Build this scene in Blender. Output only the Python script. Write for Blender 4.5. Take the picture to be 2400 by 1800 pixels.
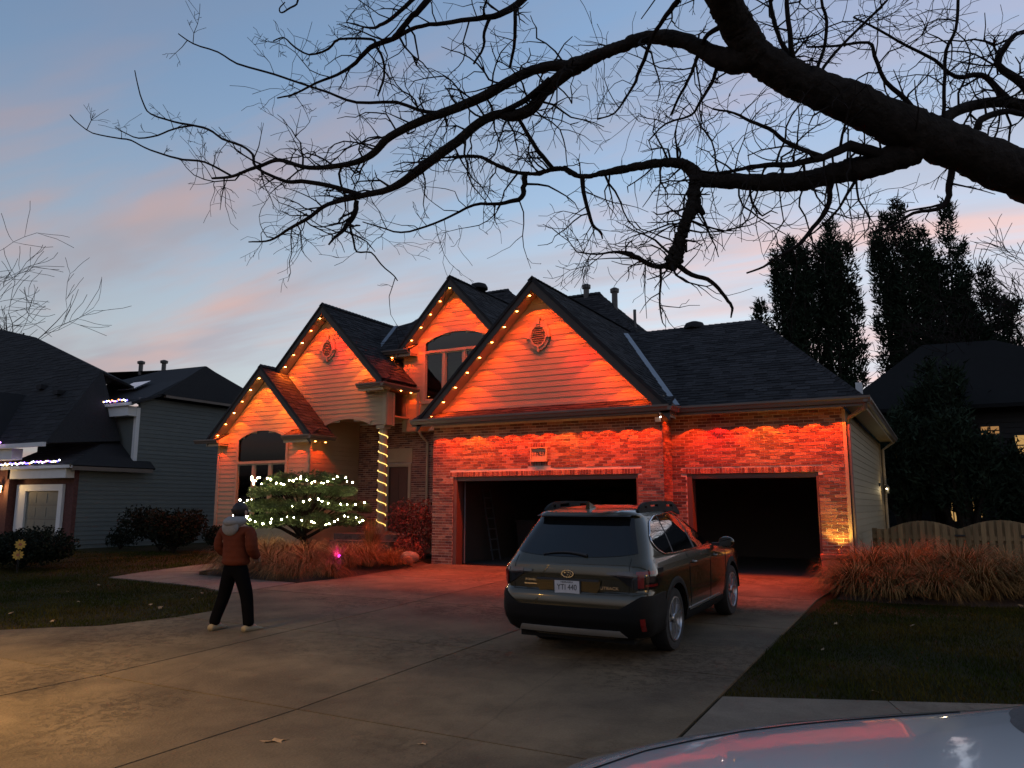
import bpy, bmesh, math, random
import numpy as np
from mathutils import Vector, Matrix

for _o in list(bpy.data.objects):
    bpy.data.objects.remove(_o, do_unlink=True)
SC = bpy.context.scene
COL = SC.collection
R = math.radians
rnd = random.Random(7)

# ------------------------------------------------------------------ camera
CAM_LOC = Vector((11.328, -16.415, 1.452))
_yaw, _pit, _rol = R(28.824), R(8.874), R(0.1326)
_f = Vector((-math.sin(_yaw) * math.cos(_pit), math.cos(_yaw) * math.cos(_pit), math.sin(_pit)))
_r = Vector((math.cos(_yaw), math.sin(_yaw), 0))
_u = _r.cross(_f)
_r, _u = _r * math.cos(_rol) + _u * math.sin(_rol), _u * math.cos(_rol) - _r * math.sin(_rol)
cam_data = bpy.data.cameras.new('camera')
cam = bpy.data.objects.new('camera', cam_data)
COL.objects.link(cam)
_m = Matrix((_r, _u, -_f)).transposed().to_4x4()
_m.translation = CAM_LOC
cam.matrix_world = _m
cam_data.sensor_width = 36.0
cam_data.lens = 36.0 * 1810.8 / 2400.0
cam_data.clip_start = 0.05
cam_data.clip_end = 3000
SC.camera = cam

# ------------------------------------------------------------------ world: dusk sky with thin sunset clouds
SUN_EL, SUN_AZ = R(-1.5), R(14.0)      # azimuth measured from +Y towards +X
world = bpy.data.worlds.new('World')
SC.world = world
world.use_nodes = True
def build_world():
    nt = world.node_tree
    N, L = nt.nodes, nt.links
    N.clear()
    out = N.new('ShaderNodeOutputWorld')
    bg = N.new('ShaderNodeBackground')
    sky = N.new('ShaderNodeTexSky')
    sky.sky_type = 'NISHITA'
    sky.sun_disc = False
    sky.sun_elevation = SUN_EL
    sky.sun_rotation = SUN_AZ
    sky.altitude = 300
    sky.air_density = 1.0
    sky.dust_density = 1.0
    sky.ozone_density = 3.0
    hsv = N.new('ShaderNodeHueSaturation')
    hsv.inputs['Saturation'].default_value = 0.70
    L.new(sky.outputs[0], hsv.inputs['Color'])
    gam = N.new('ShaderNodeGamma')
    gam.inputs['Gamma'].default_value = 1.2
    L.new(hsv.outputs[0], gam.inputs['Color'])
    # cloud sheets: the ray hits a flat layer high above, so streaks foreshorten towards the horizon
    tc = N.new('ShaderNodeTexCoord')
    sep = N.new('ShaderNodeSeparateXYZ')
    L.new(tc.outputs['Generated'], sep.inputs[0])
    def math_(op, a, b=None, clamp=False):
        n = N.new('ShaderNodeMath'); n.operation = op; n.use_clamp = clamp
        for i, v in enumerate((a, b)):
            if v is None: continue
            if isinstance(v, (int, float)): n.inputs[i].default_value = v
            else: L.new(v, n.inputs[i])
        return n.outputs[0]
    zc = math_('MAXIMUM', sep.outputs['Z'], 0.0)
    den = math_('ADD', zc, 0.10)
    cx = math_('DIVIDE', sep.outputs['X'], den)
    cy = math_('DIVIDE', sep.outputs['Y'], den)
    comb = N.new('ShaderNodeCombineXYZ')
    L.new(cx, comb.inputs[0]); L.new(cy, comb.inputs[1])
    mp = N.new('ShaderNodeMapping')
    mp.inputs['Rotation'].default_value = (0, 0, R(-22))
    mp.inputs['Scale'].default_value = (0.34, 1.35, 1.0)
    mp.inputs['Location'].default_value = (0.7, 1.9, 0.0)
    L.new(comb.outputs[0], mp.inputs['Vector'])
    nz = N.new('ShaderNodeTexNoise')
    nz.inputs['Scale'].default_value = 1.15
    nz.inputs['Detail'].default_value = 5.0
    nz.inputs['Roughness'].default_value = 0.60
    nz.inputs['Distortion'].default_value = 0.35
    L.new(mp.outputs[0], nz.inputs['Vector'])
    rp = N.new('ShaderNodeValToRGB')
    rp.color_ramp.elements[0].position = 0.38
    rp.color_ramp.elements[1].position = 0.62
    rp.color_ramp.interpolation = 'EASE'
    L.new(nz.outputs['Fac'], rp.inputs[0])
    # clouds gather low over the horizon and thin out overhead
    low = N.new('ShaderNodeMapRange')
    low.inputs['From Min'].default_value = 0.24; low.inputs['From Max'].default_value = 0.60
    low.inputs['To Min'].default_value = 0.88; low.inputs['To Max'].default_value = 0.24
    low.interpolation_type = 'SMOOTHSTEP'
    L.new(sep.outputs['Z'], low.inputs['Value'])
    mask = math_('MULTIPLY', rp.outputs[0], low.outputs[0], True)
    # pink where the second noise is high (lit from below), mauve-grey elsewhere
    nz2 = N.new('ShaderNodeTexNoise')
    nz2.inputs['Scale'].default_value = 1.7
    nz2.inputs['Detail'].default_value = 3.0
    mp2 = N.new('ShaderNodeMapping')
    mp2.inputs['Location'].default_value = (4.1, 0.3, 2.0)
    mp2.inputs['Scale'].default_value = (0.5, 1.2, 1.0)
    L.new(comb.outputs[0], mp2.inputs['Vector']); L.new(mp2.outputs[0], nz2.inputs['Vector'])
    cr = N.new('ShaderNodeValToRGB')
    cr.color_ramp.elements[0].position = 0.44
    cr.color_ramp.elements[0].color = (0.46, 0.43, 0.48, 1)
    cr.color_ramp.elements[1].position = 0.62
    cr.color_ramp.elements[1].color = (0.72, 0.46, 0.41, 1)
    L.new(nz2.outputs['Fac'], cr.inputs[0])
    skys = N.new('ShaderNodeVectorMath'); skys.operation = 'MULTIPLY'
    skys.inputs[1].default_value = (SKY_GAIN[0], SKY_GAIN[1], SKY_GAIN[2])
    L.new(gam.outputs[0], skys.inputs[0])
    # high thin haze evens the glow out: bright parts roll off instead of burning out
    bw = N.new('ShaderNodeRGBToBW'); L.new(skys.outputs[0], bw.inputs[0])
    den2 = math_('ADD', math_('MULTIPLY', bw.outputs[0], 0.78), 0.80)
    dv = N.new('ShaderNodeVectorMath'); dv.operation = 'DIVIDE'
    cmb = N.new('ShaderNodeCombineXYZ')
    for i in range(3): L.new(den2, cmb.inputs[i])
    L.new(skys.outputs[0], dv.inputs[0]); L.new(cmb.outputs[0], dv.inputs[1])
    hz = N.new('ShaderNodeMapRange'); hz.interpolation_type = 'SMOOTHSTEP'
    hz.inputs['From Min'].default_value = 0.0; hz.inputs['From Max'].default_value = 0.55
    hz.inputs['To Min'].default_value = 0.85; hz.inputs['To Max'].default_value = 0.0
    L.new(sep.outputs['Z'], hz.inputs['Value'])
    # low haze takes the blue out of the light without adding any of its own
    bw2 = N.new('ShaderNodeRGBToBW'); L.new(dv.outputs[0], bw2.inputs[0])
    hc = N.new('ShaderNodeVectorMath'); hc.operation = 'MULTIPLY'; hc.inputs[1].default_value = (1.36, 1.38, 1.40)
    c3 = N.new('ShaderNodeCombineXYZ')
    for i in range(3): L.new(bw2.outputs[0], c3.inputs[i])
    L.new(c3.outputs[0], hc.inputs[0])
    hm = N.new('ShaderNodeMixRGB')
    L.new(hz.outputs[0], hm.inputs['Fac']); L.new(dv.outputs[0], hm.inputs['Color1']); L.new(hc.outputs[0], hm.inputs['Color2'])
    skys = hm
    # clouds catch as much light as the sky around them
    cs = N.new('ShaderNodeVectorMath'); cs.operation = 'SCALE'
    L.new(cr.outputs[0], cs.inputs[0])
    L.new(math_('ADD', math_('MULTIPLY', bw2.outputs[0], 1.9), 0.12), cs.inputs['Scale'])
    mix = N.new('ShaderNodeMixRGB')
    L.new(mask, mix.inputs['Fac'])
    L.new(skys.outputs[0], mix.inputs['Color1'])
    L.new(cs.outputs[0], mix.inputs['Color2'])
    L.new(mix.outputs[0], bg.inputs['Color'])
    bg.inputs['Strength'].default_value = 1.0
    L.new(bg.outputs[0], out.inputs['Surface'])
SKY_GAIN = (4.35, 4.95, 3.85)
build_world()

# the set sun: only a trace of warm light still grazes in over the horizon
sd = bpy.data.lights.new('sun', 'SUN')
sd.energy = 0.03
sd.angle = R(2)
sd.color = (1.0, 0.72, 0.5)
sun = bpy.data.objects.new('sun', sd)
COL.objects.link(sun)
_sd = Vector((math.sin(SUN_AZ) * math.cos(SUN_EL), math.cos(SUN_AZ) * math.cos(SUN_EL), math.sin(SUN_EL)))
sun.rotation_euler = (-_sd).to_track_quat('-Z', 'Y').to_euler()
sun.location = (0, 60, 30)

SC.render.engine = 'CYCLES'
SC.view_settings.view_transform = 'Standard'
SC.view_settings.look = 'None'
SC.view_settings.exposure = 0.0
SC.view_settings.gamma = 1.0
SC.view_settings.use_curve_mapping = False
SC.cycles.use_denoising = True
SC.cycles.max_bounces = 6
SC.cycles.diffuse_bounces = 3
SC.cycles.glossy_bounces = 4
SC.cycles.transmission_bounces = 4
SC.cycles.transparent_max_bounces = 12
SC.cycles.sample_clamp_indirect = 4.0
SC.cycles.caustics_reflective = False
SC.cycles.caustics_refractive = False
SC.render.film_transparent = False

# ------------------------------------------------------------------ helpers
def gz(x, y):
    """height of the plain ground: the plot rises gently from the pavement to the house"""
    if y >= 0: return -0.02
    if y > -11.5: return -0.02 + 0.03 * y
    return -0.365

def tag(o, label=None, cat=None, group=None, kind=None):
    if label: o['label'] = label
    if cat: o['category'] = cat
    if group: o['group'] = group
    if kind: o['kind'] = kind
    return o

def empty(name, loc=(0, 0, 0), rz=0.0, parent=None):
    o = bpy.data.objects.new(name, None)
    o.empty_display_size = 0.1
    COL.objects.link(o)
    o.location = loc
    o.rotation_euler = (0, 0, rz)
    if parent: o.parent = parent
    return o

def link(name, me, mat=None, parent=None, loc=None, rot=None, scale=None):
    o = bpy.data.objects.new(name, me)
    COL.objects.link(o)
    if mat is not None and len(me.materials) == 0:
        me.materials.append(mat)
    if parent: o.parent = parent
    if loc is not None: o.location = loc
    if rot is not None: o.rotation_euler = rot
    if scale is not None: o.scale = scale
    return o

class MB:
    """collects shapes for one mesh"""
    def __init__(s):
        s.v = []; s.f = []
    def add(s, vs, fs):
        b = len(s.v)
        s.v += [tuple(p) for p in vs]
        s.f += [tuple(b + i for i in f) for f in fs]
        return s
    def box(s, a, b):
        x0, y0, z0 = a; x1, y1, z1 = b
        return s.add([(x0, y0, z0), (x1, y0, z0), (x1, y1, z0), (x0, y1, z0), (x0, y0, z1), (x1, y0, z1), (x1, y1, z1), (x0, y1, z1)],
                     [(0, 3, 2, 1), (4, 5, 6, 7), (0, 1, 5, 4), (1, 2, 6, 5), (2, 3, 7, 6), (3, 0, 4, 7)])
    def obox(s, c, ax, ay, az):
        """oriented box: centre and three half vectors"""
        c, ax, ay, az = Vector(c), Vector(ax), Vector(ay), Vector(az)
        vs = [c + ax * i + ay * j + az * k for k in (-1, 1) for (i, j) in ((-1, -1), (1, -1), (1, 1), (-1, 1))]
        return s.add(vs, [(0, 3, 2, 1), (4, 5, 6, 7), (0, 1, 5, 4), (1, 2, 6, 5), (2, 3, 7, 6), (3, 0, 4, 7)])
    def prism(s, poly, d):
        """polygon (3D points) extruded by the vector d"""
        d = Vector(d); n = len(poly)
        p = [Vector(q) for q in poly]
        return s.add(p + [q + d for q in p], [tuple(range(n))[::-1], tuple(range(n, 2 * n))] + [(i, (i + 1) % n, n + (i + 1) % n, n + i) for i in range(n)])
    def tube(s, pts, rad, n=8, cap=True, squash=None):
        pts = [Vector(p) for p in pts]
        if isinstance(rad, (int, float)): rad = [rad] * len(pts)
        b = len(s.v)
        up = Vector((0, 0, 1))
        t0 = (pts[1] - pts[0]).normalized()
        side = t0.cross(up)
        if side.length < 1e-3: side = Vector((1, 0, 0))
        side.normalize()
        for i, p in enumerate(pts):
            t = (pts[min(i + 1, len(pts) - 1)] - pts[max(i - 1, 0)])
            if t.length < 1e-9: t = t0
            t.normalize()
            side = (side - t * side.dot(t))
            if side.length < 1e-6: side = t.orthogonal()
            side.normalize()
            w = t.cross(side)
            for k in range(n):
                a = 2 * math.pi * k / n
                s.v.append(tuple(p + (side * math.cos(a) + w * math.sin(a)) * rad[i]))
        for i in range(len(pts) - 1):
            for k in range(n):
                s.f.append((b + i * n + k, b + i * n + (k + 1) % n, b + (i + 1) * n + (k + 1) % n, b + (i + 1) * n + k))
        if cap:
            s.f.append(tuple(b + k for k in range(n))[::-1])
            e = b + (len(pts) - 1) * n
            s.f.append(tuple(e + k for k in range(n)))
        return s
    def lathe(s, prof, n=24, axis='z', c=(0, 0, 0), closed=False):
        b = len(s.v)
        for (r, h) in prof:
            for k in range(n):
                a = 2 * math.pi * k / n
                q = {'z': (r * math.cos(a), r * math.sin(a), h), 'x': (h, r * math.cos(a), r * math.sin(a)), 'y': (r * math.cos(a), h, r * math.sin(a))}[axis]
                s.v.append((q[0] + c[0], q[1] + c[1], q[2] + c[2]))
        m = len(prof)
        for i in range(m if closed else m - 1):
            j = (i + 1) % m
            for k in range(n):
                s.f.append((b + i * n + k, b + i * n + (k + 1) % n, b + j * n + (k + 1) % n, b + j * n + k))
        if not closed:
            s.f.append(tuple(b + k for k in range(n))[::-1])
            s.f.append(tuple(b + (m - 1) * n + k for k in range(n)))
        return s
    def ball(s, c, r, n=10, m=6, sq=(1, 1, 1)):
        prof = [(max(1e-4, math.sin(math.pi * i / m)), -math.cos(math.pi * i / m)) for i in range(m + 1)]
        t = MB().lathe(prof, n)
        return s.add([(c[0] + p[0] * r * sq[0], c[1] + p[1] * r * sq[1], c[2] + p[2] * r * sq[2]) for p in t.v], t.f)
    def grid(s, fn, nu, nv):
        b = len(s.v)
        for i in range(nu + 1):
            for j in range(nv + 1):
                s.v.append(tuple(fn(i / nu, j / nv)))
        for i in range(nu):
            for j in range(nv):
                a = b + i * (nv + 1) + j
                s.f.append((a, a + nv + 1, a + nv + 2, a + 1))
        return s
    def mesh(s, name):
        me = bpy.data.meshes.new(name)
        me.from_pydata(s.v, [], s.f)
        me.validate(clean_customdata=False)
        return me
    def build(s, name, mat, parent=None, smooth=False, recalc=True, loc=None, bevel=0, sharp=None):
        me = s.mesh(name)
        if recalc or bevel:
            bm = bmesh.new(); bm.from_mesh(me)
            if bevel:
                bmesh.ops.bevel(bm, geom=list(bm.edges), offset=bevel, segments=2, affect='EDGES', profile=0.7)
            bmesh.ops.recalc_face_normals(bm, faces=bm.faces)
            bm.to_mesh(me); bm.free()
        if smooth:
            me.shade_smooth()
            if sharp: me.set_sharp_from_angle(angle=R(sharp))
        return link(name, me, mat, parent, loc)

def mesh_np(name, V, F):
    """fast mesh from numpy arrays; F is (n, 3) or (n, 4)"""
    me = bpy.data.meshes.new(name)
    V = np.asarray(V, np.float32); F = np.asarray(F, np.int32)
    k = F.shape[1]
    me.vertices.add(len(V)); me.loops.add(F.size); me.polygons.add(len(F))
    me.vertices.foreach_set('co', V.ravel())
    me.loops.foreach_set('vertex_index', F.ravel())
    me.polygons.foreach_set('loop_start', np.arange(0, F.size, k, dtype=np.int32))
    me.update(calc_edges=True)
    me.validate()
    return me

def copy_tree(o, parent=None):
    c = o.copy(); COL.objects.link(c)
    c.parent = parent
    for ch in [q for q in bpy.data.objects if q.parent == o]:
        copy_tree(ch, c)
    return c

# ------------------------------------------------------------------ materials
MATS = {}
def pm(name, col, rough=0.75, metal=0.0, var=0.12, vs=6.0, bump=0.0, bs=60.0, isl=0.0, coat=0.0, spec=0.5, col2=None, c2s=2.0, detail=4.0, stretch=None, isl_cols=None, trans=0.0):
    """principled material whose colour varies with world-space noise and, with isl, from piece to piece"""
    m = bpy.data.materials.new(name)
    m.use_nodes = True
    nt = m.node_tree; N, L = nt.nodes, nt.links
    b = N['Principled BSDF']
    b.inputs['Roughness'].default_value = rough
    b.inputs['Metallic'].default_value = metal
    b.inputs['Specular IOR Level'].default_value = spec
    if coat:
        b.inputs['Coat Weight'].default_value = coat
        b.inputs['Coat Roughness'].default_value = 0.03
    geo = N.new('ShaderNodeNewGeometry')
    pos = geo.outputs['Position']
    if stretch:
        mp = N.new('ShaderNodeMapping'); mp.inputs['Scale'].default_value = stretch
        L.new(pos, mp.inputs['Vector']); pos = mp.outputs[0]
    def noise(scale, det=4.0):
        n = N.new('ShaderNodeTexNoise'); n.inputs['Scale'].default_value = scale; n.inputs['Detail'].default_value = det
        L.new(pos, n.inputs['Vector'])
        return n.outputs['Fac']
    cur = None
    if isl_cols:
        oi = N.new('ShaderNodeObjectInfo')
        ad = N.new('ShaderNodeMath'); ad.operation = 'ADD'
        L.new(oi.outputs['Random'], ad.inputs[0]); L.new(geo.outputs['Random Per Island'], ad.inputs[1])
        fr = N.new('ShaderNodeMath'); fr.operation = 'FRACT'; L.new(ad.outputs[0], fr.inputs[0])
        rp = N.new('ShaderNodeValToRGB'); rp.color_ramp.interpolation = 'CONSTANT'
        els = rp.color_ramp.elements
        for i, c in enumerate(isl_cols):
            e = els[0] if i == 0 else els.new(i / len(isl_cols)) if i < len(isl_cols) - 1 else els[-1]
            e.position = i / len(isl_cols); e.color = (*c, 1)
        L.new(fr.outputs[0], rp.inputs[0])
        cur = rp.outputs[0]
    if col2:
        mx = N.new('ShaderNodeMixRGB')
        rr = N.new('ShaderNodeValToRGB'); rr.color_ramp.elements[0].position = 0.42; rr.color_ramp.elements[1].position = 0.6
        L.new(noise(c2s, 5.0), rr.inputs[0]); L.new(rr.outputs[0], mx.inputs['Fac'])
        if cur is not None: L.new(cur, mx.inputs['Color1'])
        else: mx.inputs['Color1'].default_value = (*col, 1)
        mx.inputs['Color2'].default_value = (*col2, 1)
        cur = mx.outputs[0]
    hs = N.new('ShaderNodeHueSaturation')
    if cur is not None: L.new(cur, hs.inputs['Color'])
    else: hs.inputs['Color'].default_value = (*col, 1)
    mr = N.new('ShaderNodeMapRange')
    mr.inputs['From Min'].default_value = 0.25; mr.inputs['From Max'].default_value = 0.75
    mr.inputs['To Min'].default_value = 1 - var; mr.inputs['To Max'].default_value = 1 + var
    L.new(noise(vs, detail), mr.inputs['Value'])
    val = mr.outputs[0]
    if isl:
        oi2 = N.new('ShaderNodeObjectInfo')
        a2 = N.new('ShaderNodeMath'); a2.operation = 'ADD'
        L.new(oi2.outputs['Random'], a2.inputs[0]); L.new(geo.outputs['Random Per Island'], a2.inputs[1])
        f2 = N.new('ShaderNodeMath'); f2.operation = 'FRACT'; L.new(a2.outputs[0], f2.inputs[0])
        m2 = N.new('ShaderNodeMapRange')
        m2.inputs['To Min'].default_value = 1 - isl; m2.inputs['To Max'].default_value = 1 + isl
        L.new(f2.outputs[0], m2.inputs['Value'])
        mm = N.new('ShaderNodeMath'); mm.operation = 'MULTIPLY'
        L.new(val, mm.inputs[0]); L.new(m2.outputs[0], mm.inputs[1]); val = mm.outputs[0]
    L.new(val, hs.inputs['Value'])
    L.new(hs.outputs[0], b.inputs['Base Color'])
    if bump:
        bp = N.new('ShaderNodeBump'); bp.inputs['Strength'].default_value = bump; bp.inputs['Distance'].default_value = 0.02
        L.new(noise(bs, 6.0), bp.inputs['Height']); L.new(bp.outputs[0], b.inputs['Normal'])
        rm = N.new('ShaderNodeMapRange')
        rm.inputs['To Min'].default_value = max(0.02, rough - 0.12); rm.inputs['To Max'].default_value = min(1, rough + 0.12)
        L.new(noise(bs * 0.4), rm.inputs['Value']); L.new(rm.outputs[0], b.inputs['Roughness'])
    if trans: b.inputs['Transmission Weight'].default_value = trans
    MATS[name] = m
    return m

def emat(name, col, strength):
    m = bpy.data.materials.new(name); m.use_nodes = True
    nt = m.node_tree; nt.nodes.clear()
    o = nt.nodes.new('ShaderNodeOutputMaterial'); e = nt.nodes.new('ShaderNodeEmission')
    e.inputs['Color'].default_value = (*col, 1); e.inputs['Strength'].default_value = strength
    nt.links.new(e.outputs[0], o.inputs['Surface'])
    MATS[name] = m
    return m

def glass_mat(name, tint=(0.35, 0.37, 0.36), rough=0.02, base=0.06):
    """window glass: fresnel mirror over a tinted see-through"""
    m = bpy.data.materials.new(name); m.use_nodes = True
    nt = m.node_tree; N, L = nt.nodes, nt.links; N.clear()
    o = N.new('ShaderNodeOutputMaterial'); mx = N.new('ShaderNodeMixShader')
    tr = N.new('ShaderNodeBsdfTransparent'); gl = N.new('ShaderNodeBsdfGlossy')
    fr = N.new('ShaderNodeFresnel'); fr.inputs['IOR'].default_value = 1.5
    nz = N.new('ShaderNodeTexNoise'); nz.inputs['Scale'].default_value = 2.5
    geo = N.new('ShaderNodeNewGeometry'); L.new(geo.outputs['Position'], nz.inputs['Vector'])
    bp = N.new('ShaderNodeBump'); bp.inputs['Strength'].default_value = 0.03
    L.new(nz.outputs['Fac'], bp.inputs['Height']); L.new(bp.outputs[0], gl.inputs['Normal'])
    mr = N.new('ShaderNodeMapRange'); mr.inputs['To Min'].default_value = base
    L.new(fr.outputs[0], mr.inputs['Value'])
    tr.inputs['Color'].default_value = (*tint, 1); gl.inputs['Color'].default_value = (0.95, 0.95, 0.95, 1); gl.inputs['Roughness'].default_value = rough
    L.new(mr.outputs[0], mx.inputs['Fac']); L.new(tr.outputs[0], mx.inputs[1]); L.new(gl.outputs[0], mx.inputs[2]); L.new(mx.outputs[0], o.inputs['Surface'])
    MATS[name] = m
    return m

SIDING = pm('siding_paint', (0.37, 0.285, 0.17), 0.62, var=0.05, vs=3, isl=0.05)
TRIM = pm('trim_paint', (0.39, 0.30, 0.19), 0.55, var=0.06, vs=5, bump=0.06, bs=40)
SIDE_SIDING = SIDING
FASCIA = pm('rake_board_paint', (0.045, 0.036, 0.03), 0.6, var=0.15, vs=4)
GUTTER = pm('gutter_paint', (0.16, 0.125, 0.10), 0.45, var=0.1, vs=3, bump=0.03, bs=20)
BRICK = pm('brick_clay', (0.25, 0.10, 0.07), 0.9, var=0.22, vs=30, bump=0.5, bs=120, isl=0.18,
           isl_cols=[(0.24, 0.10, 0.066), (0.17, 0.062, 0.044), (0.28, 0.14, 0.095), (0.12, 0.046, 0.037), (0.20, 0.08, 0.055), (0.32, 0.17, 0.115), (0.10, 0.042, 0.037), (0.24, 0.105, 0.068)])
MORTAR = pm('mortar', (0.56, 0.48, 0.40), 0.95, var=0.15, vs=12, bump=0.3, bs=90)
SHINGLE = pm('asphalt_shingle', (0.040, 0.039, 0.041), 0.95, var=0.25, vs=40, bump=0.5, bs=200, isl=0.38, spec=0.12)
SHBASE = pm('roof_felt', (0.02, 0.02, 0.022), 0.95)
CONC = pm('driveway_concrete', (0.170, 0.130, 0.082), 0.9, spec=0.25, var=0.2, vs=1.3, bump=0.5, bs=40, isl=0.07, col2=(0.118, 0.090, 0.060), c2s=0.6, detail=8.0)
CONC2 = pm('sidewalk_concrete', (0.18, 0.15, 0.115), 0.88, spec=0.25, var=0.14, vs=2, bump=0.3, bs=70, isl=0.08)
ASPH = pm('asphalt', (0.055, 0.055, 0.055), 0.9, var=0.2, vs=6, bump=0.5, bs=150)
SOIL = pm('bed_mulch', (0.055, 0.035, 0.025), 0.95, var=0.3, vs=15, bump=0.8, bs=40)
LAWN = pm('lawn_soil', (0.018, 0.019, 0.005), 0.95, spec=0.08, var=0.3, vs=3, bump=0.8, bs=60, col2=(0.036, 0.028, 0.013), c2s=0.7)
BLADE = pm('lawn_blade', (0.026, 0.034, 0.003), 0.95, spec=0.08, var=0.3, vs=1.2, isl=0.4, col2=(0.056, 0.046, 0.008), c2s=0.8)
DRY = pm('dry_grass', (0.34, 0.18, 0.075), 0.8, spec=0.1, var=0.25, vs=4, isl=0.5, col2=(0.21, 0.105, 0.042), c2s=2.0)
BARK = pm('tree_bark', (0.030, 0.024, 0.020), 0.95, spec=0.1, var=0.35, vs=14, bump=1.0, bs=38, stretch=(1, 1, 1))
TWIG = pm('twig_bark', (0.022, 0.017, 0.015), 0.9, spec=0.1, var=0.2, vs=9)
NEEDLE = pm('pine_needle', (0.07, 0.11, 0.035), 0.7, var=0.3, vs=3, isl=0.45)
DARKNEEDLE = pm('evergreen_spray', (0.022, 0.034, 0.02), 0.85, spec=0.1, var=0.3, vs=1.5, isl=0.4)
STRAW = pm('straw_grass', (0.27, 0.165, 0.062), 0.8, spec=0.1, var=0.25, vs=4, isl=0.5, col2=(0.18, 0.10, 0.036), c2s=2.0)
SHRUBLEAF = pm('shrub_leaf', (0.010, 0.014, 0.008), 0.8, spec=0.1, var=0.3, vs=3, isl=0.5)
REDLEAF = pm('red_shrub_leaf', (0.14, 0.035, 0.022), 0.8, var=0.3, vs=3, isl=0.5)
BLACKM = pm('black_metal', (0.02, 0.02, 0.02), 0.45, var=0.1, vs=10)
WHITE = pm('white_paint', (0.72, 0.72, 0.70), 0.5, var=0.05, vs=4, bump=0.05, bs=40)
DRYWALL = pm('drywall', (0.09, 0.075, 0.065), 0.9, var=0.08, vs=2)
PLASTIC = pm('dark_plastic', (0.03, 0.03, 0.032), 0.6, var=0.1, vs=20, bump=0.1, bs=200)
GLASS = glass_mat('window_glass', base=0.02)

def weather_concrete(m, spall=1.0):
    nt = m.node_tree; N, L = nt.nodes, nt.links
    b = N['Principled BSDF']
    src = b.inputs['Base Color'].links[0].from_socket
    geo = N.new('ShaderNodeNewGeometry')
    def noise(scale, det, rough=.6, dist=0.0):
        n = N.new('ShaderNodeTexNoise'); n.inputs['Scale'].default_value = scale; n.inputs['Detail'].default_value = det; n.inputs['Roughness'].default_value = rough; n.inputs['Distortion'].default_value = dist
        L.new(geo.outputs['Position'], n.inputs['Vector']); return n.outputs['Fac']
    def ramp(v, a, b_, c0, c1):
        r = N.new('ShaderNodeValToRGB'); r.color_ramp.elements[0].position = a; r.color_ramp.elements[1].position = b_
        r.color_ramp.elements[0].color = (c0, c0, c0, 1); r.color_ramp.elements[1].color = (c1, c1, c1, 1)
        L.new(v, r.inputs[0]); return r.outputs[0]
    def mul(a, c):
        x = N.new('ShaderNodeMixRGB'); x.blend_type = 'MULTIPLY'; x.inputs['Fac'].default_value = 1.0
        L.new(a, x.inputs['Color1']); L.new(c, x.inputs['Color2']); return x.outputs[0]
    region = ramp(noise(.45, 2), .45, .6, 0.0, 1.0)
    pits = ramp(noise(9, 8, .72, .6), .50, .56, 0.0, 1.0)
    both = N.new('ShaderNodeMath'); both.operation = 'MULTIPLY'
    L.new(region, both.inputs[0]); L.new(pits, both.inputs[1])
    sp = N.new('ShaderNodeMapRange'); sp.inputs['To Min'].default_value = 1.0; sp.inputs['To Max'].default_value = 0.66
    L.new(both.outputs[0], sp.inputs['Value'])
    cur = mul(src, sp.outputs[0])
    # hairline cracks
    mx = N.new('ShaderNodeMixRGB'); mx.inputs['Fac'].default_value = .12
    nn = N.new('ShaderNodeTexNoise'); nn.inputs['Scale'].default_value = 1.4; nn.inputs['Detail'].default_value = 6
    L.new(geo.outputs['Position'], nn.inputs['Vector']); L.new(geo.outputs['Position'], mx.inputs['Color1']); L.new(nn.outputs['Color'], mx.inputs['Color2'])
    vo = N.new('ShaderNodeTexVoronoi'); vo.feature = 'DISTANCE_TO_EDGE'; vo.inputs['Scale'].default_value = .22
    L.new(mx.outputs[0], vo.inputs['Vector'])
    cur = mul(cur, ramp(vo.outputs['Distance'], .0, .0022, .80, 1.0))
    # blotchy stains
    cur = mul(cur, ramp(noise(2.6, 6, .65, .8), .36, .60, .86, 1.05))
    cur = mul(cur, ramp(noise(55, 3), .3, .7, .86, 1.1))
    L.new(cur, b.inputs['Base Color'])
    bp = N.new('ShaderNodeBump'); bp.inputs['Strength'].default_value = .55 * spall; bp.inputs['Distance'].default_value = .012
    inv = N.new('ShaderNodeMath'); inv.operation = 'SUBTRACT'; inv.inputs[0].default_value = 1.0; L.new(both.outputs[0], inv.inputs[1])
    L.new(inv.outputs[0], bp.inputs['Height'])
    old = b.inputs['Normal'].links[0].from_socket if b.inputs['Normal'].links else None
    if old: L.new(old, bp.inputs['Normal'])
    L.new(bp.outputs[0], b.inputs['Normal'])
weather_concrete(CONC)
weather_concrete(CONC2, .5)
# ------------------------------------------------------------------ ground, driveway, paths
def build_ground():
    ys = [-300, -60, -20, -11.5] + [-11 + 0.5 * i for i in range(23)] + [2, 6, 15, 40, 120, 600]
    xs = [-600, -150, -60, -30] + [-20 + 2 * i for i in range(26)] + [45, 90, 200, 600]
    mb = MB()
    for y in ys:
        for x in xs:
            mb.v.append((x, y, gz(x, y) - 0.012))
    n = len(xs)
    for j in range(len(ys) - 1):
        for i in range(n - 1):
            a = j * n + i
            mb.f.append((a, a + 1, a + n + 1, a + n))
    tag(mb.build('ground', LAWN), kind='structure')

def slab(poly, name, mat, parent, top=0.012, thick=0.12, shrink=0.016):
    c = Vector((sum(p[0] for p in poly) / len(poly), sum(p[1] for p in poly) / len(poly), 0))
    pts = []
    for p in poly:
        v = Vector((p[0], p[1], 0)); d = (c - v)
        v = v + d.normalized() * shrink
        pts.append((v.x, v.y, gz(v.x, v.y) + top))
    mb = MB().prism(pts, (0, 0, -thick))
    return mb.build(name, mat, parent)

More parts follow.
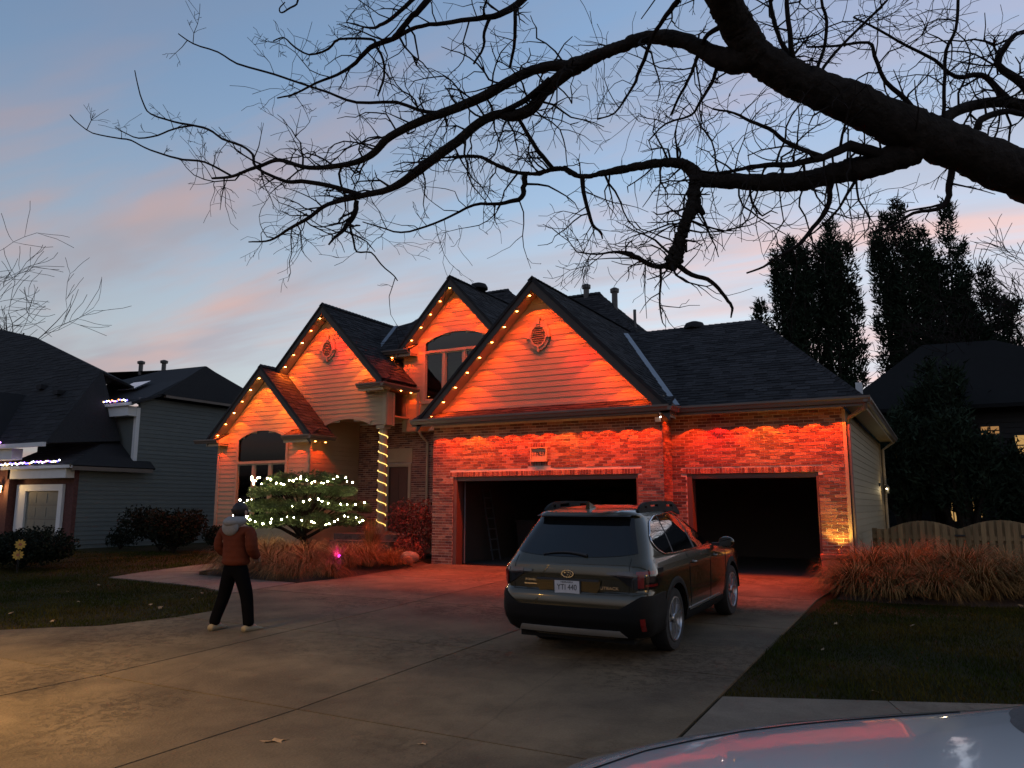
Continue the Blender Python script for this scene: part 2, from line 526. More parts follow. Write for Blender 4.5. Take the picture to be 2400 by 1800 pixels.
def build_paths():
    rows = [0.0, -2.55, -5.37, -8.2, -11.03, -13.9]
    dw = empty('driveway', (5, -6, gz(5, -6)))
    tag(dw, kind='structure')
    polys = []
    for (x0, x1) in ((3.4, 6.2), (6.2, 9.42)):
        for j in range(5):
            y1, y0 = rows[j], rows[j + 1]
            xr1 = x1 + (0.16 if x1 > 9 and y1 > -2 else 0.0)
            if x1 > 9 and j == 4:
                polys.append([(x0, y1), (x0, y0), (8.6, y0), (9.42, -11.75), (x1, y1)])
            else:
                polys.append([(x0, y1), (x0, y0), (x1, y0), (xr1, y1)])
    polys.append([(6.12, 0.61), (6.12, 0.0), (9.45, 0.0), (9.45, 0.61)])
    polys += [[(0.02, 0.0), (0.02, -2.55), (3.4, -2.55), (3.4, 0.0)],
              [(0.02, -2.55), (0.02, -2.96), (-0.31, -4.29), (-0.35, -5.37), (3.4, -5.37), (3.4, -2.55)],
              [(-0.35, -5.37), (-0.38, -5.95), (0.37, -6.82), (1.0, -7.53), (0.98, -8.2), (3.4, -8.2), (3.4, -5.37)],
              [(0.98, -8.2), (0.61, -9.15), (-0.03, -9.63), (-0.43, -10.0), (-1.6, -11.03), (3.4, -11.03), (3.4, -8.2)],
              [(-1.6, -11.03), (-4.2, -13.9), (3.4, -13.9), (3.4, -11.03)]]
    for p in polys:
        s_ = slab(p, 'concrete_slab', CONC, dw)
        s_.matrix_parent_inverse = dw.matrix_basis.inverted()
    # the dark bed under the slabs, seen only in the joints
    base = [(0.06, 0.55), (9.40, 0.55), (9.38, -11.0), (8.6, -11.4), (-1.3, -11.4), (-1.4, -11.03), (-0.3, -10.0), (1.05, -8.3), (1.08, -7.53), (-0.28, -5.95), (-0.23, -4.3), (0.08, -2.9)]
    jb = MB().add([(x, y, gz(x, y) - .005) for (x, y) in base], [tuple(range(len(base)))])
    jo = jb.build('joint_bed', pm('joint_dirt', (0.012, 0.010, 0.008), 0.95, spec=0.05), dw); jo.matrix_parent_inverse = dw.matrix_basis.inverted()
    walk = empty('walkway', (-3, -4.6, gz(-3, -4.6)))
    tag(walk, kind='structure')
    for p in ([(-0.36, -4.3), (-0.40, -5.93), (-1.9, -5.5), (-1.9, -4.2)], [(-1.9, -4.2), (-1.9, -5.5), (-3.6, -5.36), (-3.5, -4.1)],
              [(-3.5, -4.1), (-3.6, -5.36), (-5.05, -5.26), (-5.3, -4.3), (-4.1, -3.6)], [(-4.1, -3.6), (-5.3, -4.3), (-5.42, -2.9), (-5.4, -1.2), (-4.2, -1.2)]):
        s_ = slab(p, 'path_slab', CONC2, walk); s_.matrix_parent_inverse = walk.matrix_basis.inverted()
    sw = empty('sidewalk', (11, -9, gz(11, -9)))
    tag(sw, kind='structure')
    d = Vector((0.937, 0.348)); n = Vector((0.348, -0.937)) * 1.25
    p0 = Vector((9.45, -8.98))
    for i in range(8):
        a = p0 + d * 1.42 * i; b = p0 + d * 1.42 * (i + 1)
        if i == 0:
            for pl in ([(9.44, -8.98), (9.44, -10.35), tuple(b + n), tuple(b)], [(9.44, -10.37), (9.44, -11.83), (11.1, -11.2), tuple(b + n)]):
                s_ = slab(pl, 'sidewalk_slab', CONC2, sw, top=0.014, shrink=0.006); s_.matrix_parent_inverse = sw.matrix_basis.inverted()
            continue
        s_ = slab([tuple(a), tuple(a + n), tuple(b + n), tuple(b)], 'sidewalk_slab', CONC2, sw, top=0.014, shrink=0.008)
        s_.matrix_parent_inverse = sw.matrix_basis.inverted()
    d2 = Vector((-0.985, -0.17)); n2 = Vector((-0.17, -0.985)) * -1.2
    p0 = Vector((-1.75, -11.1))
    for i in range(9):
        a = p0 + d2 * 1.42 * i; b = p0 + d2 * 1.42 * (i + 1)
        s_ = slab([tuple(a), tuple(b), tuple(b + n2), tuple(a + n2)], 'sidewalk_slab', CONC2, sw, top=0.014, shrink=0.008)
        s_.matrix_parent_inverse = sw.matrix_basis.inverted()
    # street, a few millimetres over the ground sheet, with its kerb
    e0 = Vector((9.42, -11.85)); e1 = e0 + d * 60
    z = -0.361
    st = MB().add([(e1.x, e1.y, z), (e0.x, e0.y, z), (8.6, -13.95, z), (-4.2, -13.95, z), (-60, -26, z), (-60, -40, z), (80, -40, z)], [tuple(range(7))])
    tag(st.build('street', ASPH), kind='structure')
    kb = MB()
    k = Vector((-0.348, 0.937)) * 0.15
    kb.prism([(e0.x, e0.y, -0.37), (e1.x, e1.y, -0.37), (e1.x + k.x, e1.y + k.y, -0.37), (e0.x + k.x, e0.y + k.y, -0.37)], (0, 0, 0.13))
    tag(kb.build('kerb', CONC2), kind='structure')
    # planting beds: low mulch mounds
    def mound(name, poly, h):
        c = Vector((sum(p[0] for p in poly) / len(poly), sum(p[1] for p in poly) / len(poly)))
        mb = MB()
        K = 8; m = len(poly)
        for i in range(K + 1):
            t = i / K
            for p in poly:
                q = c.lerp(Vector(p), t)
                hh = h * (1 - t ** 2.2) + rnd.uniform(-0.015, 0.015) * (t < 1)
                mb.v.append((q.x, q.y, gz(q.x, q.y) - 0.02 + hh))
        for i in range(K):
            for j in range(m):
                a, b = i * m + j, i * m + (j + 1) % m
                mb.f.append((a, b, b + m, a + m))
        o = mb.build(name, SOIL, smooth=True)
        tag(o, kind='structure')
        return o
    mound('garden_bed', [(-0.02, 0.0), (-0.02, -2.9), (-0.4, -4.1), (-1.9, -4.12), (-3.4, -4.0), (-4.0, -3.5), (-4.1, -1.2), (-4.2, 0.95), (-2.8, 1.0), (-1.2, 1.2)], 0.33)
    mound('grass_bed', [(9.6, 0.6), (9.62, -2.2), (10.4, -2.35), (11.8, -2.2), (13.6, -1.6), (14.5, -0.4), (14.0, 1.5), (11.5, 1.6), (9.75, 1.2)], 0.14)
build_ground()
build_paths()

def in_poly(x, y, P):
    c = np.zeros(len(x), bool); n = len(P)
    for i in range(n):
        x0, y0 = P[i]; x1, y1 = P[(i + 1) % n]
        k = ((y0 > y) != (y1 > y)) & (x < (x1 - x0) * (y - y0) / (y1 - y0 + 1e-12) + x0)
        c ^= k
    return c

def lawn_blades(name, poly, dens, h, w, seed):
    rg = np.random.default_rng(seed)
    xs = [p[0] for p in poly]; ys = [p[1] for p in poly]
    n = int((max(xs) - min(xs)) * (max(ys) - min(ys)) * dens)
    x = rg.uniform(min(xs), max(xs), n); y = rg.uniform(min(ys), max(ys), n)
    k = in_poly(x, y, poly); x, y = x[k], y[k]; n = len(x)
    # thin and thick patches
    z = np.array([gz(0, q) for q in y]) - 0.014
    a = rg.uniform(0, 2 * np.pi, n); hh = h * rg.uniform(0.5, 1.2, n) * (0.8 + 0.35 * np.sin(x * 2.1 + 1) * np.sin(y * 1.7))
    lean = rg.uniform(0.2, 1.1, n) * hh; b = rg.uniform(0, 2 * np.pi, n)
    dx, dy = np.cos(a) * w / 2, np.sin(a) * w / 2
    mx, my = x + np.cos(b) * lean * 0.4, y + np.sin(b) * lean * 0.4
    V = np.stack([np.stack([x - dx, y - dy, z], 1), np.stack([x + dx, y + dy, z], 1), np.stack([mx + dx * .8, my + dy * .8, z + hh * .6], 1),
                  np.stack([mx - dx * .8, my - dy * .8, z + hh * .6], 1), np.stack([x + np.cos(b) * lean, y + np.sin(b) * lean, z + hh], 1)], 1).reshape(-1, 3)
    i = np.arange(n)[:, None] * 5
    F = np.concatenate([i + np.array([[0, 1, 2]]), i + np.array([[0, 2, 3]]), i + np.array([[3, 2, 4]])], 0)
    o = link(name, mesh_np(name, V, F), BLADE)
    tag(o, kind='stuff')
    return o
LAWN_R = [(9.62, -2.3), (9.5, -3.8), (9.43, -5.9), (9.43, -8.95), (10.8, -8.45), (14.2, -7.2), (15.5, -6.5), (15.5, -1.0), (13.6, -1.5), (11.8, -2.15), (10.4, -2.3)]
LAWN_L = [(0.98, -7.55), (0.95, -8.3), (0.58, -9.13), (-0.06, -9.6), (-0.46, -9.98), (-1.7, -10.9), (-9, -12), (-9, -6), (-5.1, -5.3), (-3.1, -5.4), (-1.3, -5.55), (-0.45, -6.0), (0.35, -6.85)]
LAWN_B = [(-5.1, -5.25), (-5.45, -2.9), (-5.45, -0.5), (-9.0, 0.5), (-14, -1.5), (-19, -3), (-19, -8), (-9, -6)]
tag(lawn_blades('lawn_grass', LAWN_R, 1500, 0.055, 0.007, 1), 'short dark green lawn right of the driveway', 'grass')
tag(lawn_blades('lawn_grass', LAWN_L, 800, 0.055, 0.009, 2), 'short lawn between the driveway and the curved path', 'grass')
tag(lawn_blades('lawn_grass', LAWN_B, 350, 0.06, 0.012, 3), 'brownish lawn strip between the path and the grey house', 'grass')
# ------------------------------------------------------------------ the lit house
HOUSE = empty('brick_house', (3, 0.4, 0))
tag(HOUSE, 'brick and lap siding house with three steep gables glowing orange under eave lights', 'house')
HOUSE_INV = Matrix.Translation((-3, -0.4, 0))
def hp(o):                       # parts are modelled in world coordinates
    if o.parent is HOUSE:
        o.matrix_parent_inverse = HOUSE_INV
    return o
def part(mb, name, mat, parent=None, **k):
    return hp(mb.build(name, mat, parent or HOUSE, **k))

Y_G, Y_T, Y_B, Y_C, Y_D, Y_E = 0.0, 0.65, 1.6, 1.02, 2.9, 3.3
FB = 0.6                         # porch floor

# ---- brickwork
BRICKS = []                      # (centre, u, n, length, height, parent)
def intervals(a, b, cuts):
    segs = [(a, b)]
    for (c, d) in cuts:
        ns = []
        for (s, e) in segs:
            if d <= s or c >= e: ns.append((s, e)); continue
            if c > s: ns.append((s, c))
            if d < e: ns.append((d, e))
        segs = ns
    return segs
def brick_wall(o, u, n, length, z0, z1, holes, parent, phase=0.0):
    """running bond on a plane: o origin at z 0, u along, n outward; holes are (u0, u1, z0, z1)"""
    o, u, n = Vector(o), Vector(u), Vector(n)
    pit, bl, bh, j = 0.0677, 0.194, 0.0575, 0.0095
    k = 0; z = z0 + 0.005
    while z + bh < z1:
        segs = intervals(0.004, length - 0.004, [(h[0], h[1]) for h in holes if z + bh > h[2] and z < h[3]])
        for (a, b) in segs:
            x = a - (0.1 if k % 2 else 0.0)
            while x < b - 0.02:
                s, e = max(x, a), min(x + bl, b)
                if e - s > 0.03:
                    c = o + u * ((s + e) / 2) + Vector((0, 0, z + bh / 2))
                    BRICKS.append((c, u, n, e - s, bh, parent))
                x += bl + j
        z += pit; k += 1
def soldiers(o, u, n, a, b, z, h, parent, w=0.0575):
    o, u, n = Vector(o), Vector(u), Vector(n)
    m = int((b - a) / 0.067); st = (b - a) / m
    for i in range(m):
        c = o + u * (a + st * (i + .5)) + Vector((0, 0, z + h / 2))
        BRICKS.append((c, u, n, st - 0.0095, h, parent))

# garage front: mortar-coloured backing wall with the two door openings cut out of it
def plate(o, u, n, length, z0, z1, holes, thick):
    """backing wall as boxes round the rectangular holes"""
    mb = MB(); o, u, n = Vector(o), Vector(u), Vector(n)
    zs = sorted({z0, z1, *[h[2] for h in holes], *[h[3] for h in holes]})
    for za, zb in zip(zs[:-1], zs[1:]):
        for (a, b) in intervals(0, length, [(h[0], h[1]) for h in holes if zb > h[2] and za < h[3]]):
            p = [o + u * a + Vector((0, 0, za)), o + u * b + Vector((0, 0, za)), o + u * b + Vector((0, 0, zb)), o + u * a + Vector((0, 0, zb))]
            mb.prism(p, -n * thick)
    return mb
DOOR1 = (0.609, 5.484, -0.1, 2.134)
DOOR2 = (6.386 - 6.06, 9.142 - 6.06, -0.1, 2.134)
PLQ = (2.83, 3.24, 2.46, 2.80)
w1 = part(plate((0, Y_G, 0), (1, 0, 0), (0, -1, 0), 6.062, -0.12, 3.474, [DOOR1], 0.22), 'garage_wall', MORTAR)
w2 = part(plate((6.062, Y_G + .004, 0), (0, 1, 0), (1, 0, 0), Y_T - .004, -0.12, 3.47, [], 0.2), 'pier_wall', MORTAR)
w3 = part(plate((6.062, Y_T, 0), (1, 0, 0), (0, -1, 0), 3.631, -0.12, 3.47, [DOOR2], 0.22), 'garage_bay_wall', MORTAR)
SH = 0.125
holes1 = [(DOOR1[0] - .0, DOOR1[1] + .0, -0.2, DOOR1[3]), (DOOR1[0] - .09, DOOR1[1] + .09, DOOR1[3], DOOR1[3] + SH), (PLQ[0] - .1, PLQ[1] + .1, PLQ[2] - .1, PLQ[3] + .12)]
holes3 = [(DOOR2[0] - .0, DOOR2[1] + .0, -0.2, DOOR2[3]), (DOOR2[0] - .09, DOOR2[1] + .09, DOOR2[3], DOOR2[3] + SH)]
brick_wall((0, Y_G, 0), (1, 0, 0), (0, -1, 0), 6.062, -0.06, 3.44, holes1, w1)
brick_wall((6.062, Y_G, 0), (0, 1, 0), (1, 0, 0), Y_T, -0.09, 3.44, [], w2)
brick_wall((6.062, Y_T, 0), (1, 0, 0), (0, -1, 0), 3.631, -0.09, 3.44, holes3, w3)
soldiers((0, Y_G, 0), (1, 0, 0), (0, -1, 0), DOOR1[0] - .09, DOOR1[1] + .09, DOOR1[3] + .003, .115, w1)
soldiers((6.062, Y_T, 0), (1, 0, 0), (0, -1, 0), DOOR2[0] - .09, DOOR2[1] + .09, DOOR2[3] + .003, .115, w3)
soldiers((0, Y_G, 0), (1, 0, 0), (0, -1, 0), PLQ[0] - .1, PLQ[1] + .1, PLQ[3] + .005, .10, w1)
soldiers((0, Y_G, 0), (1, 0, 0), (0, -1, 0), PLQ[0] - .1, PLQ[1] + .1, PLQ[2] - .095, .09, w1)
for zz in range(5):
    for (a, b) in ((PLQ[0] - .098, PLQ[0] - .004), (PLQ[1] + .004, PLQ[1] + .098)):
        c = Vector(((a + b) / 2, Y_G, PLQ[2] + .03 + zz * .068))
        BRICKS.append((c, Vector((1, 0, 0)), Vector((0, -1, 0)), b - a, .057, w1))
# entry wall, brick, behind the porch
we = part(plate((-5.21, Y_E, 0), (1, 0, 0), (0, -1, 0), 5.3, FB - .5, 4.05, [(1.26, 2.02, FB, 2.62), (3.33, 3.75, FB + .3, 3.0)], 0.2), 'entry_wall', MORTAR)
brick_wall((-5.21, Y_E, 0), (1, 0, 0), (0, -1, 0), 5.3, FB - .4, 4.03, [(1.16, 2.12, 0, 2.74), (3.25, 3.83, FB + .2, 3.08)], we)

def lay_bricks():
    # the 300 whole bricks nearest the viewer are objects of their own, the rest one mass for each wall
    full = [b for b in BRICKS if b[3] > 0.19 and b[4] < .06 and b[0].y < 1 and b[5] is not we]
    full.sort(key=lambda b: (b[0] - CAM_LOC).length)
    solo = full[:300]; ids = {id(b) for b in solo}
    base = []
    for v in range(5):
        mb = MB(); q = random.Random(v)
        L, H, D = .097, .02875, .02
        mb.box((-L, -D, -H), (L, D, H))
        mb.v = [(x + q.uniform(-.0025, .0025), y, z + q.uniform(-.002, .002)) for (x, y, z) in mb.v]
        me = mb.mesh('brick'); me.materials.append(BRICK); base.append(me)
    for b in solo:
        c, u, n, L, H, par = b
        o = bpy.data.objects.new('brick', rnd.choice(base)); COL.objects.link(o)
        o.parent = par
        ang = math.atan2(u.y, u.x)
        pr = rnd.uniform(-.003, .004)
        o.location = c + n * (-.013 + pr)
        o.rotation_euler = (0, rnd.uniform(-.006, .006), ang)
    rest = {}
    for b in BRICKS:
        if id(b) not in ids: rest.setdefault(b[5].name, []).append(b)
    for k, bs in rest.items():
        mb = MB()
        for (c, u, n, L, H, par) in bs:
            pr = rnd.uniform(-.003, .004)
            cc = c + n * (-.013 + pr)
            mb.obox(cc, u * (L / 2), n * .02, Vector((0, 0, H / 2)))
        o = mb.build('brickwork', BRICK, bpy.data.objects[k])
        tag(o, kind='stuff')
lay_bricks()

# ---- lap siding
def siding(parent, o, u, n, rows, span, exp=0.138, name='siding_board', mat=None):
    """one wedge-shaped board for each course; span(z0, z1) gives the list of (a, b) runs"""
    o, u, n = Vector(o), Vector(u), Vector(n)
    z0, z1 = rows
    k = 0
    z = z0
    while z < z1 - 0.02:
        zt = min(z + exp - .009, z1)
        for run in span(z, zt):
            a0, b0, a1, b1 = run          # bottom edge a0..b0, top edge a1..b1
            if b0 - a0 < 0.03: continue
            P = [o + u * a0 + Vector((0, 0, z)) + n * .011, o + u * b0 + Vector((0, 0, z)) + n * .011,
                 o + u * b1 + Vector((0, 0, zt)) + n * .004, o + u * a1 + Vector((0, 0, zt)) + n * .004,
                 o + u * a0 + Vector((0, 0, z)), o + u * b0 + Vector((0, 0, z)), o + u * b1 + Vector((0, 0, zt)), o + u * a1 + Vector((0, 0, zt))]
            mb = MB().add(P, [(0, 1, 2, 3), (4, 7, 6, 5), (0, 4, 5, 1), (1, 5, 6, 2), (2, 6, 7, 3), (3, 7, 4, 0)])
            ob = mb.build(name, mat or SIDING, parent)
        z += exp
def gable_span(xc, za, pitch, xl, xr, hole=None):
    """runs for a gable wall limited by x range and rakes; hole(zmid) gives (x0, x1) or None"""
    def f(z, zt):
        lim = lambda q: ((max(xl, xc - (za - q) / pitch)), (min(xr, xc + (za - q) / pitch)))
        a0, b0 = lim(z); a1, b1 = lim(zt)
        if b1 < a1: a1 = b1 = (a1 + b1) / 2
        if b0 <= a0: return []
        h = hole((z + zt) / 2) if hole else None
        if not h: return [(a0, b0, a1, b1)]
        out = []
        if h[0] > a0: out.append((a0, h[0], a1, h[0]))
        if h[1] < b0: out.append((h[1], b0, h[1], b1))
        return out
    return f
def arch_hole(x0, x1, zb, zs, zt):
    """rectangle from zb to zs with a segmental arch rising to zt"""
    xm, hw, ri = (x0 + x1) / 2, (x1 - x0) / 2, zt - zs
    rad = (hw * hw + ri * ri) / (2 * ri); zc = zt - rad
    def f(z):
        if z < zb or z > zt: return None
        if z <= zs: return (x0, x1)
        w = math.sqrt(max(0, rad * rad - (z - zc) ** 2))
        return (xm - w, xm + w)
    f.pts = lambda n=16, off=0.0: [(xm + (rad + off) * math.sin(t), zc + (rad + off) * math.cos(t)) for t in [(-1 + 2 * i / n) * math.asin(hw / rad) for i in range(n + 1)]]
    return f

def back_wall(name, poly, y, t=0.12, mat=SIDING, hole_polys=()):
    """sheathing behind the boards: outline minus window holes, filled as one flat face and thickened"""
    bm = bmesh.new()
    edges = []
    for P in (poly, *hole_polys):
        vs = [bm.verts.new((x, y, z)) for (x, z) in P]
        edges += [bm.edges.new((vs[i], vs[(i + 1) % len(vs)])) for i in range(len(vs))]
    bmesh.ops.triangle_fill(bm, edges=edges, use_beauty=True)
    r = bmesh.ops.extrude_face_region(bm, geom=list(bm.faces))
    for e in r['geom']:
        if isinstance(e, bmesh.types.BMVert): e.co.y += t
    bmesh.ops.recalc_face_normals(bm, faces=bm.faces)
    me = bpy.data.meshes.new(name); bm.to_mesh(me); bm.free()
    return hp(link(name, me, mat, HOUSE))

# ---- shingled roof planes
SHINGLES = []
def clip_poly(P, Q):
    """clip polygon P to the convex counter-clockwise polygon Q (2D)"""
    out = P
    for i in range(len(Q)):
        a, b = Q[i], Q[(i + 1) % len(Q)]
        ins = lambda p: (b[0] - a[0]) * (p[1] - a[1]) - (b[1] - a[1]) * (p[0] - a[0]) >= -1e-9
        res = []
        for j in range(len(out)):
            p, q = out[j], out[(j + 1) % len(out)]
            ip, iq = ins(p), ins(q)
            if ip: res.append(p)
            if ip != iq:
                d1 = (b[0] - a[0]) * (p[1] - a[1]) - (b[1] - a[1]) * (p[0] - a[0]); d2 = (b[0] - a[0]) * (q[1] - a[1]) - (b[1] - a[1]) * (q[0] - a[0])
                t = d1 / (d1 - d2); res.append((p[0] + (q[0] - p[0]) * t, p[1] + (q[1] - p[1]) * t))
        out = res
        if len(out) < 3: return []
    return out
def roof_plane(name, poly, parent, thick=0.10, tabs=True, solo=False, exp=0.14, wide=(0.16, 0.34), inv=None, mat=SHINGLE):
    P = [Vector(p) for p in poly]
    n = (P[1] - P[0]).cross(P[2] - P[0]).normalized()
    if n.z < 0: n = -n; P = P[::-1]
    base = MB().prism(P, -n * thick).build(name, SHBASE if tabs else mat, parent)
    if parent is HOUSE: hp(base)
    if not tabs: return base
    e = Vector((0, 0, 1)).cross(n).normalized(); s = n.cross(e)
    o = P[0]
    Q = [((p - o).dot(e), (p - o).dot(s)) for p in P]
    ar = sum(Q[i][0] * Q[(i + 1) % len(Q)][1] - Q[(i + 1) % len(Q)][0] * Q[i][1] for i in range(len(Q)))
    if ar < 0: Q = Q[::-1]
    a0, a1 = min(q[0] for q in Q), max(q[0] for q in Q); b0, b1 = min(q[1] for q in Q), max(q[1] for q in Q)
    q_ = random.Random(len(name) * 31 + int(abs(o.x) * 100))
    tabs_ = []
    b = b0; k = 0
    while b < b1:
        a = a0 - q_.uniform(0, .3)
        while a < a1:
            w = q_.uniform(*wide)
            dr = q_.choice((0, 0, .0, .05)) * (exp / .14)
            pl = clip_poly([(a + .002, b - dr * 0.8), (a + w - .002, b - dr * .8), (a + w - .002, b + exp), (a + .002, b + exp)], Q)
            if len(pl) >= 3:
                hh = q_.uniform(.009, .02)
                tabs_.append((pl, b - dr, hh))
            a += w
        b += exp; k += 1
    out = []
    for (pl, bb, hh) in tabs_:
        m = len(pl)
        top = [o + e * x + s * y + n * (.002 + hh * max(0, 1 - (y - bb) / (exp * 1.5))) for (x, y) in pl]
        bot = [o + e * x + s * y + n * .0005 for (x, y) in pl]
        out.append((top + bot, [tuple(range(m))] + [(i, m + i, m + (i + 1) % m, (i + 1) % m) for i in range(m)], sum(top, Vector()) / m))
    SHINGLES.append((base, out, solo, mat))
    return base
def lay_shingles():
    cnt = 0
    for (base, tabs_, solo, mat) in SHINGLES:
        mass = MB()
        order = sorted(tabs_, key=lambda t: (t[2] - CAM_LOC).length) if solo else tabs_
        for (v, f, c) in order:
            if solo and cnt < 300:
                me = bpy.data.meshes.new('shingle'); me.from_pydata([tuple(p) for p in v], [], f); me.materials.append(mat)
                ob = bpy.data.objects.new('shingle', me); COL.objects.link(ob); ob.parent = base
                cnt += 1
            else:
                mass.add(v, f)
        if mass.v:
            tag(mass.build('shingle_courses', mat, base, recalc=False), kind='stuff')

def rake(xc, za, pitch, yf, xe, side, drop=.27, name='rake_board', t=.03):
    """sloping fascia board in the plane y = yf from the apex to x = xe"""
    ze = za - abs(xe - xc) * pitch
    P = [(xc, yf, za + .015), (xe, yf, ze + .015), (xe, yf, ze - drop), (xc, yf, za - drop)]
    return part(MB().prism(P, (0, t, 0)), name, FASCIA)
def soffit(xc, za, pitch, yf, yw, xe, drop=.235, name='soffit'):
    ze = za - abs(xe - xc) * pitch
    P = [(xc, yf + .03, za - drop), (xe, yf + .03, ze - drop), (xe, yw, ze - drop), (xc, yw, za - drop)]
    return part(MB().prism(P, (0, 0, .03)), name, TRIM)
def gutter(p0, p1, out, h=.125, d=.12, name='gutter'):
    """K-style gutter run between two points, open towards the sky; out is the horizontal outward direction"""
    p0, p1, out = Vector(p0), Vector(p1), Vector(out)
    prof = [(0, 0), (0, -h), (d * .55, -h), (d * .75, -h * .55), (d, -h * .35), (d, 0), (d - .012, 0), (d - .012, -h * .3), (.012, -h * .3), (.012, 0)]
    A = [p0 + out * a + Vector((0, 0, b)) for a, b in prof]; m = len(A)
    mb = MB().add(A + [q + (p1 - p0) for q in A], [tuple(range(m)), tuple(range(2 * m - 1, m - 1, -1))] + [(i, (i + 1) % m, m + (i + 1) % m, m + i) for i in range(m)])
    return part(mb, name, GUTTER)
def fascia_run(p0, p1, out, h=.2, t=.025, name='fascia_board', mat=None):
    p0, p1, out = Vector(p0), Vector(p1), Vector(out)
    return part(MB().prism([p0, p1, p1 - Vector((0, 0, h)), p0 - Vector((0, 0, h))], -out * t), name, mat or GUTTER)

# ======== garage gable
GX, GZ, GP, GF = 3.08, 6.84, 1.0, -0.45
part(plate((-.01, Y_G + .02, 0), (0, 1, 0), (-1, 0, 0), 6.9, -0.1, 3.46, [], 0.2), 'side_wall', SIDING)
gab = back_wall('gable_wall', [(-0.05, 3.44), (6.2, 3.44), (GX, 6.62)], Y_G)
gw = lambda z: None
siding(gab, (0, Y_G, 0), (1, 0, 0), (0, -1, 0), (3.83, 6.6), gable_span(GX, 6.60, 1.0, 0.02, 6.14))
part(MB().box((.02, -.06, 3.72), (6.14, -.021, 3.84)), 'trim_band', TRIM)
for s in (-1, 1):
    xe = GX + s * 3.30
    rake(GX, GZ, GP, GF, xe, s, drop=.27 if s < 0 else .315); soffit(GX, GZ, GP, GF, Y_G, xe)
# pent roof over the doors and its gutter
roof_plane('pent_roof', [(-.36, GF - .06, 3.555), (6.36, GF - .06, 3.555), (6.36, -.0, 3.80), (-.36, -.0, 3.80)], HOUSE, thick=.05)
part(MB().box((-.34, GF + .03, 3.475), (6.34, Y_G, 3.5)), 'soffit', TRIM)
part(MB().box((6.085, Y_G + .004, 3.476), (6.33, .2, 3.501)), 'soffit', TRIM)
fascia_run((-.36, GF, 3.56), (6.36, GF, 3.56), (0, -1, 0), h=.16)
fascia_run((6.36, GF + .03, 3.56), (6.36, .15, 3.56), (1, 0, 0), h=.16)
gutter((-.36, GF - .002, 3.575), (6.38, GF - .002, 3.575), (0, -1, 0))
gutter((6.362, GF - .11, 3.575), (6.362, .15, 3.575), (1, 0, 0))
# garage roof
roof_plane('roof_slope', [(GX, GF - .03, GZ + .02), (GX, 6.2, GZ + .02), (GX + 3.3, 6.2, GZ - 3.28), (GX + 3.3, GF - .03, GZ - 3.28)], HOUSE, thick=.07)
roof_plane('roof_slope', [(GX, GF - .03, GZ + .02), (GX, 6.2, GZ + .02), (GX - 3.3, 6.2, GZ - 3.28), (GX - 3.3, GF - .03, GZ - 3.28)], HOUSE, thick=.07, tabs=False)
# ======== third bay roof
RX, RY, RZ = 7.34, 4.5, 6.35
F0, EX, EZ = 0.15, 10.12, 3.58
roof_plane('front_roof_slope', [(6.35, F0 - .05, EZ - .02), (EX, F0 - .05, EZ - .02), (RX, RY, RZ), (3.57, RY, RZ)], HOUSE, thick=.07, solo=True)
roof_plane('side_roof_slope', [(EX, F0 - .05, EZ - .02), (EX, 11.2, EZ - .02), (RX, 11.2, RZ), (RX, RY, RZ)], HOUSE, thick=.07, tabs=False)
roof_plane('back_roof_slope', [(3.57, RY, RZ), (RX, RY, RZ), (RX, 8.8, EZ), (3.57, 8.8, EZ)], HOUSE, thick=.07, tabs=False)
def caps(p0, p1, name='ridge_cap'):
    p0, p1 = Vector(p0), Vector(p1); L = (p1 - p0).length; m = int(L / .16); d = (p1 - p0).normalized()
    sd = d.cross(Vector((0, 0, 1))).normalized(); up = sd.cross(d)
    mb = MB()
    for i in range(m):
        a = p0 + d * (L * i / m); b = a + d * (L / m * 1.25)
        h0, h1 = .035, .018
        V = [a - sd * .13 + up * (-.07), a + up * h0, a + sd * .13 + up * (-.07), b - sd * .13 + up * (-.085), b + up * h1, b + sd * .13 + up * (-.085)]
        mb.add(V, [(0, 1, 4, 3), (1, 2, 5, 4), (0, 2, 1)])
    return part(mb, name, SHINGLE, recalc=False)
tag(caps((EX, F0 - .05, EZ), (RX, RY, RZ + .02)), kind='stuff')
tag(caps((3.57, RY, RZ + .01), (RX, RY, RZ + .01)), kind='stuff')
tag(caps((GX, GF, GZ + .03), (GX, 6.2, GZ + .03)), kind='stuff')
# valley flashing between garage slope and third bay slope
VAL = pm('flashing', (0.20, 0.22, 0.25), 0.4, metal=0.6, var=0.1, vs=4)
def strip(p0, p1, w, nrm, name, mat, t=.008, lift=.02):
    p0, p1, nrm = Vector(p0), Vector(p1), Vector(nrm).normalized()
    d = (p1 - p0).normalized(); s_ = d.cross(nrm).normalized()
    P = [p0 - s_ * w / 2 + nrm * lift, p1 - s_ * w / 2 + nrm * lift, p1 + s_ * w / 2 + nrm * lift, p0 + s_ * w / 2 + nrm * lift]
    return part(MB().prism(P, nrm * t), name, mat)
strip((6.36, F0 - .03, EZ + .02), (3.62, RY - .06, RZ), .14, (.25, -.35, 1), 'valley_flashing', VAL, lift=.03)
part(MB().box((6.40, F0 + .03, 3.475), (EX - .03, Y_T, 3.5)), 'soffit', TRIM)
part(MB().box((9.72, Y_T + .01, 3.475), (EX - .03, 11.2, 3.5)), 'soffit', TRIM)
fascia_run((6.36, F0, 3.57), (EX, F0, 3.57), (0, -1, 0), h=.17)
fascia_run((EX, F0 + .03, 3.57), (EX, 11.2, 3.57), (1, 0, 0), h=.17, mat=TRIM)
gutter((6.40, F0 - .002, 3.585), (EX + .13, F0 - .002, 3.585), (0, -1, 0))
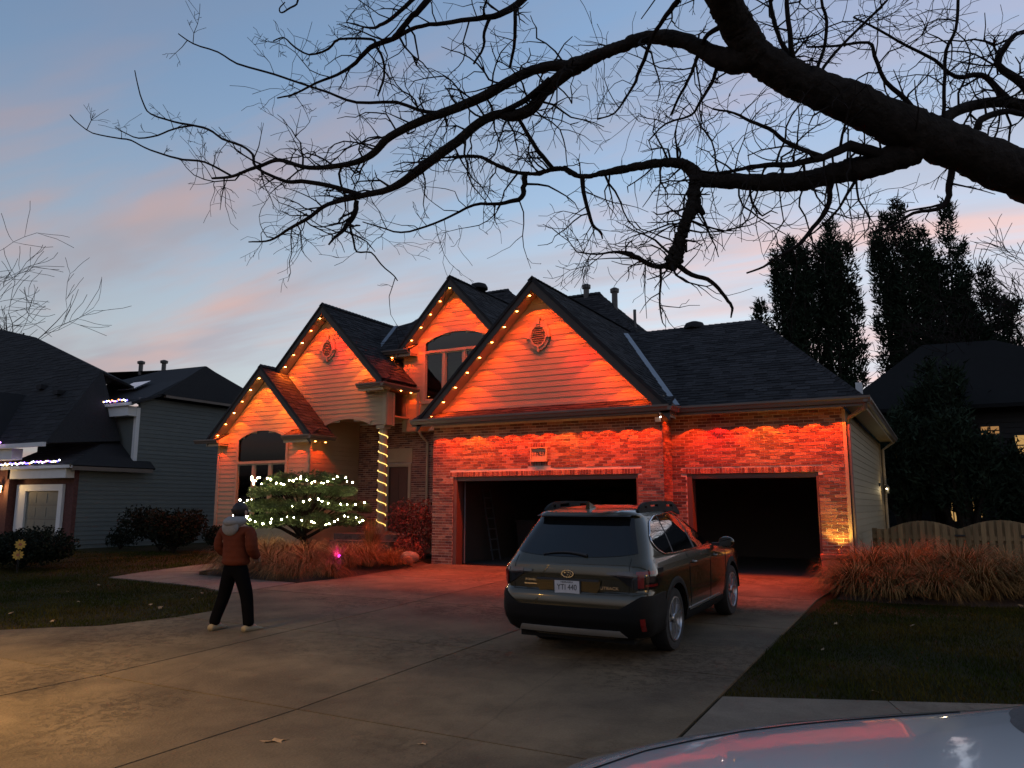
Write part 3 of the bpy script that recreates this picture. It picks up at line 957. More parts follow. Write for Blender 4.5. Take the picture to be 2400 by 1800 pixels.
gutter((EX + .002, F0 - .10, 3.585), (EX + .002, 11.2, 3.585), (1, 0, 0))
# right side wall with lap siding
sw_ = part(plate((9.693, Y_T + .01, 0), (0, 1, 0), (1, 0, 0), 10.3, -0.1, 3.42, [], 0.2), 'side_wall', SIDING)
siding(sw_, (9.693, Y_T + .13, 0), (0, 1, 0), (1, 0, 0), (0.10, 3.40), lambda z, zt: [(0, 10.1, 0, 10.1)], exp=.15)
part(MB().box((9.66, Y_T - .028, -0.05), (9.726, Y_T + .12, 3.40)), 'corner_board', TRIM)
part(MB().box((9.694, 10.75, -0.05), (9.735, 10.95, 3.40)), 'corner_board', TRIM)
def pipe(pts, name='downspout', r=.042, mat=None):
    return part(MB().tube(pts, r, 8), name, mat or GUTTER, smooth=True, sharp=40)
pipe([(EX + .03, F0 - .02, 3.46), (EX + .02, F0 + .02, 3.36), (9.80, Y_T - .04, 3.22), (9.765, Y_T + .05, 3.12), (9.765, Y_T + .05, 0.05)], mat=GUTTER)
pipe([(EX + .03, 10.9, 3.46), (9.80, 10.85, 3.2), (9.79, 10.85, 0.05)], mat=TRIM)
# jambs and lintels of the garage openings, raised doors inside
JAMB = pm('door_jamb_paint', (0.12, 0.05, 0.035), 0.6, var=0.1)
for (y, x0, x1) in ((Y_G, 0.609, 5.484), (Y_T, 6.386, 9.142)):
    part(MB().box((x0 + .002, y + .015, -.05), (x0 + .11, y + .3, 2.13)), 'door_jamb', JAMB)
    part(MB().box((x1 - .045, y + .015, -.05), (x1 - .002, y + .3, 2.13)), 'door_jamb', JAMB)
    part(MB().box((x0 + .11, y + .03, 2.03), (x1 - .045, y + .3, 2.128)), 'door_head', JAMB)
    dr = part(MB().box((x0, y + .5, 2.30), (x1, y + 2.6, 2.34)), 'raised_garage_door', DRYWALL)
    for i in range(4):
        MB().box((x0 + .02, y + .52 + i * .53, 2.275), (x1 - .02, y + 1.02 + i * .53, 2.298)).build('door_panel', WHITE, dr)
# garage room
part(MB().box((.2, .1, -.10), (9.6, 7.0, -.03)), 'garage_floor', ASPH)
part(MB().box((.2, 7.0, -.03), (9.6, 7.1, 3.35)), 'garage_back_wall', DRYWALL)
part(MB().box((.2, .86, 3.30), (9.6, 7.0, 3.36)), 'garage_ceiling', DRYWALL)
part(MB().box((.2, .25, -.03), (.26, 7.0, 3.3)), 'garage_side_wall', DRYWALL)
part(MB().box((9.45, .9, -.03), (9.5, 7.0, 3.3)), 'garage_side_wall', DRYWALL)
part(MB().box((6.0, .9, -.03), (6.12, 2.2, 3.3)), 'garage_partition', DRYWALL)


# ======== vents, windows, plaque
def round_vent(xc, y, zc, rx, rz):
    mb = MB()
    n = 32
    # ring with four keystones
    ring = lambda a, b, d0, d1: [mb.grid(lambda u, v: (xc + (a + (b - a) * v) * rx * math.cos(2 * math.pi * u), y - d1, zc + (a + (b - a) * v) * rz * math.sin(2 * math.pi * u)), n, 1),
                                 mb.grid(lambda u, v: (xc + b * rx * math.cos(2 * math.pi * u), y - d0 - (d1 - d0) * v, zc + b * rz * math.sin(2 * math.pi * u)), n, 1),
                                 mb.grid(lambda u, v: (xc + a * rx * math.cos(2 * math.pi * u), y - d0 - (d1 - d0) * v, zc + a * rz * math.sin(2 * math.pi * u)), n, 1)]
    ring(1.0, 1.18, .0, .075); ring(1.19, 1.55, .0, .05)
    vt = part(mb, 'gable_vent', TRIM)
    for (dx, dz, w, h) in ((0, 1.55, .09, .17), (0, -1.45, .05, .11)):
        MB().box((xc - w / 2, y - .085, zc + dz * rz - h / 2), (xc + w / 2, y, zc + dz * rz + h / 2)).build('keystone', TRIM, vt)
    for s in (-1, 1):
        MB().box((xc + s * 1.4 * rx - .06, y - .08, zc - .06), (xc + s * 1.4 * rx + .06, y, zc - .01)).build('keystone', TRIM, vt)
    MB().lathe([(rx * 1.0, 0), (rx * 1.0, .004)], 32, 'y', (0, 0, 0)).build('vent_screen', BLACKM, vt).matrix_local = Matrix.Translation((xc, y - .026, zc)) @ Matrix.Diagonal((1, 1, rz / rx, 1))
    m = 9
    for i in range(m):
        z = zc + rz * (-.88 + 1.76 * i / (m - 1)); hw = rx * math.sqrt(max(0.02, 1 - ((z - zc) / rz) ** 2))
        MB().obox((xc, y - .05, z), (hw, 0, 0), (0, .022, .012), (0, -.004, .008)).build('louvre', TRIM, vt)
round_vent(3.05, Y_G, 5.50, 0.19, 0.235)
round_vent(-5.14, Y_B, 6.24, 0.19, 0.235)

def glazing(x0, x1, z0, z1, y, name='window_pane', parent=None):
    return MB().box((x0, y, z0), (x1, y + .008, z1)).build(name, GLASS, parent)
CURTAIN = pm('curtain_cloth', (0.34, 0.36, 0.28), 0.9, var=0.1, vs=4)
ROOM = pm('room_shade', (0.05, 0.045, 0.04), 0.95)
def arched_window(ah, x0, x1, zb, zs, zt, ztr, mull, y, curtains=(), shade=None):
    """framed window: segmental arch light over casements; everything hangs on the frame"""
    fr = MB()
    w = .07
    P = ah.pts(18); Q = ah.pts(18, .09)
    for i in range(18):
        a, b, c, d = P[i], P[i + 1], Q[i + 1], Q[i]
        fr.prism([(a[0], y - .035, a[1]), (b[0], y - .035, b[1]), (c[0], y - .035, c[1]), (d[0], y - .035, d[1])], (0, .09, 0))
    fr.box((x0 - .09, y - .035, zb), (x0, y + .055, zs)); fr.box((x1, y - .035, zb), (x1 + .09, y + .055, zs))
    win = part(fr, 'arched_window', TRIM)
    MB().box((x0, y - .03, ztr - .04), (x1, y + .05, ztr + .04)).build('transom_bar', TRIM, win)
    MB().box((x0 - .11, y - .08, zb - .09), (x1 + .11, y + .05, zb)).build('sill', TRIM, win)
    xs = [x0, *mull, x1]
    for m_ in mull:
        MB().box((m_ - .045, y - .02, zb), (m_ + .045, y + .05, ztr - .04)).build('mullion', TRIM, win)
    for a, b in zip(xs[:-1], xs[1:]):
        a_ = a + (.045 if a in mull else 0); b_ = b - (.045 if b in mull else 0)
        sash = MB()
        for (p, q) in (((a_, zb), (a_ + .04, ztr - .04)), ((b_ - .04, zb), (b_, ztr - .04)), ((a_ + .04, zb), (b_ - .04, zb + .05)), ((a_ + .04, ztr - .08), (b_ - .04, ztr - .04))):
            sash.box((p[0], y + .0, p[1]), (q[0], y + .045, q[1]))
        sash.build('sash', TRIM, win)
        glazing(a_ + .04, b_ - .04, zb + .05, ztr - .08, y + .025, parent=win)
    # arched light
    ap = [(p[0], y + .02, p[1]) for p in P] + [(x1, y + .02, ztr + .04), (x0, y + .02, ztr + .04)]
    MB().prism(ap, (0, .008, 0)).build('arched_pane', GLASS, win)
    if shade:
        MB().prism([(p[0], y + .06, p[2]) for p in ap], (0, .01, 0)).build('arch_shade', shade, win)
    for (a, b) in curtains:
        MB().grid(lambda u, v: (a + (b - a) * u, y + .14 + .018 * math.sin(u * 40), zb + (ztr - .05 - zb) * v), 40, 1).build('curtain', CURTAIN, win)
    # dim room behind
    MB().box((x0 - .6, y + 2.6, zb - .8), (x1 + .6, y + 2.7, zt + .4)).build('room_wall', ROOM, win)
    return win

# plaque with the house number
pq = part(MB().box((PLQ[0] + .005, -.002, PLQ[2] + .005), (PLQ[1] - .005, .012, PLQ[3] - .005)), 'number_plaque', TRIM)
pqf = MB()
for (a, b) in (((PLQ[0] - .012, PLQ[2] - .0), (PLQ[0] + .012, PLQ[3])), ((PLQ[1] - .012, PLQ[2]), (PLQ[1] + .012, PLQ[3])), ((PLQ[0] + .012, PLQ[3] - .024), (PLQ[1] - .012, PLQ[3]))):
    pqf.box((a[0], -.045, a[1]), (b[0], -.002, b[1]))
pqf.build('plaque_frame', TRIM, pq)
MB().box((PLQ[0] + .012, -.06, PLQ[2] - .004), (PLQ[1] - .012, -.002, PLQ[2] + .05)).build('plaque_sill', TRIM, pq)
def text_mesh(s, size, depth=.004, sx=1.0):
    cu = bpy.data.curves.new('lettering', 'FONT'); cu.body = s; cu.size = size; cu.extrude = depth
    cu.align_x = 'CENTER'; cu.align_y = 'CENTER'
    ob = bpy.data.objects.new('tmp', cu); COL.objects.link(ob)
    dg = bpy.context.evaluated_depsgraph_get()
    me = bpy.data.meshes.new_from_object(ob.evaluated_get(dg))
    bpy.data.objects.remove(ob); bpy.data.curves.remove(cu)
    me.transform(Matrix.Diagonal((sx, 1, 1, 1)))
    return me
tm = text_mesh('17637', .135, .006)
o = link('lettering', tm, BLACKM, pq); o.matrix_local = Matrix.Translation((3.035, -.012, 2.645)) @ Matrix.Rotation(R(90), 4, 'X')

# ======== bay gable (C)
CX, CZ, CP, CF = -7.03, 5.72, 1.0, 0.62
chole = arch_hole(-8.2, -6.15, 0.98, 3.46, 3.73)
hp_c = [(x, z) for (x, z) in [(-8.2, 0.98), (-6.15, 0.98)] + chole.pts(16)[::-1]]
cw = back_wall('bay_wall', [(-9.13, 0.0), (-5.21, 0.0), (-5.21, 3.66), (CX, 5.48), (-9.13, 3.4)], Y_C, hole_polys=[hp_c])
siding(cw, (0, Y_C, 0), (1, 0, 0), (0, -1, 0), (0.2, 5.45), gable_span(CX, 5.46, 1.0, -9.03, -5.31, chole))
part(MB().box((-9.15, Y_C - .026, 0.1), (-9.03, Y_C + .02, 3.42)), 'corner_board', TRIM)
part(MB().box((-5.31, Y_C - .026, 0.1), (-5.19, Y_C + .02, 3.30)), 'corner_board', TRIM)
arched_window(chole, -8.2, -6.15, 0.98, 3.46, 3.73, 2.74, (-7.51, -6.80), Y_C, curtains=((-7.46, -6.84), (-6.76, -6.2)))
cs = part(plate((-5.21, Y_C + .122, 0), (0, 1, 0), (1, 0, 0), Y_E - Y_C - .13, 0.0, 3.62, [], 0.1), 'bay_side_wall', SIDING)
siding(cs, (-5.21, Y_C + .14, 0), (0, 1, 0), (1, 0, 0), (0.2, 3.36), lambda z, zt: [(0, Y_E - Y_C - .16, 0, Y_E - Y_C - .16)])
part(MB().box((-5.22, Y_C + .022, 0.1), (-5.185, Y_C + .138, 3.36)), 'corner_board', TRIM)
part(MB().box((-5.31, Y_B + .13, 3.6), (-5.215, Y_E, 4.06)), 'bay_side_wall', SIDING)
for s in (-1, 1):
    xe = CX + s * 2.2
    rake(CX, CZ, CP, CF, xe, s, drop=.25 if s < 0 else .295); soffit(CX, CZ, CP, CF, Y_C, xe, drop=.215)
roof_plane('roof_slope', [(CX, CF - .03, CZ + .02), (CX, Y_B + .04, CZ + .02), (CX + 2.24, Y_B + .04, CZ - 2.22), (CX + 2.24, CF - .03, CZ - 2.22)], HOUSE, thick=.06)
roof_plane('roof_slope', [(CX, CF - .03, CZ + .02), (CX, 3.2, CZ + .02), (CX - 2.24, 3.2, CZ - 2.22), (CX - 2.24, CF - .03, CZ - 2.22)], HOUSE, thick=.06, tabs=False)
tag(caps((CX, CF, CZ + .03), (CX, 1.6, CZ + .03)), kind='stuff')
def eave_return(x0, x1, yf, yw, z, h=.2, side=1):
    """boxed return at the foot of a rake, with its little shingled top and gutter"""
    part(MB().box((x0, yf + .04, z - h + .06), (x1, yw, z - h + .09)), 'soffit', TRIM)
    fascia_run((x0, yf + .01, z), (x1, yf + .01, z), (0, -1, 0), h=h - .002, mat=TRIM)
    xe = x1 if side < 0 else x0
    part(MB().prism([(xe, yf + .035, z - h + .03), (xe, yw, z - h + .03), (xe, yw, z + .2), (xe, yf + .035, z + .0)], (.025 * (1 if side > 0 else -1), 0, 0)), 'return_end', TRIM)
    roof_plane('return_roof', [(x0, yf - .05, z + .005), (x1, yf - .05, z + .005), (x1, yw - .0, z + .24), (x0, yw - .0, z + .24)], HOUSE, thick=.03)
eave_return(-5.90, -4.80, CF, Y_C, 3.47, side=1)
eave_return(-9.27, -8.70, CF, Y_C, 3.47, side=-1)
gutter((-5.90, CF + .008, 3.49), (-4.78, CF + .008, 3.49), (0, -1, 0))
gutter((-4.80, CF - .1, 3.49), (-4.80, 1.62, 3.49), (1, 0, 0))
gutter((-9.75, CF + .008, 3.49), (-8.70, CF + .008, 3.49), (0, -1, 0))
part(MB().box((-5.18, Y_C + .01, 3.33), (-4.82, 1.62, 3.36)), 'soffit', TRIM)
pipe([(-4.9, Y_C - .3, 3.38), (-5.1, Y_C - .08, 3.2), (-5.14, Y_C - .06, 3.1), (-5.14, Y_C - .06, 0.3)], mat=TRIM)

# ======== entry gable (B)
BX, BZ, BP, BF = -5.12, 7.60, 1.03, 1.2
bar = arch_hole(-5.2, -3.38, 3.0, 3.80, 4.0)
poly = [(-7.4, 3.77)] + [(p[0], p[1]) for p in bar.pts(16)] + [(-2.8, 3.77), (-2.8, 4.98), (BX, 7.34), (-7.4, 5.0)]
bw = back_wall('entry_gable_wall', poly, Y_B)
siding(bw, (0, Y_B, 0), (1, 0, 0), (0, -1, 0), (3.78, 7.3), gable_span(BX, 7.33, 1.03, -7.3, -2.93, lambda z: (bar(z) if z > 3.77 else None)))
tr = MB(); P_, Q_ = bar.pts(16), bar.pts(16, .11)
for i in range(16):
    a, b, c, d = P_[i], P_[i + 1], Q_[i + 1], Q_[i]
    tr.prism([(a[0], Y_B - .035, a[1]), (b[0], Y_B - .035, b[1]), (c[0], Y_B - .035, c[1]), (d[0], Y_B - .035, d[1])], (0, .033, 0))
part(tr, 'arch_trim', TRIM)
part(MB().box((-2.93, Y_B - .03, 3.765), (-2.80, Y_B - .001, 4.75)), 'corner_board', TRIM)
br = part(MB().box((-2.92, Y_B + .122, 3.765), (-2.801, Y_B + .36, 4.75)), 'porch_beam', SIDING)
siding(br, (-2.801, Y_B + .02, 0), (0, 1, 0), (1, 0, 0), (3.78, 4.72), lambda z, zt: [(.06, .26, .06, .26)])
part(MB().box((-2.802, Y_B + .28, 3.765), (-2.772, Y_B + .362, 4.75)), 'corner_board', TRIM)
part(MB().box((-2.802, Y_B - .001, 3.765), (-2.775, Y_B + .075, 4.75)), 'corner_board', TRIM)
part(MB().box((-5.6, Y_B + .125, 4.06), (-2.93, Y_E + .1, 4.10)), 'porch_ceiling', TRIM)
for s, L_ in ((-1, 2.3), (1, 2.42)):
    xe = BX + s * L_
    rake(BX, BZ, BP, BF, xe, s, drop=.26 if s < 0 else .305); soffit(BX, BZ, BP, BF, Y_B, xe, drop=.225)
roof_plane('roof_slope', [(BX, BF - .03, BZ + .02), (BX, 6.2, BZ + .02), (BX + 2.46, 6.2, BZ - 2.51), (BX + 2.46, BF - .03, BZ - 2.51)], HOUSE, thick=.06)
roof_plane('roof_slope', [(BX, BF - .03, BZ + .02), (BX, 6.2, BZ + .02), (BX - 2.46, 6.2, BZ - 2.51), (BX - 2.46, BF - .03, BZ - 2.51)], HOUSE, thick=.06, tabs=False)
tag(caps((BX, BF, BZ + .03), (BX, 6.0, BZ + .03)), kind='stuff')
eave_return(-3.58, -2.66, BF, Y_B, 4.95, side=1)
gutter((-3.58, BF + .008, 4.97), (-2.64, BF + .008, 4.97), (0, -1, 0))
gutter((-2.66, BF - .1, 4.97), (-2.66, Y_D - .02, 4.97), (1, 0, 0))
part(MB().box((-3.1, Y_B + .01, 4.86), (-2.68, Y_D - .01, 4.89)), 'soffit', TRIM)
pipe([(-2.56, Y_D - .1, 4.86), (-2.56, Y_D - .08, 3.72), (-2.50, Y_D + .1, 3.5), (-2.46, Y_E - .06, 3.35), (-2.46, Y_E - .06, 0.5)], mat=TRIM)

# ======== upper gable (D)
DX, DZ, DP, DF = -1.25, 8.28, 1.08, 2.5
dhole = arch_hole(-2.34, -0.04, 4.58, 6.38, 6.66)
hp_d = [(-2.34, 4.58), (-0.04, 4.58)] + dhole.pts(16)[::-1]
dw_ = back_wall('upper_gable_wall', [(-3.15, 3.66), (0.65, 3.66), (0.65, 6.2), (DX, 8.02), (-3.15, 6.0)], Y_D, hole_polys=[hp_d])
siding(dw_, (0, Y_D, 0), (1, 0, 0), (0, -1, 0), (3.68, 8.0), gable_span(DX, 8.0, 1.08, -3.03, 0.6, dhole))
part(MB().box((-3.17, Y_D - .028, 3.66), (-3.03, Y_D + .0, 6.1)), 'corner_board', TRIM)
SHADE = pm('fan_shade', (0.22, 0.17, 0.14), 0.9, var=0.25, vs=30, stretch=(6, 6, 0.3))
BLIND = pm('window_blind', (0.16, 0.17, 0.17), 0.8, var=0.15, vs=6, stretch=(1, 1, 12))
arched_window(dhole, -2.34, -0.04, 4.58, 6.38, 6.66, 6.10, (-1.66, -0.94), Y_D, shade=SHADE)
for s, L_ in ((-1, 1.9), (1, 1.9)):
    xe = DX + s * L_
    rake(DX, DZ, DP, DF, xe, s, drop=.27 if s < 0 else .315); soffit(DX, DZ, DP, DF, Y_D, xe, drop=.235)
roof_plane('roof_slope', [(DX, DF - .03, DZ + .02), (DX, 8, DZ + .02), (DX + 1.95, 8, DZ - 2.09), (DX + 1.95, DF - .03, DZ - 2.09)], HOUSE, thick=.06)
roof_plane('roof_slope', [(DX, DF - .03, DZ + .02), (DX, 8, DZ + .02), (DX - 1.95, 8, DZ - 2.09), (DX - 1.95, DF - .03, DZ - 2.09)], HOUSE, thick=.06, tabs=False)
tag(caps((DX, DF, DZ + .03), (DX, 7.5, DZ + .03)), kind='stuff')
eave_return(-3.24, -2.66, DF, Y_D, 6.17, side=-1)
gutter((-4.2, DF + .008, 6.185), (-2.70, DF + .008, 6.185), (0, -1, 0))
part(MB().box((-4.0, DF + .04, 6.03), (-3.24, 3.6, 6.06)), 'soffit', TRIM)
part(MB().box((-4.0, Y_D + .3, 4.9), (-3.2, Y_D + .4, 6.0)), 'upper_side_wall', SIDING)
# porch ceiling under the upper gable and the underside of its wall
part(MB().box((-3.14, Y_D + .122, 3.66), (-.1, Y_E, 3.70)), 'porch_ceiling', TRIM)
# roof slope between the two gables, with its metal flashing
roof_plane('roof_slope', [(-4.6, DF - .05, 6.17), (-2.9, DF - .05, 6.17), (-2.9, 3.95, 7.62), (-3.35, 3.72, 7.39), (-4.25, 3.55, 7.22), (-4.6, 3.5, 7.17)], HOUSE, thick=.06)
strip((-3.98, DF + .02, 6.24), (-4.02, 3.55, 7.27), .16, (0, -.7, .7), 'step_flashing', VAL, lift=.0)
# main roofs behind
def hip_roof(x0, x1, yr, z, ze, name='main_roof', lefthip=False):
    d = z - ze
    y0, y1 = yr - d, yr + d
    xl = x0 - (d if lefthip else 0)
    roof_plane(name, [(xl, y0, ze), (x1 + d, y0, ze), (x1, yr, z), (x0, yr, z)], HOUSE, thick=.06)
    roof_plane(name, [(x1 + d, y0, ze), (x1 + d, y1, ze), (x1, yr, z)], HOUSE, thick=.06)
    roof_plane(name, [(xl, y1, ze), (x1 + d, y1, ze), (x1, yr, z), (x0, yr, z)], HOUSE, thick=.06, tabs=False)
    tag(caps((x1 + d, y0, ze), (x1, yr, z + .02)), kind='stuff'); tag(caps((x0, yr, z + .02), (x1, yr, z + .02)), kind='stuff')
hip_roof(-1.0, 1.36, 8.0, 8.77, 5.4)
hip_roof(-4.8, -2.3, 8.0, 9.38, 5.9, lefthip=True)
PIPE = pm('vent_pipe_metal', (0.10, 0.095, 0.09), 0.5, metal=0.5)
def roof_pipe(x, y, z0, z1, r, cap=True):
    mb = MB().lathe([(r, z0), (r, z1)], 14, 'z', (x, y, 0))
    if cap: mb.lathe([(r * 1.5, z1 - .1), (r * 1.55, z1 + .02), (r * .6, z1 + .07)], 14, 'z', (x, y, 0))
    return part(mb, 'roof_vent_pipe', PIPE, smooth=True, sharp=35)
roof_pipe(0.92, 7.9, 8.5, 9.06, .10); roof_pipe(2.05, 7.7, 7.9, 8.72, .10); roof_pipe(2.86, 7.4, 7.2, 7.85, .05, False)
for (x, y, z) in ((-1.25, 4.2, 8.3), (5.6, RY + .1, RZ - .02)):
    part(MB().lathe([(.30, 0), (.30, .05), (.24, .16), (.10, .21)], 18, 'z', (x, y, z)), 'roof_turbine_vent', SHBASE, smooth=True, sharp=40)
# chimney flue behind the third bay roof
part(MB().box((9.28, 9.0, 4.2), (9.46, 9.18, 5.15)), 'flue_cap', WHITE)
# upper walls under the main roofs
part(MB().box((-4.9, Y_E + .25, 3.9), (-.2, 9, 5.9)), 'upper_wall', SIDING)
part(MB().box((-9.0, Y_E + .2, 0), (-5.25, 9, 3.6)), 'rear_wall', SIDING)

# ======== porch: column, floor, step, door
part(MB().box((-4.6, Y_B - .05, 0.1), (-.3, Y_E, FB)), 'porch_floor', CONC2)
part(MB().box((-4.4, Y_B - .45, 0.1), (-2.2, Y_B - .06, FB - .18)), 'porch_step', CONC2)
colx, coly = -3.02, Y_B + .16
cl = part(MB().lathe([(.12, FB), (.12, 3.765)], 24, 'z', (colx, coly, 0)), 'porch_column', TRIM, smooth=True, sharp=40)
MB().box((colx - .15, coly - .15, FB), (colx + .15, coly + .15, FB + .09)).build('column_base', TRIM, cl)
MB().box((colx - .15, coly - .15, 3.66), (colx + .15, coly + .15, 3.762)).build('column_cap', TRIM, cl)
DOORM = pm('front_door_wood', (0.10, 0.045, 0.03), 0.4, var=0.2, vs=8, stretch=(8, 8, 1))
dfr = MB()
for (a, b) in (((-4.05, FB), (-3.95, 2.72)), ((-3.19, FB), (-3.09, 2.72)), ((-3.95, 2.62), (-3.19, 2.72))):
    dfr.box((a[0], Y_E - .04, a[1]), (b[0], Y_E + .06, b[1]))
fd = part(dfr, 'front_door_frame', TRIM)
MB().box((-3.948, Y_E + .03, FB + .01), (-3.192, Y_E + .07, 2.618)).build('door_leaf', DOORM, fd)
for (x0, x1) in ((-3.86, -3.60), (-3.54, -3.28)):
    for (z0, z1) in ((FB + .2, FB + .9), (FB + 1.0, 2.45)):
        MB().box((x0, Y_E + .018, z0), (x1, Y_E + .029, z1)).build('door_panel', DOORM, fd)
MB().ball((-3.27, Y_E + .0, FB + .95), .035).build('door_knob', VAL, fd)
part(MB().box((-4.05, Y_E - .035, 2.76), (-3.05, Y_E - .004, 3.2)), 'door_header_panel', TRIM)
nw = MB()
for (a, b) in (((-1.96, FB + .2), (-1.88, 3.08)), ((-1.46, FB + .2), (-1.38, 3.08)), ((-1.88, 3.0), (-1.46, 3.08)), ((-1.88, 2.25), (-1.46, 2.33)), ((-1.88, FB + .2), (-1.46, FB + .3))):
    nw.box((a[0], Y_E - .05, a[1]), (b[0], Y_E + .05, b[1]))
nwo = part(nw, 'entry_window', TRIM)
glazing(-1.88, -1.46, FB + .3, 2.25, Y_E + .01, parent=nwo); glazing(-1.88, -1.46, 2.33, 3.0, Y_E + .01, parent=nwo)
lay_shingles()
# ------------------------------------------------------------------ eave lights: small downlight pucks, each a lamp of its own
ORANGE, RED, AMBER = (1.0, 0.066, 0.004), (1.0, 0.012, 0.008), (1.0, 0.17, 0.012)
LENS = {k: emat('lens_' + k, c, s) for k, c, s in (('orange', (1.0, 0.36, 0.07), 32), ('red', (1.0, 0.06, 0.03), 28), ('amber', (1.0, 0.55, 0.15), 34))}
_pk = MB().lathe([(.012, .03), (.034, .026), (.036, .0), (.03, -.004)], 14).mesh('housing')
_pk.materials.append(GUTTER); _pk.shade_smooth()
_ln = MB().lathe([(.029, -.004), (.027, -.012), (.016, -.018), (.003, -.02)], 14).mesh('lens')
_LNS = {}
for k in LENS:
    m_ = _ln.copy(); m_.materials.append(LENS[k]); m_.shade_smooth(); _LNS[k] = m_
COLS = {'orange': ORANGE, 'red': RED, 'amber': AMBER}
SPOT_W = 75.0
def eave_light(p, label, group, kind='orange', power=1.0, size=101.0):
    e = empty('eave_light', p)
    tag(e, label, 'light', group)
    link('housing', _pk, parent=e); link('lens', _LNS[kind], parent=e)
    L = bpy.data.lights.new('downlight', 'SPOT')
    L.energy = SPOT_W * power * rnd.uniform(.85, 1.15); L.color = COLS[kind]
    L.spot_size = R(size); L.spot_blend = 0.10; L.shadow_soft_size = 0.02
    o = bpy.data.objects.new('downlight', L); COL.objects.link(o); o.parent = e; o.location = (0, 0, -.024)
    return e
def ordinal(i):
    return ('first', 'second', 'third', 'fourth', 'fifth', 'sixth', 'seventh', 'eighth', 'ninth', 'tenth', 'eleventh', 'twelfth', 'thirteenth', 'fourteenth')[i]
def rake_lights(xc, zs, pitch, y, n, step, side, where, group, first=.12, reds=(), ambers=(), power=1.0, base='orange'):
    for i in range(n):
        dx = first + step * i
        k = 'red' if i in reds else 'amber' if i in ambers else base
        eave_light((xc + side * dx, y, zs - dx * pitch - .03), '%s eave light from the peak, %s' % (ordinal(i), where), group, k, power)
g = 'eave lights along the roof edges'
rake_lights(GX, GZ - .235, GP, GF + .12, 9, .35, -1, 'far edge of the garage gable', g)
rake_lights(GX, GZ - .235, GP, GF + .12, 9, .35, 1, 'near edge of the garage gable', g, reds=(3,))
rake_lights(BX, BZ - .225, BP, BF + .10, 6, .345, -1, 'far edge of the entry gable', g, first=.15, ambers=(2, 4))
rake_lights(BX, BZ - .225, BP, BF + .10, 6, .345, 1, 'near edge of the entry gable', g, first=.15, reds=(1,), ambers=(3, 4))
rake_lights(CX, CZ - .215, CP, CF + .10, 6, .345, -1, 'far edge of the low bay gable', g, ambers=(0, 1, 3))
rake_lights(CX, CZ - .215, CP, CF + .10, 5, .345, 1, 'near edge of the low bay gable', g, ambers=(1, 2))
rake_lights(DX, DZ - .235, DP, DF + .10, 6, .345, -1, 'far edge of the upper gable', g, first=.05)
rake_lights(DX, DZ - .235, DP, DF + .10, 5, .345, 1, 'near edge of the upper gable', g, first=.2)
g2 = 'eave lights over the garage doors'
for i in range(13):
    x = -.21 + .5 * i
    eave_light((x, GF + .10, 3.452), '%s eave light from the porch end, over the wide garage door' % ordinal(i), g2, 'amber' if i in (3, 8) else 'orange', 1.6)
for i in range(7):
    x = 6.62 + .5 * i
    eave_light((x, F0 + .15, 3.452), '%s eave light from the brick pier, over the single garage door' % ordinal(i), g2, 'red' if i == 1 else 'amber' if i == 3 else 'orange', 1.75)
eave_light((6.24, .18, 3.452), 'lone eave light under the roof step at the brick pier', g2, 'orange', .6)
g3 = 'eave lights at the gable feet'
eave_light((-5.55, CF + .14, 3.318), 'eave light in the boxed corner beside the tall bay window', g3, 'orange', .45)
eave_light((-4.97, 1.0, 3.318), 'eave light at the bay corner beside the downspout', g3, 'orange', .45)
eave_light((-4.95, 1.42, 3.318), 'eave light over the bay side wall next to the porch arch', g3, 'orange', .4)
eave_light((-8.98, CF + .14, 3.318), 'eave light at the outer foot of the low bay gable', g3, 'orange', .4)
eave_light((-2.73, 1.45, 4.853), 'eave light over the porch beam corner', g3, 'orange', .45)
eave_light((-2.74, 2.2, 4.853), 'eave light halfway along the porch side eave', g3, 'orange', .45)
eave_light((-2.75, 2.72, 4.853), 'eave light where the porch eave meets the upper wall', g3, 'orange', .4)
eave_light((-2.95, DF + .14, 6.02), 'eave light in the boxed foot of the upper gable', g3, 'orange', .4)
eave_light((-3.5, DF + .2, 6.02), 'eave light under the short gutter between the two tall gables', g3, 'orange', .6)
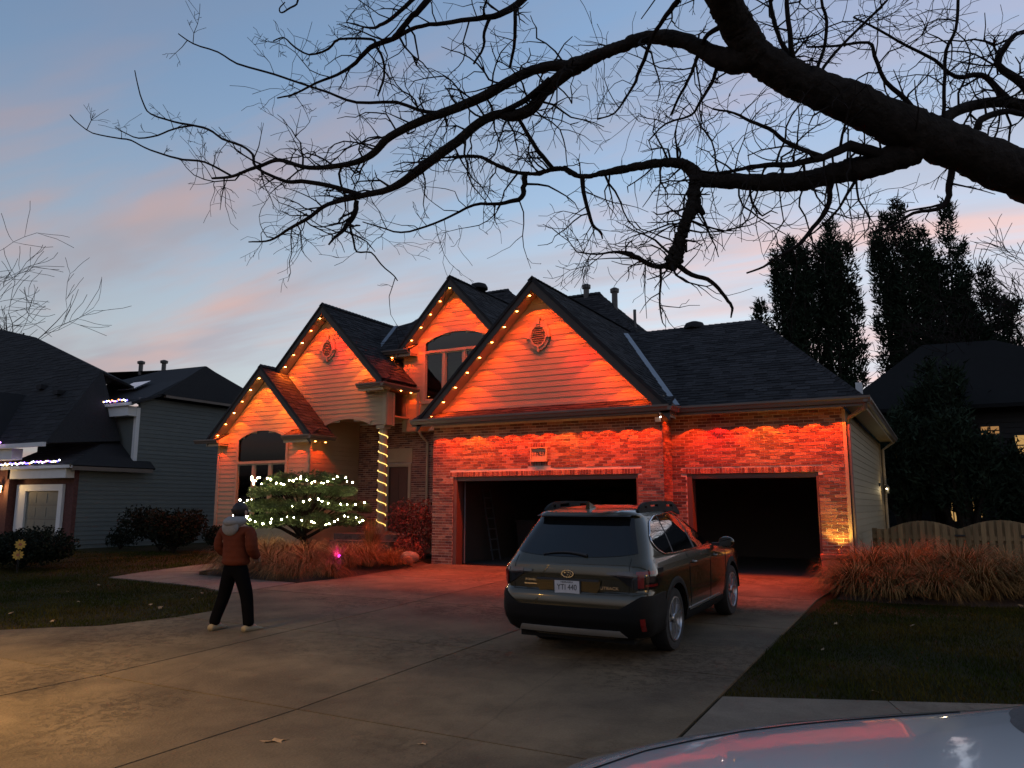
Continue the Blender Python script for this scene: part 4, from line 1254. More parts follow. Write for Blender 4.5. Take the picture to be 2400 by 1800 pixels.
# ------------------------------------------------------------------ bare tree on the lawn
LIMBS = {
 'M': [(13.862,-7.002,3.128,0.3976),(13.333,-7.734,3.659,0.362),(12.761,-8.442,3.922,0.3098),(12.108,-9.181,4.107,0.2226),(11.661,-9.573,4.277,0.202),(11.227,-9.901,4.455,0.1834),(10.801,-10.229,4.655,0.165),(10.516,-10.41,4.794,0.1549),(10.292,-10.563,4.96,0.1482)],
 'U': [(10.292,-10.563,4.96,0.1482),(10.212,-10.692,5.113,0.1436),(10.155,-10.918,5.231,0.1368),(10.079,-11.223,5.414,0.1196),(9.912,-11.591,5.664,0.0911),(9.686,-11.991,5.915,0.0644),(9.387,-12.312,6.142,0.0373)],
 'L': [(10.291,-10.561,4.944,0.1179),(10.073,-10.625,4.955,0.0917),(9.755,-10.669,5.194,0.0626),(9.454,-10.682,5.311,0.0552),(9.233,-10.685,5.291,0.0524),(8.978,-10.704,5.255,0.0551),(8.77,-10.698,5.227,0.0708)],
 'L1': [(8.771,-10.699,5.235,0.0559),(8.587,-10.747,5.266,0.0451),(8.398,-10.79,5.245,0.0454),(8.203,-10.828,5.178,0.0457),(7.969,-10.829,5.113,0.0464),(7.647,-10.877,5.037,0.0431),(7.38,-10.903,5.004,0.0398),(6.983,-10.931,4.909,0.0386),(6.749,-10.921,4.781,0.035),(6.48,-10.946,4.735,0.0271),(6.039,-11.021,4.765,0.0213),(5.683,-11.068,4.906,0.0195),(5.434,-11.087,4.889,0.0198),(5.289,-11.106,4.871,0.0177),(5.048,-11.118,4.843,0.0157),(4.79,-11.148,4.866,0.0113)],
 'L2': [(8.752,-10.704,5.209,0.0634),(8.48,-10.66,5.096,0.0552),(8.348,-10.653,4.97,0.0537),(8.169,-10.686,4.93,0.0522),(8.028,-10.713,4.97,0.0409),(7.844,-10.746,4.91,0.0431),(7.671,-10.764,4.797,0.0454),(7.434,-10.761,4.697,0.046),(7.238,-10.79,4.584,0.0464),(7.03,-10.775,4.505,0.0409),(6.821,-10.768,4.464,0.0331),(6.555,-10.797,4.454,0.0294),(6.117,-10.805,4.443,0.0215),(5.864,-10.811,4.343,0.0196),(5.613,-10.82,4.27,0.0155),(5.356,-10.831,4.185,0.0112),(5.083,-10.869,4.2,0.0068)],
 'L2b': [(7.844,-10.746,4.91,0.0274),(8.104,-10.729,4.968,0.0232),(8.324,-10.732,5.017,0.0229),(8.579,-10.732,5.155,0.0263)],
 'X1': [(6.537,-10.808,4.458,0.0231),(6.197,-10.903,4.593,0.0213),(5.892,-10.969,4.672,0.0194),(5.72,-11.01,4.692,0.0173),(5.398,-11.104,4.872,0.0132),(5.298,-11.075,5.051,0.0133),(5.161,-11.113,5.166,0.0112),(4.912,-11.155,5.283,0.0113),(4.752,-11.207,5.405,0.0114),(4.571,-11.261,5.469,0.0103),(4.31,-11.305,5.558,0.0093),(4.01,-11.378,5.69,0.0082),(3.952,-11.429,5.796,0.007),(3.915,-11.479,5.963,0.0059),(3.892,-11.527,6.163,0.0047)],
 'X2': [(5.048,-11.119,4.852,0.0112),(4.735,-11.209,5.036,0.0102),(4.452,-11.262,5.106,0.0103),(4.19,-11.308,5.205,0.0093),(3.926,-11.359,5.323,0.0082),(3.755,-11.413,5.425,0.0083),(3.563,-11.47,5.476,0.0071),(3.25,-11.545,5.575,0.0062),(3.06,-11.617,5.717,0.0053),(2.946,-11.641,5.828,0.0049)],
 'X3': [(7.646,-10.874,5.018,0.0176),(7.368,-10.921,5.067,0.0159),(7.089,-10.983,5.204,0.0141),(6.695,-11.094,5.255,0.0123),(6.396,-11.168,5.4,0.0104),(6.087,-11.249,5.547,0.0094),(5.804,-11.314,5.685,0.0096),(5.416,-11.441,5.845,0.0086),(5.176,-11.487,6.017,0.0074),(4.877,-11.563,6.162,0.0066),(4.752,-11.649,6.262,0.0053)],
 'X4': [(4.571,-11.261,5.469,0.0092),(4.346,-11.325,5.456,0.0083),(4.148,-11.367,5.411,0.0079),(3.876,-11.405,5.425,0.007),(3.736,-11.493,5.49,0.0059),(3.662,-11.543,5.545,0.0047)],
 'X5': [(6.5,-10.818,4.404,0.0231),(6.476,-10.809,4.28,0.0273),(6.406,-10.829,4.176,0.0231),(6.344,-10.848,4.093,0.0168),(6.286,-10.872,4.047,0.0126),(6.225,-10.892,3.972,0.0084)],
 'X6': [(6.423,-10.817,4.163,0.0105),(6.443,-10.783,4.031,0.0094),(6.463,-10.75,3.906,0.0084),(6.588,-10.68,3.898,0.0071),(6.664,-10.617,3.783,0.0063),(6.763,-10.544,3.679,0.0055),(6.796,-10.517,3.625,0.0046)],
 'N': [(11.361,-9.738,4.276,0.1369),(11.044,-9.836,4.176,0.1087),(10.781,-9.916,4.135,0.0974),(10.513,-9.997,4.086,0.0929),(10.243,-10.09,4.096,0.083),(9.963,-10.138,4.147,0.0718),(9.744,-10.206,4.182,0.0687),(9.652,-10.218,4.289,0.0583),(9.562,-10.222,4.357,0.0532),(9.442,-10.235,4.382,0.0462),(9.202,-10.255,4.399,0.0394),(8.956,-10.273,4.393,0.0343),(8.688,-10.304,4.39,0.029),(8.531,-10.349,4.476,0.0253),(8.426,-10.353,4.501,0.0235),(8.257,-10.385,4.479,0.0197),(8.036,-10.401,4.536,0.02),(7.833,-10.418,4.655,0.0183),(7.674,-10.464,4.745,0.0163),(7.381,-10.516,4.781,0.0124),(7.096,-10.563,4.812,0.0084)],
 'N2': [(11.088,-9.88,4.235,0.0445),(10.89,-10.107,4.246,0.0371),(10.702,-10.304,4.125,0.0265),(10.516,-10.45,4.047,0.0214),(10.337,-10.602,4.021,0.0179),(10.188,-10.733,3.97,0.0129),(10.055,-10.854,3.914,0.0096),(9.928,-10.981,3.911,0.0064)],
 'N3': [(10.703,-10.305,4.131,0.0182),(10.576,-10.384,4.183,0.0166),(10.465,-10.457,4.248,0.0149),(10.356,-10.534,4.346,0.0133),(10.243,-10.605,4.395,0.0116),(10.132,-10.678,4.46,0.0083),(9.989,-10.762,4.493,0.0066)],
 'S': [(9.696,-10.232,4.181,0.0615),(9.692,-10.27,4.054,0.0502),(9.697,-10.303,3.929,0.0516),(9.654,-10.359,3.787,0.0477),(9.603,-10.368,3.682,0.0495),(9.569,-10.365,3.56,0.0601),(9.524,-10.37,3.448,0.0671),(9.501,-10.372,3.385,0.0459)],
 'Sk': [(9.698,-10.305,3.946,0.0427),(9.742,-10.304,3.882,0.0319),(9.775,-10.3,3.833,0.0159)],
 'S1': [(9.527,-10.362,3.413,0.0247),(9.384,-10.439,3.406,0.0194),(9.298,-10.495,3.454,0.0177),(9.218,-10.548,3.5,0.023),(9.102,-10.616,3.524,0.0088),(8.977,-10.681,3.502,0.0071),(8.823,-10.769,3.523,0.0053)],
 'S2': [(9.544,-10.355,3.427,0.0212),(9.652,-10.279,3.333,0.0177),(9.764,-10.211,3.299,0.0159),(9.833,-10.16,3.225,0.0141),(9.899,-10.105,3.121,0.0124),(9.923,-10.082,3.065,0.0106),(9.908,-10.076,2.985,0.0053)],
 'S3': [(8.687,-10.302,4.374,0.0213),(8.688,-10.28,4.252,0.0174),(8.715,-10.231,4.061,0.0155),(8.741,-10.198,3.954,0.0135),(8.797,-10.155,3.89,0.0097),(8.807,-10.14,3.832,0.0058)],
 'S4': [(8.144,-10.391,4.488,0.0258),(8.128,-10.378,4.37,0.0239),(8.101,-10.378,4.284,0.0219),(7.981,-10.382,4.263,0.018),(7.832,-10.406,4.259,0.0141),(7.605,-10.421,4.289,0.0123),(7.366,-10.425,4.224,0.0104),(7.085,-10.452,4.157,0.0094),(6.801,-10.488,4.129,0.0085),(6.557,-10.523,4.218,0.0065),(6.347,-10.538,4.305,0.0052)],
 'Y1': [(8.425,-10.352,4.493,0.0196),(8.356,-10.527,4.614,0.0193),(8.291,-10.587,4.747,0.0174),(8.218,-10.654,4.9,0.0155),(8.139,-10.711,4.976,0.0116)],
 'R1': [(11.5,-9.692,4.446,0.0514),(11.652,-9.524,4.625,0.0452),(11.857,-9.317,4.742,0.0424),(12.068,-9.096,4.805,0.0467),(12.314,-8.844,4.8,0.051),(12.593,-8.595,4.91,0.0444),(12.889,-8.359,5.147,0.0338)],
 'R2': [(12.068,-9.096,4.805,0.0359),(11.968,-9.177,4.947,0.0251),(11.88,-9.241,5.035,0.0215),(11.69,-9.342,5.017,0.0162),(11.543,-9.448,5.158,0.0126),(11.362,-9.566,5.264,0.0108),(11.152,-9.707,5.405,0.009),(10.971,-9.826,5.511,0.0072)],
 'R3': [(12.316,-8.847,4.821,0.0437),(12.188,-9.056,4.947,0.0395),(12.012,-9.184,5.124,0.0287),(12.122,-9.161,5.337,0.0197),(12.253,-9.102,5.408,0.0162)],
 'R4': [(11.792,-9.528,4.43,0.0308),(11.829,-9.523,4.514,0.0257),(12.009,-9.328,4.626,0.0244),(12.144,-9.25,4.606,0.0209)],
 'R5': [(11.555,-9.649,4.378,0.0171),(11.567,-9.673,4.548,0.0154),(11.59,-9.702,4.784,0.0137),(11.619,-9.734,5.055,0.0137),(11.701,-9.72,5.224,0.012),(11.736,-9.743,5.461,0.012),(11.763,-9.764,5.664,0.0103)],
 'R6': [(11.367,-9.818,4.421,0.0238),(11.351,-9.899,4.504,0.0219),(11.315,-9.939,4.613,0.0185),(11.178,-10.04,4.763,0.0152),(11.119,-10.109,4.962,0.0135),(11.082,-10.147,5.062,0.0118),(10.859,-10.265,5.035,0.0101),(10.652,-10.377,5.028,0.0084)],
 'V1': [(10.568,-10.379,4.778,0.0219),(10.561,-10.459,4.879,0.02),(10.557,-10.546,5.034,0.0182),(10.551,-10.584,5.231,0.0166),(10.559,-10.621,5.46,0.0149),(10.544,-10.676,5.722,0.0116)],
 'V2': [(10.562,-10.382,4.778,0.0185),(10.542,-10.364,4.936,0.017),(10.464,-10.384,5.137,0.0154),(10.43,-10.43,5.289,0.0154),(10.413,-10.47,5.458,0.0137),(10.449,-10.486,5.661,0.012)],
 'V3': [(10.741,-10.272,4.712,0.0152),(10.712,-10.312,4.845,0.0135),(10.767,-10.308,4.995,0.0118),(10.808,-10.327,5.228,0.0118),(10.782,-10.371,5.394,0.0101),(10.823,-10.378,5.561,0.0084)],
 'V4': [(10.739,-10.27,4.695,0.0135),(10.724,-10.299,4.812,0.0118),(10.888,-10.248,5.028,0.0101),(11.079,-10.178,5.228,0.0101),(11.239,-10.12,5.395,0.0084),(11.338,-10.089,5.529,0.0067)],
 'T1': [(9.843,-11.095,5.262,0.0228),(9.754,-11.026,5.245,0.0199),(9.645,-10.96,5.191,0.0168),(9.567,-10.884,5.168,0.0154),(9.463,-10.802,5.039,0.0157),(9.378,-10.722,4.973,0.0141),(9.359,-10.723,4.921,0.0124),(9.256,-10.652,4.851,0.009),(9.152,-10.684,4.709,0.0072),(8.986,-10.659,4.705,0.0055)],
 'T2': [(10.1,-10.815,5.131,0.0199),(9.98,-10.765,5.126,0.0168),(9.889,-10.689,5.067,0.0154),(9.809,-10.6,4.971,0.0139),(9.762,-10.608,4.868,0.0122),(9.659,-10.534,4.782,0.0106),(9.593,-10.545,4.642,0.0088)],
 'T3': [(10.02,-10.695,4.86,0.0152),(9.953,-10.605,4.797,0.0137),(9.858,-10.63,4.645,0.0103),(9.766,-10.556,4.593,0.0087),(9.578,-10.647,4.524,0.007),(9.416,-10.605,4.432,0.0053)],
 'B1': [(11.619,-9.581,4.193,0.0257),(11.566,-9.577,4.006,0.024),(11.541,-9.566,3.871,0.0205),(11.461,-9.598,3.803,0.0154),(11.294,-9.684,3.769,0.012),(11.137,-9.753,3.667,0.0086),(10.983,-9.828,3.616,0.0068)],
 'B2': [(10.745,-9.938,4.149,0.0226),(10.715,-9.933,4.028,0.0209),(10.708,-9.919,3.925,0.0191),(10.67,-9.922,3.822,0.0174),(10.568,-9.953,3.684,0.0157),(10.451,-9.993,3.546,0.0139),(10.308,-10.056,3.46,0.0104),(10.195,-10.103,3.374,0.0087),(10.069,-10.163,3.322,0.007)],
 'B3': [(10.95,-9.835,4.201,0.0139),(10.918,-9.834,4.097,0.0122),(10.832,-9.857,3.96,0.0104),(10.762,-9.874,3.839,0.0087),(10.63,-9.922,3.701,0.007),(10.484,-9.981,3.581,0.0052)],
 'K1': [(8.589,-11.076,5.82,0.0328),(8.501,-11.105,5.711,0.0292),(8.35,-11.169,5.603,0.0255),(8.251,-11.217,5.567,0.0219),(8.09,-11.302,5.548,0.0182),(7.844,-11.327,5.573,0.0166),(7.68,-11.413,5.555,0.0148),(7.547,-11.477,5.499,0.0166),(7.404,-11.441,5.504,0.0188),(7.192,-11.443,5.507,0.021),(7.024,-11.414,5.477,0.0193),(6.869,-11.376,5.43,0.0157),(6.678,-11.361,5.407,0.0119),(6.431,-11.377,5.382,0.0101),(6.178,-11.392,5.334,0.0082),(5.96,-11.399,5.346,0.0062)],
 'K2': [(7.817,-11.488,5.746,0.0255),(7.729,-11.517,5.637,0.0237),(7.587,-11.474,5.609,0.0222),(7.498,-11.504,5.499,0.0222),(7.387,-11.449,5.496,0.0207)],
 'K3': [(7.74,-11.536,5.781,0.0164),(7.619,-11.58,5.655,0.0164),(7.441,-11.555,5.609,0.0148),(7.297,-11.52,5.615,0.0131),(7.169,-11.481,5.653,0.0095),(6.916,-11.525,5.767,0.0058)],
 'K4': [(7.193,-11.445,5.525,0.0133),(7.162,-11.468,5.556,0.0114),(6.848,-11.536,5.614,0.0097),(6.691,-11.501,5.584,0.0098),(6.465,-11.511,5.591,0.008),(6.349,-11.588,5.662,0.008),(6.198,-11.581,5.807,0.006),(6.107,-11.625,5.775,0.005)],
 'K5': [(7.192,-11.443,5.507,0.0114),(7.242,-11.391,5.375,0.0105),(7.179,-11.294,5.279,0.0097),(7.145,-11.295,5.184,0.0097),(7.115,-11.298,5.107,0.0077)],
 'K6': [(8.442,-11.125,5.639,0.0164),(8.425,-11.102,5.459,0.0146),(8.364,-11.005,5.374,0.0129),(8.273,-10.917,5.247,0.0113)],
 'K7': [(8.251,-11.217,5.567,0.0146),(8.194,-11.226,5.441,0.0128),(8.131,-11.133,5.373,0.0111),(7.996,-11.075,5.283,0.0094)],
 'Z1': [(6.623,-11.833,5.938,0.0095),(6.6,-11.831,5.863,0.0076),(6.548,-11.855,5.832,0.0076),(6.478,-11.885,5.787,0.0065),(6.464,-11.9,5.825,0.0057),(6.512,-11.884,5.881,0.0048)],
}
def smooth_path(pts, sub=3, jit=0.0, q=None):
    """Catmull-Rom through (x, y, z, r)"""
    P = [np.array(p) for p in pts]
    P = [2 * P[0] - P[1]] + P + [2 * P[-1] - P[-2]]
    out = []
    for i in range(1, len(P) - 2):
        for k in range(sub):
            t = k / sub
            a, b, c, d = P[i - 1], P[i], P[i + 1], P[i + 2]
            v = 0.5 * ((2 * b) + (c - a) * t + (2 * a - 5 * b + 4 * c - d) * t * t + (3 * b - a - 3 * c + d) * t ** 3)
            v[3] = b[3] + (c[3] - b[3]) * t
            if jit and q and not (i == 1 and k == 0): v[:3] += np.array([q.gauss(0, 1) for _ in range(3)]) * v[3] * jit
            out.append(v)
    out.append(P[-2])
    return out
def bare_twigs(mb, start, direction, length, rad, q, depth=0, droop=-.05, kids=(2, 5), seg=.095, nside=4, wig=.52):
    """a wandering twig with side twigs, as fine as a pencil lead at its tip"""
    p = Vector(start); d = Vector(direction).normalized()
    n = max(3, int(length / seg))
    pts, rs = [p.copy()], [rad]
    for i in range(n):
        d = (d + Vector((q.gauss(0, wig), q.gauss(0, wig), q.gauss(0, wig) + droop)) * .55).normalized()
        p = p + d * (length / n)
        pts.append(p.copy()); rs.append(max(.0024, rad * (1 - .66 * (i + 1) / n)))
    mb.tube(pts, rs, nside if depth == 0 else 3, cap=False)
    if depth < 2:
        for _ in range(q.randint(*kids)):
            i = q.randint(1, n - 1)
            t = (pts[i + 1] - pts[i - 1]).normalized()
            side = t.orthogonal().normalized(); side.rotate(Matrix.Rotation(q.uniform(0, 6.283), 3, t))
            bare_twigs(mb, pts[i], t * .75 + side, length * q.uniform(.3, .65), rs[i] * .75, q, depth + 1, droop, (0, 2), seg * .8, 3, wig)
def build_tree():
    q = random.Random(21)
    T = empty('bare_tree', (13.9, -6.9, gz(0, -6.9)))
    tag(T, 'big bare dark tree reaching its long crooked limbs over the driveway', 'tree')
    inv = Matrix.Translation(-Vector(T.location))
    def tp(mb, name, mat, **k):
        o = mb.build(name, mat, T, **k); o.matrix_parent_inverse = inv; return o
    m0 = LIMBS['M'][0]
    base = [(13.95, -6.75, gz(0, -6.8) - .1, .62), (13.93, -6.82, .1, .50), (13.9, -6.9, 1.0, .43), (13.88, -6.96, 2.2, .41), m0]
    LIMBS['M'] = base + LIMBS['M'][1:]
    big = {'M': ('trunk', 40, .05), 'U': ('limb', 30, .05), 'L': ('limb', 22, .05), 'N': ('limb', 26, .06), 'L1': ('limb', 10, .05), 'L2': ('limb', 10, .05), 'S': ('broken_limb', 12, .09), 'R1': ('limb', 10, .05)}
    rest = MB()
    paths = {}
    for k, pts in LIMBS.items():
        pa = smooth_path(pts, (12 if k in ('M', 'U', 'L', 'N', 'S') else 5) if k in big else 3, (big[k][2] * .45) if k in big else .12, q)
        paths[k] = pa
        co = [v[:3] for v in pa]; ra = [float(v[3]) * (.87 if k in ('M', 'U', 'N') else 1.0) * (1 + (q.uniform(-.03, .03) if k in big else 0)) for v in pa]
        if k in big:
            mb = MB().tube(co, ra, big[k][1])
            o = tp(mb, big[k][0], BARK, smooth=True)
            if k in ('M', 'U', 'L', 'N', 'S'):
                # burls and bark ridges
                me = o.data
                for v in me.vertices:
                    c = v.co
                    s_ = math.sin(c.x * 9.1 + c.z * 3) * math.sin(c.y * 8.3 + 2) * math.sin(c.z * 10.7 + c.x)
                    rg_ = math.sin(c.x * 41 + 6 * math.sin(c.z * 5)) * math.sin(c.z * 37 + 5 * math.sin(c.y * 6))
                    v.co += Vector(v.normal) * (.016 * s_ + .006 * rg_ + q.uniform(-.007, .007)) * (1 if k in ('M', 'U') else .6 if k != 'S' else 1.5)
        else:
            rest.tube(co, [max(.003, r_ * 1.1) for r_ in ra], 6, cap=False)
    tp(rest, 'branches', TWIG, smooth=True)['kind'] = 'stuff'
    # fine twigs on every limb, thickest in number where the photo's crown is dense
    tw = MB()
    dens = {'M': 2.6, 'U': 5, 'L': 5, 'L1': 12, 'L2': 12, 'N': 11, 'S': 26, 'S1': 26, 'S2': 22, 'X1': 5, 'X2': 2.5, 'X3': 5, 'X4': 2, 'R1': 9, 'R2': 11, 'R3': 10, 'R4': 8, 'R5': 7, 'R6': 10, 'V1': 8, 'V2': 8, 'V3': 7, 'V4': 7,
            'N2': 14, 'N3': 12, 'S3': 12, 'S4': 9, 'Y1': 12, 'T1': 9, 'T2': 12, 'T3': 12, 'B1': 8, 'B2': 8, 'B3': 7, 'K1': 10, 'K2': 7, 'K3': 7, 'K4': 4, 'K5': 5, 'K6': 8, 'K7': 8, 'X5': 16, 'X6': 4, 'Z1': 2, 'Sk': 14, 'L2b': 6}
    for k, pa in paths.items():
        rad0 = pa[0][3]
        for i in range(2, len(pa)):
            seg = np.linalg.norm(pa[i][:3] - pa[i - 1][:3])
            if pa[i][2] < 3.4: continue
            m = dens.get(k, 5) * seg * .88
            m = int(m) + (q.random() < m - int(m))
            for _ in range(m):
                t = Vector(pa[i][:3] - pa[i - 1][:3]).normalized()
                side = t.orthogonal().normalized(); side.rotate(Matrix.Rotation(q.uniform(0, 6.283), 3, t))
                side = Vector((side.x, side.y, side.z * .9))
                big_ = pa[i][3] > .04
                L_ = q.uniform(.22, .85) if k not in ('S', 'S1', 'S2', 'Sk') else q.uniform(.2, .7)
                if k in ('X1', 'X2', 'X4', 'K4', 'X3', 'Z1'): L_ *= .5
                if k == 'M' and side.z < 0 and pa[i][2] < 4: continue
                r_ = min(.0115, max(.0048, float(pa[i][3]) * .5)) * q.uniform(.7, 1.15)
                dr = q.uniform(-.14, .04)
                bare_twigs(tw, Vector(pa[i][:3]) + side * float(pa[i][3]) * .8, side + t * q.uniform(-.1, .8), L_, r_, q, 0 if q.random() < .75 else 1, dr)
    print('twig faces', len(tw.f))
    o = tp(tw, 'twigs', TWIG, recalc=False); o['kind'] = 'stuff'
    print('twig tris', len(o.data.polygons) * 2)
build_tree()
# ------------------------------------------------------------------ cars: bodies lofted from plan outlines stacked in height
def interp(tab, z):
    for (a, va), (b, vb) in zip(tab[:-1], tab[1:]):
        if z <= b:
            t = 0 if b == a else max(0, min(1, (z - a) / (b - a)))
            return va + (vb - va) * t
    return tab[-1][1]
class Body:
    """z -> plan outline; yr, yf, w, rr (rear corner), rf (front corner), bow tables"""
    def __init__(s, **k):
        s.__dict__.update(k); s.cache = {}
    def half(s, z, n=(8, 8, 26, 8, 10)):
        yr, yf, w = interp(s.yr, z), interp(s.yf, z), interp(s.w, z)
        rr, rf, bw, bf = interp(s.rr, z), interp(s.rf, z), interp(s.bow, z), interp(s.bowf, z)
        rr = min(rr, w * .9); rf = min(rf, w * .9)
        P = []
        for i in range(n[0]):
            x = (w - rr) * i / n[0]; P.append((x, yr + bw * (x / w) ** 2))
        y0 = yr + bw * ((w - rr) / w) ** 2
        for i in range(n[1]):
            a = math.pi / 2 * i / n[1]; P.append((w - rr + rr * math.sin(a), y0 + rr * (1 - math.cos(a)) * 1.15))
        ya, yb = y0 + rr * 1.15, yf - bf * ((w - rf) / w) ** 2 - rf * 1.3
        tp = getattr(s, 'taper', .05)
        for i in range(n[2] + 1):
            t = i / n[2]; y = ya + (yb - ya) * t
            P.append((w - tp * (max(0, t - .62) / .38) ** 2 - .02 * (max(0, .2 - t) / .2) ** 2 * 0, y))
        wx = P[-1][0]
        for i in range(1, n[3]):
            a = math.pi / 2 * i / n[3]; P.append((wx - rf + rf * math.cos(a), yb + rf * 1.3 * math.sin(a)))
        for i in range(n[4] + 1):
            x = (wx - rf) * (1 - i / n[4]); P.append((x, yf - bf * (x / w) ** 2))
        return P
    def line(s, z):
        k = round(z, 4)
        if k not in s.cache:
            P = s.half(z); S = [0]
            for a, b in zip(P[:-1], P[1:]): S.append(S[-1] + math.hypot(b[0] - a[0], b[1] - a[1]))
            s.cache[k] = (P, S)
        return s.cache[k]
    def at(s, d, z, off=0.0):
        """point on the skin at arc length d from the rear centre line (negative d: left side), pushed out by off"""
        P, S = s.line(z); sg = -1 if d < 0 else 1; d = abs(d)
        d = min(d, S[-1] - 1e-6)
        import bisect
        i = max(0, min(len(S) - 2, bisect.bisect_right(S, d) - 1))
        t = (d - S[i]) / max(1e-9, S[i + 1] - S[i])
        a, b = P[i], P[i + 1]
        x, y = a[0] + (b[0] - a[0]) * t, a[1] + (b[1] - a[1]) * t
        tx, ty = b[0] - a[0], b[1] - a[1]; L = math.hypot(tx, ty) or 1
        nx, ny = ty / L, -tx / L
        return Vector((sg * (x + nx * off), y + ny * off, z))
    def d_of_y(s, y, z):
        """arc length where the side reaches y"""
        P, S = s.line(z)
        for i in range(9, len(P) - 1):
            if P[i][1] <= y <= P[i + 1][1] and P[i][0] > .2:
                t = (y - P[i][1]) / max(1e-9, P[i + 1][1] - P[i][1]); return S[i] + (S[i + 1] - S[i]) * t
        return S[16]
    def d_of_x(s, x, z):
        P, S = s.line(z)
        for i in range(len(P) - 1):
            if P[i][0] <= x <= P[i + 1][0]:
                t = (x - P[i][0]) / max(1e-9, P[i + 1][0] - P[i][0]); return S[i] + (S[i + 1] - S[i]) * t
        return S[14]
    def mesh(s, zs):
        mb = MB(); rings = []
        for z in zs:
            P = s.half(z)
            ring = [(x, y, z) for (x, y) in P] + [(-x, y, z) for (x, y) in P[-2:0:-1]]
            rings.append(ring)
        n = len(rings[0])
        for r in rings: mb.v += r
        for i in range(len(rings) - 1):
            for k in range(n):
                mb.f.append((i * n + k, i * n + (k + 1) % n, (i + 1) * n + (k + 1) % n, (i + 1) * n + k))
        mb.f.append(tuple(range(n))[::-1])
        # roof cap as a quad strip
        b = (len(rings) - 1) * n
        for k in range(n // 2 - 1):
            i0, i1 = k, k + 1; j0, j1 = (n - k) % n, (n - k - 1) % n
            f = [b + i0, b + i1, b + j1, b + j0]
            f = [q for t, q in enumerate(f) if q not in f[:t]]
            if len(f) >= 3: mb.f.append(tuple(f))
        return mb
def patch(body, fn, nu, nv, off):
    """surface piece: fn(u, v) -> (d, z)"""
    mb = MB()
    mb.grid(lambda u, v: body.at(*fn(u, v), off), nu, nv)
    return mb
def patch_thick(body, fn, nu, nv, off, t):
    """surface piece standing proud of the skin with its edges closed"""
    mb = MB()
    mb.grid(lambda u, v: body.at(*fn(u, v), off), nu, nv)
    rim = [(i / nu, 0) for i in range(nu)] + [(1, j / nv) for j in range(nv)] + [(1 - i / nu, 1) for i in range(nu)] + [(0, 1 - j / nv) for j in range(nv)]
    b = len(mb.v); m = len(rim)
    for (u, v) in rim: mb.v.append(tuple(body.at(*fn(u, v), off)))
    for (u, v) in rim: mb.v.append(tuple(body.at(*fn(u, v), off - t)))
    for i in range(m): mb.f.append((b + i, b + (i + 1) % m, b + m + (i + 1) % m, b + m + i))
    return mb
def boolean_cut(o, cutters):
    for c in cutters:
        md = o.modifiers.new('cut', 'BOOLEAN'); md.operation = 'DIFFERENCE'; md.object = c; md.solver = 'EXACT'
    dg = bpy.context.evaluated_depsgraph_get()
    me = bpy.data.meshes.new_from_object(o.evaluated_get(dg))
    o.modifiers.clear()
    old = o.data; o.data = me; bpy.data.meshes.remove(old)
    for c in cutters: bpy.data.objects.remove(c)
RUBBER = pm('tyre_rubber', (0.018, 0.018, 0.019), 0.85, var=0.2, vs=30, bump=0.2, bs=90)
ALLOY = pm('alloy_rim', (0.55, 0.55, 0.56), 0.3, metal=1.0, var=0.06, vs=8)
ALLOYDK = pm('rim_pocket', (0.03, 0.03, 0.032), 0.4, metal=0.6, var=0.1)
CGLASS = pm('car_glass', (0.008, 0.009, 0.01), 0.03, var=0.05, vs=4, spec=0.55)
SGLASS = pm('side_glass', (0.008, 0.009, 0.01), 0.02, var=0.05, vs=4, spec=1.0, coat=1.0)
SGLASS.node_tree.nodes['Principled BSDF'].inputs['Coat IOR'].default_value = 2.2
CHROME = pm('chrome_trim', (0.75, 0.75, 0.77), 0.12, metal=1.0, var=0.03)
TAILRED = pm('tail_lamp_red', (0.20, 0.010, 0.010), 0.12, var=0.1, vs=30, coat=1.0)
TAILCLR = pm('tail_lamp_clear', (0.05, 0.032, 0.03), 0.15, var=0.3, vs=60, coat=1.0)
TAILBLK = pm('tail_lamp_bezel', (0.012, 0.01, 0.011), 0.1, var=0.1, coat=1.0)
PLATEM = pm('licence_plate_face', (0.62, 0.60, 0.60), 0.35, var=0.06, vs=20)
CLAD = pm('cladding_plastic', (0.006, 0.006, 0.0062), 0.65, spec=0.2, var=0.12, vs=20, bump=0.1, bs=250)
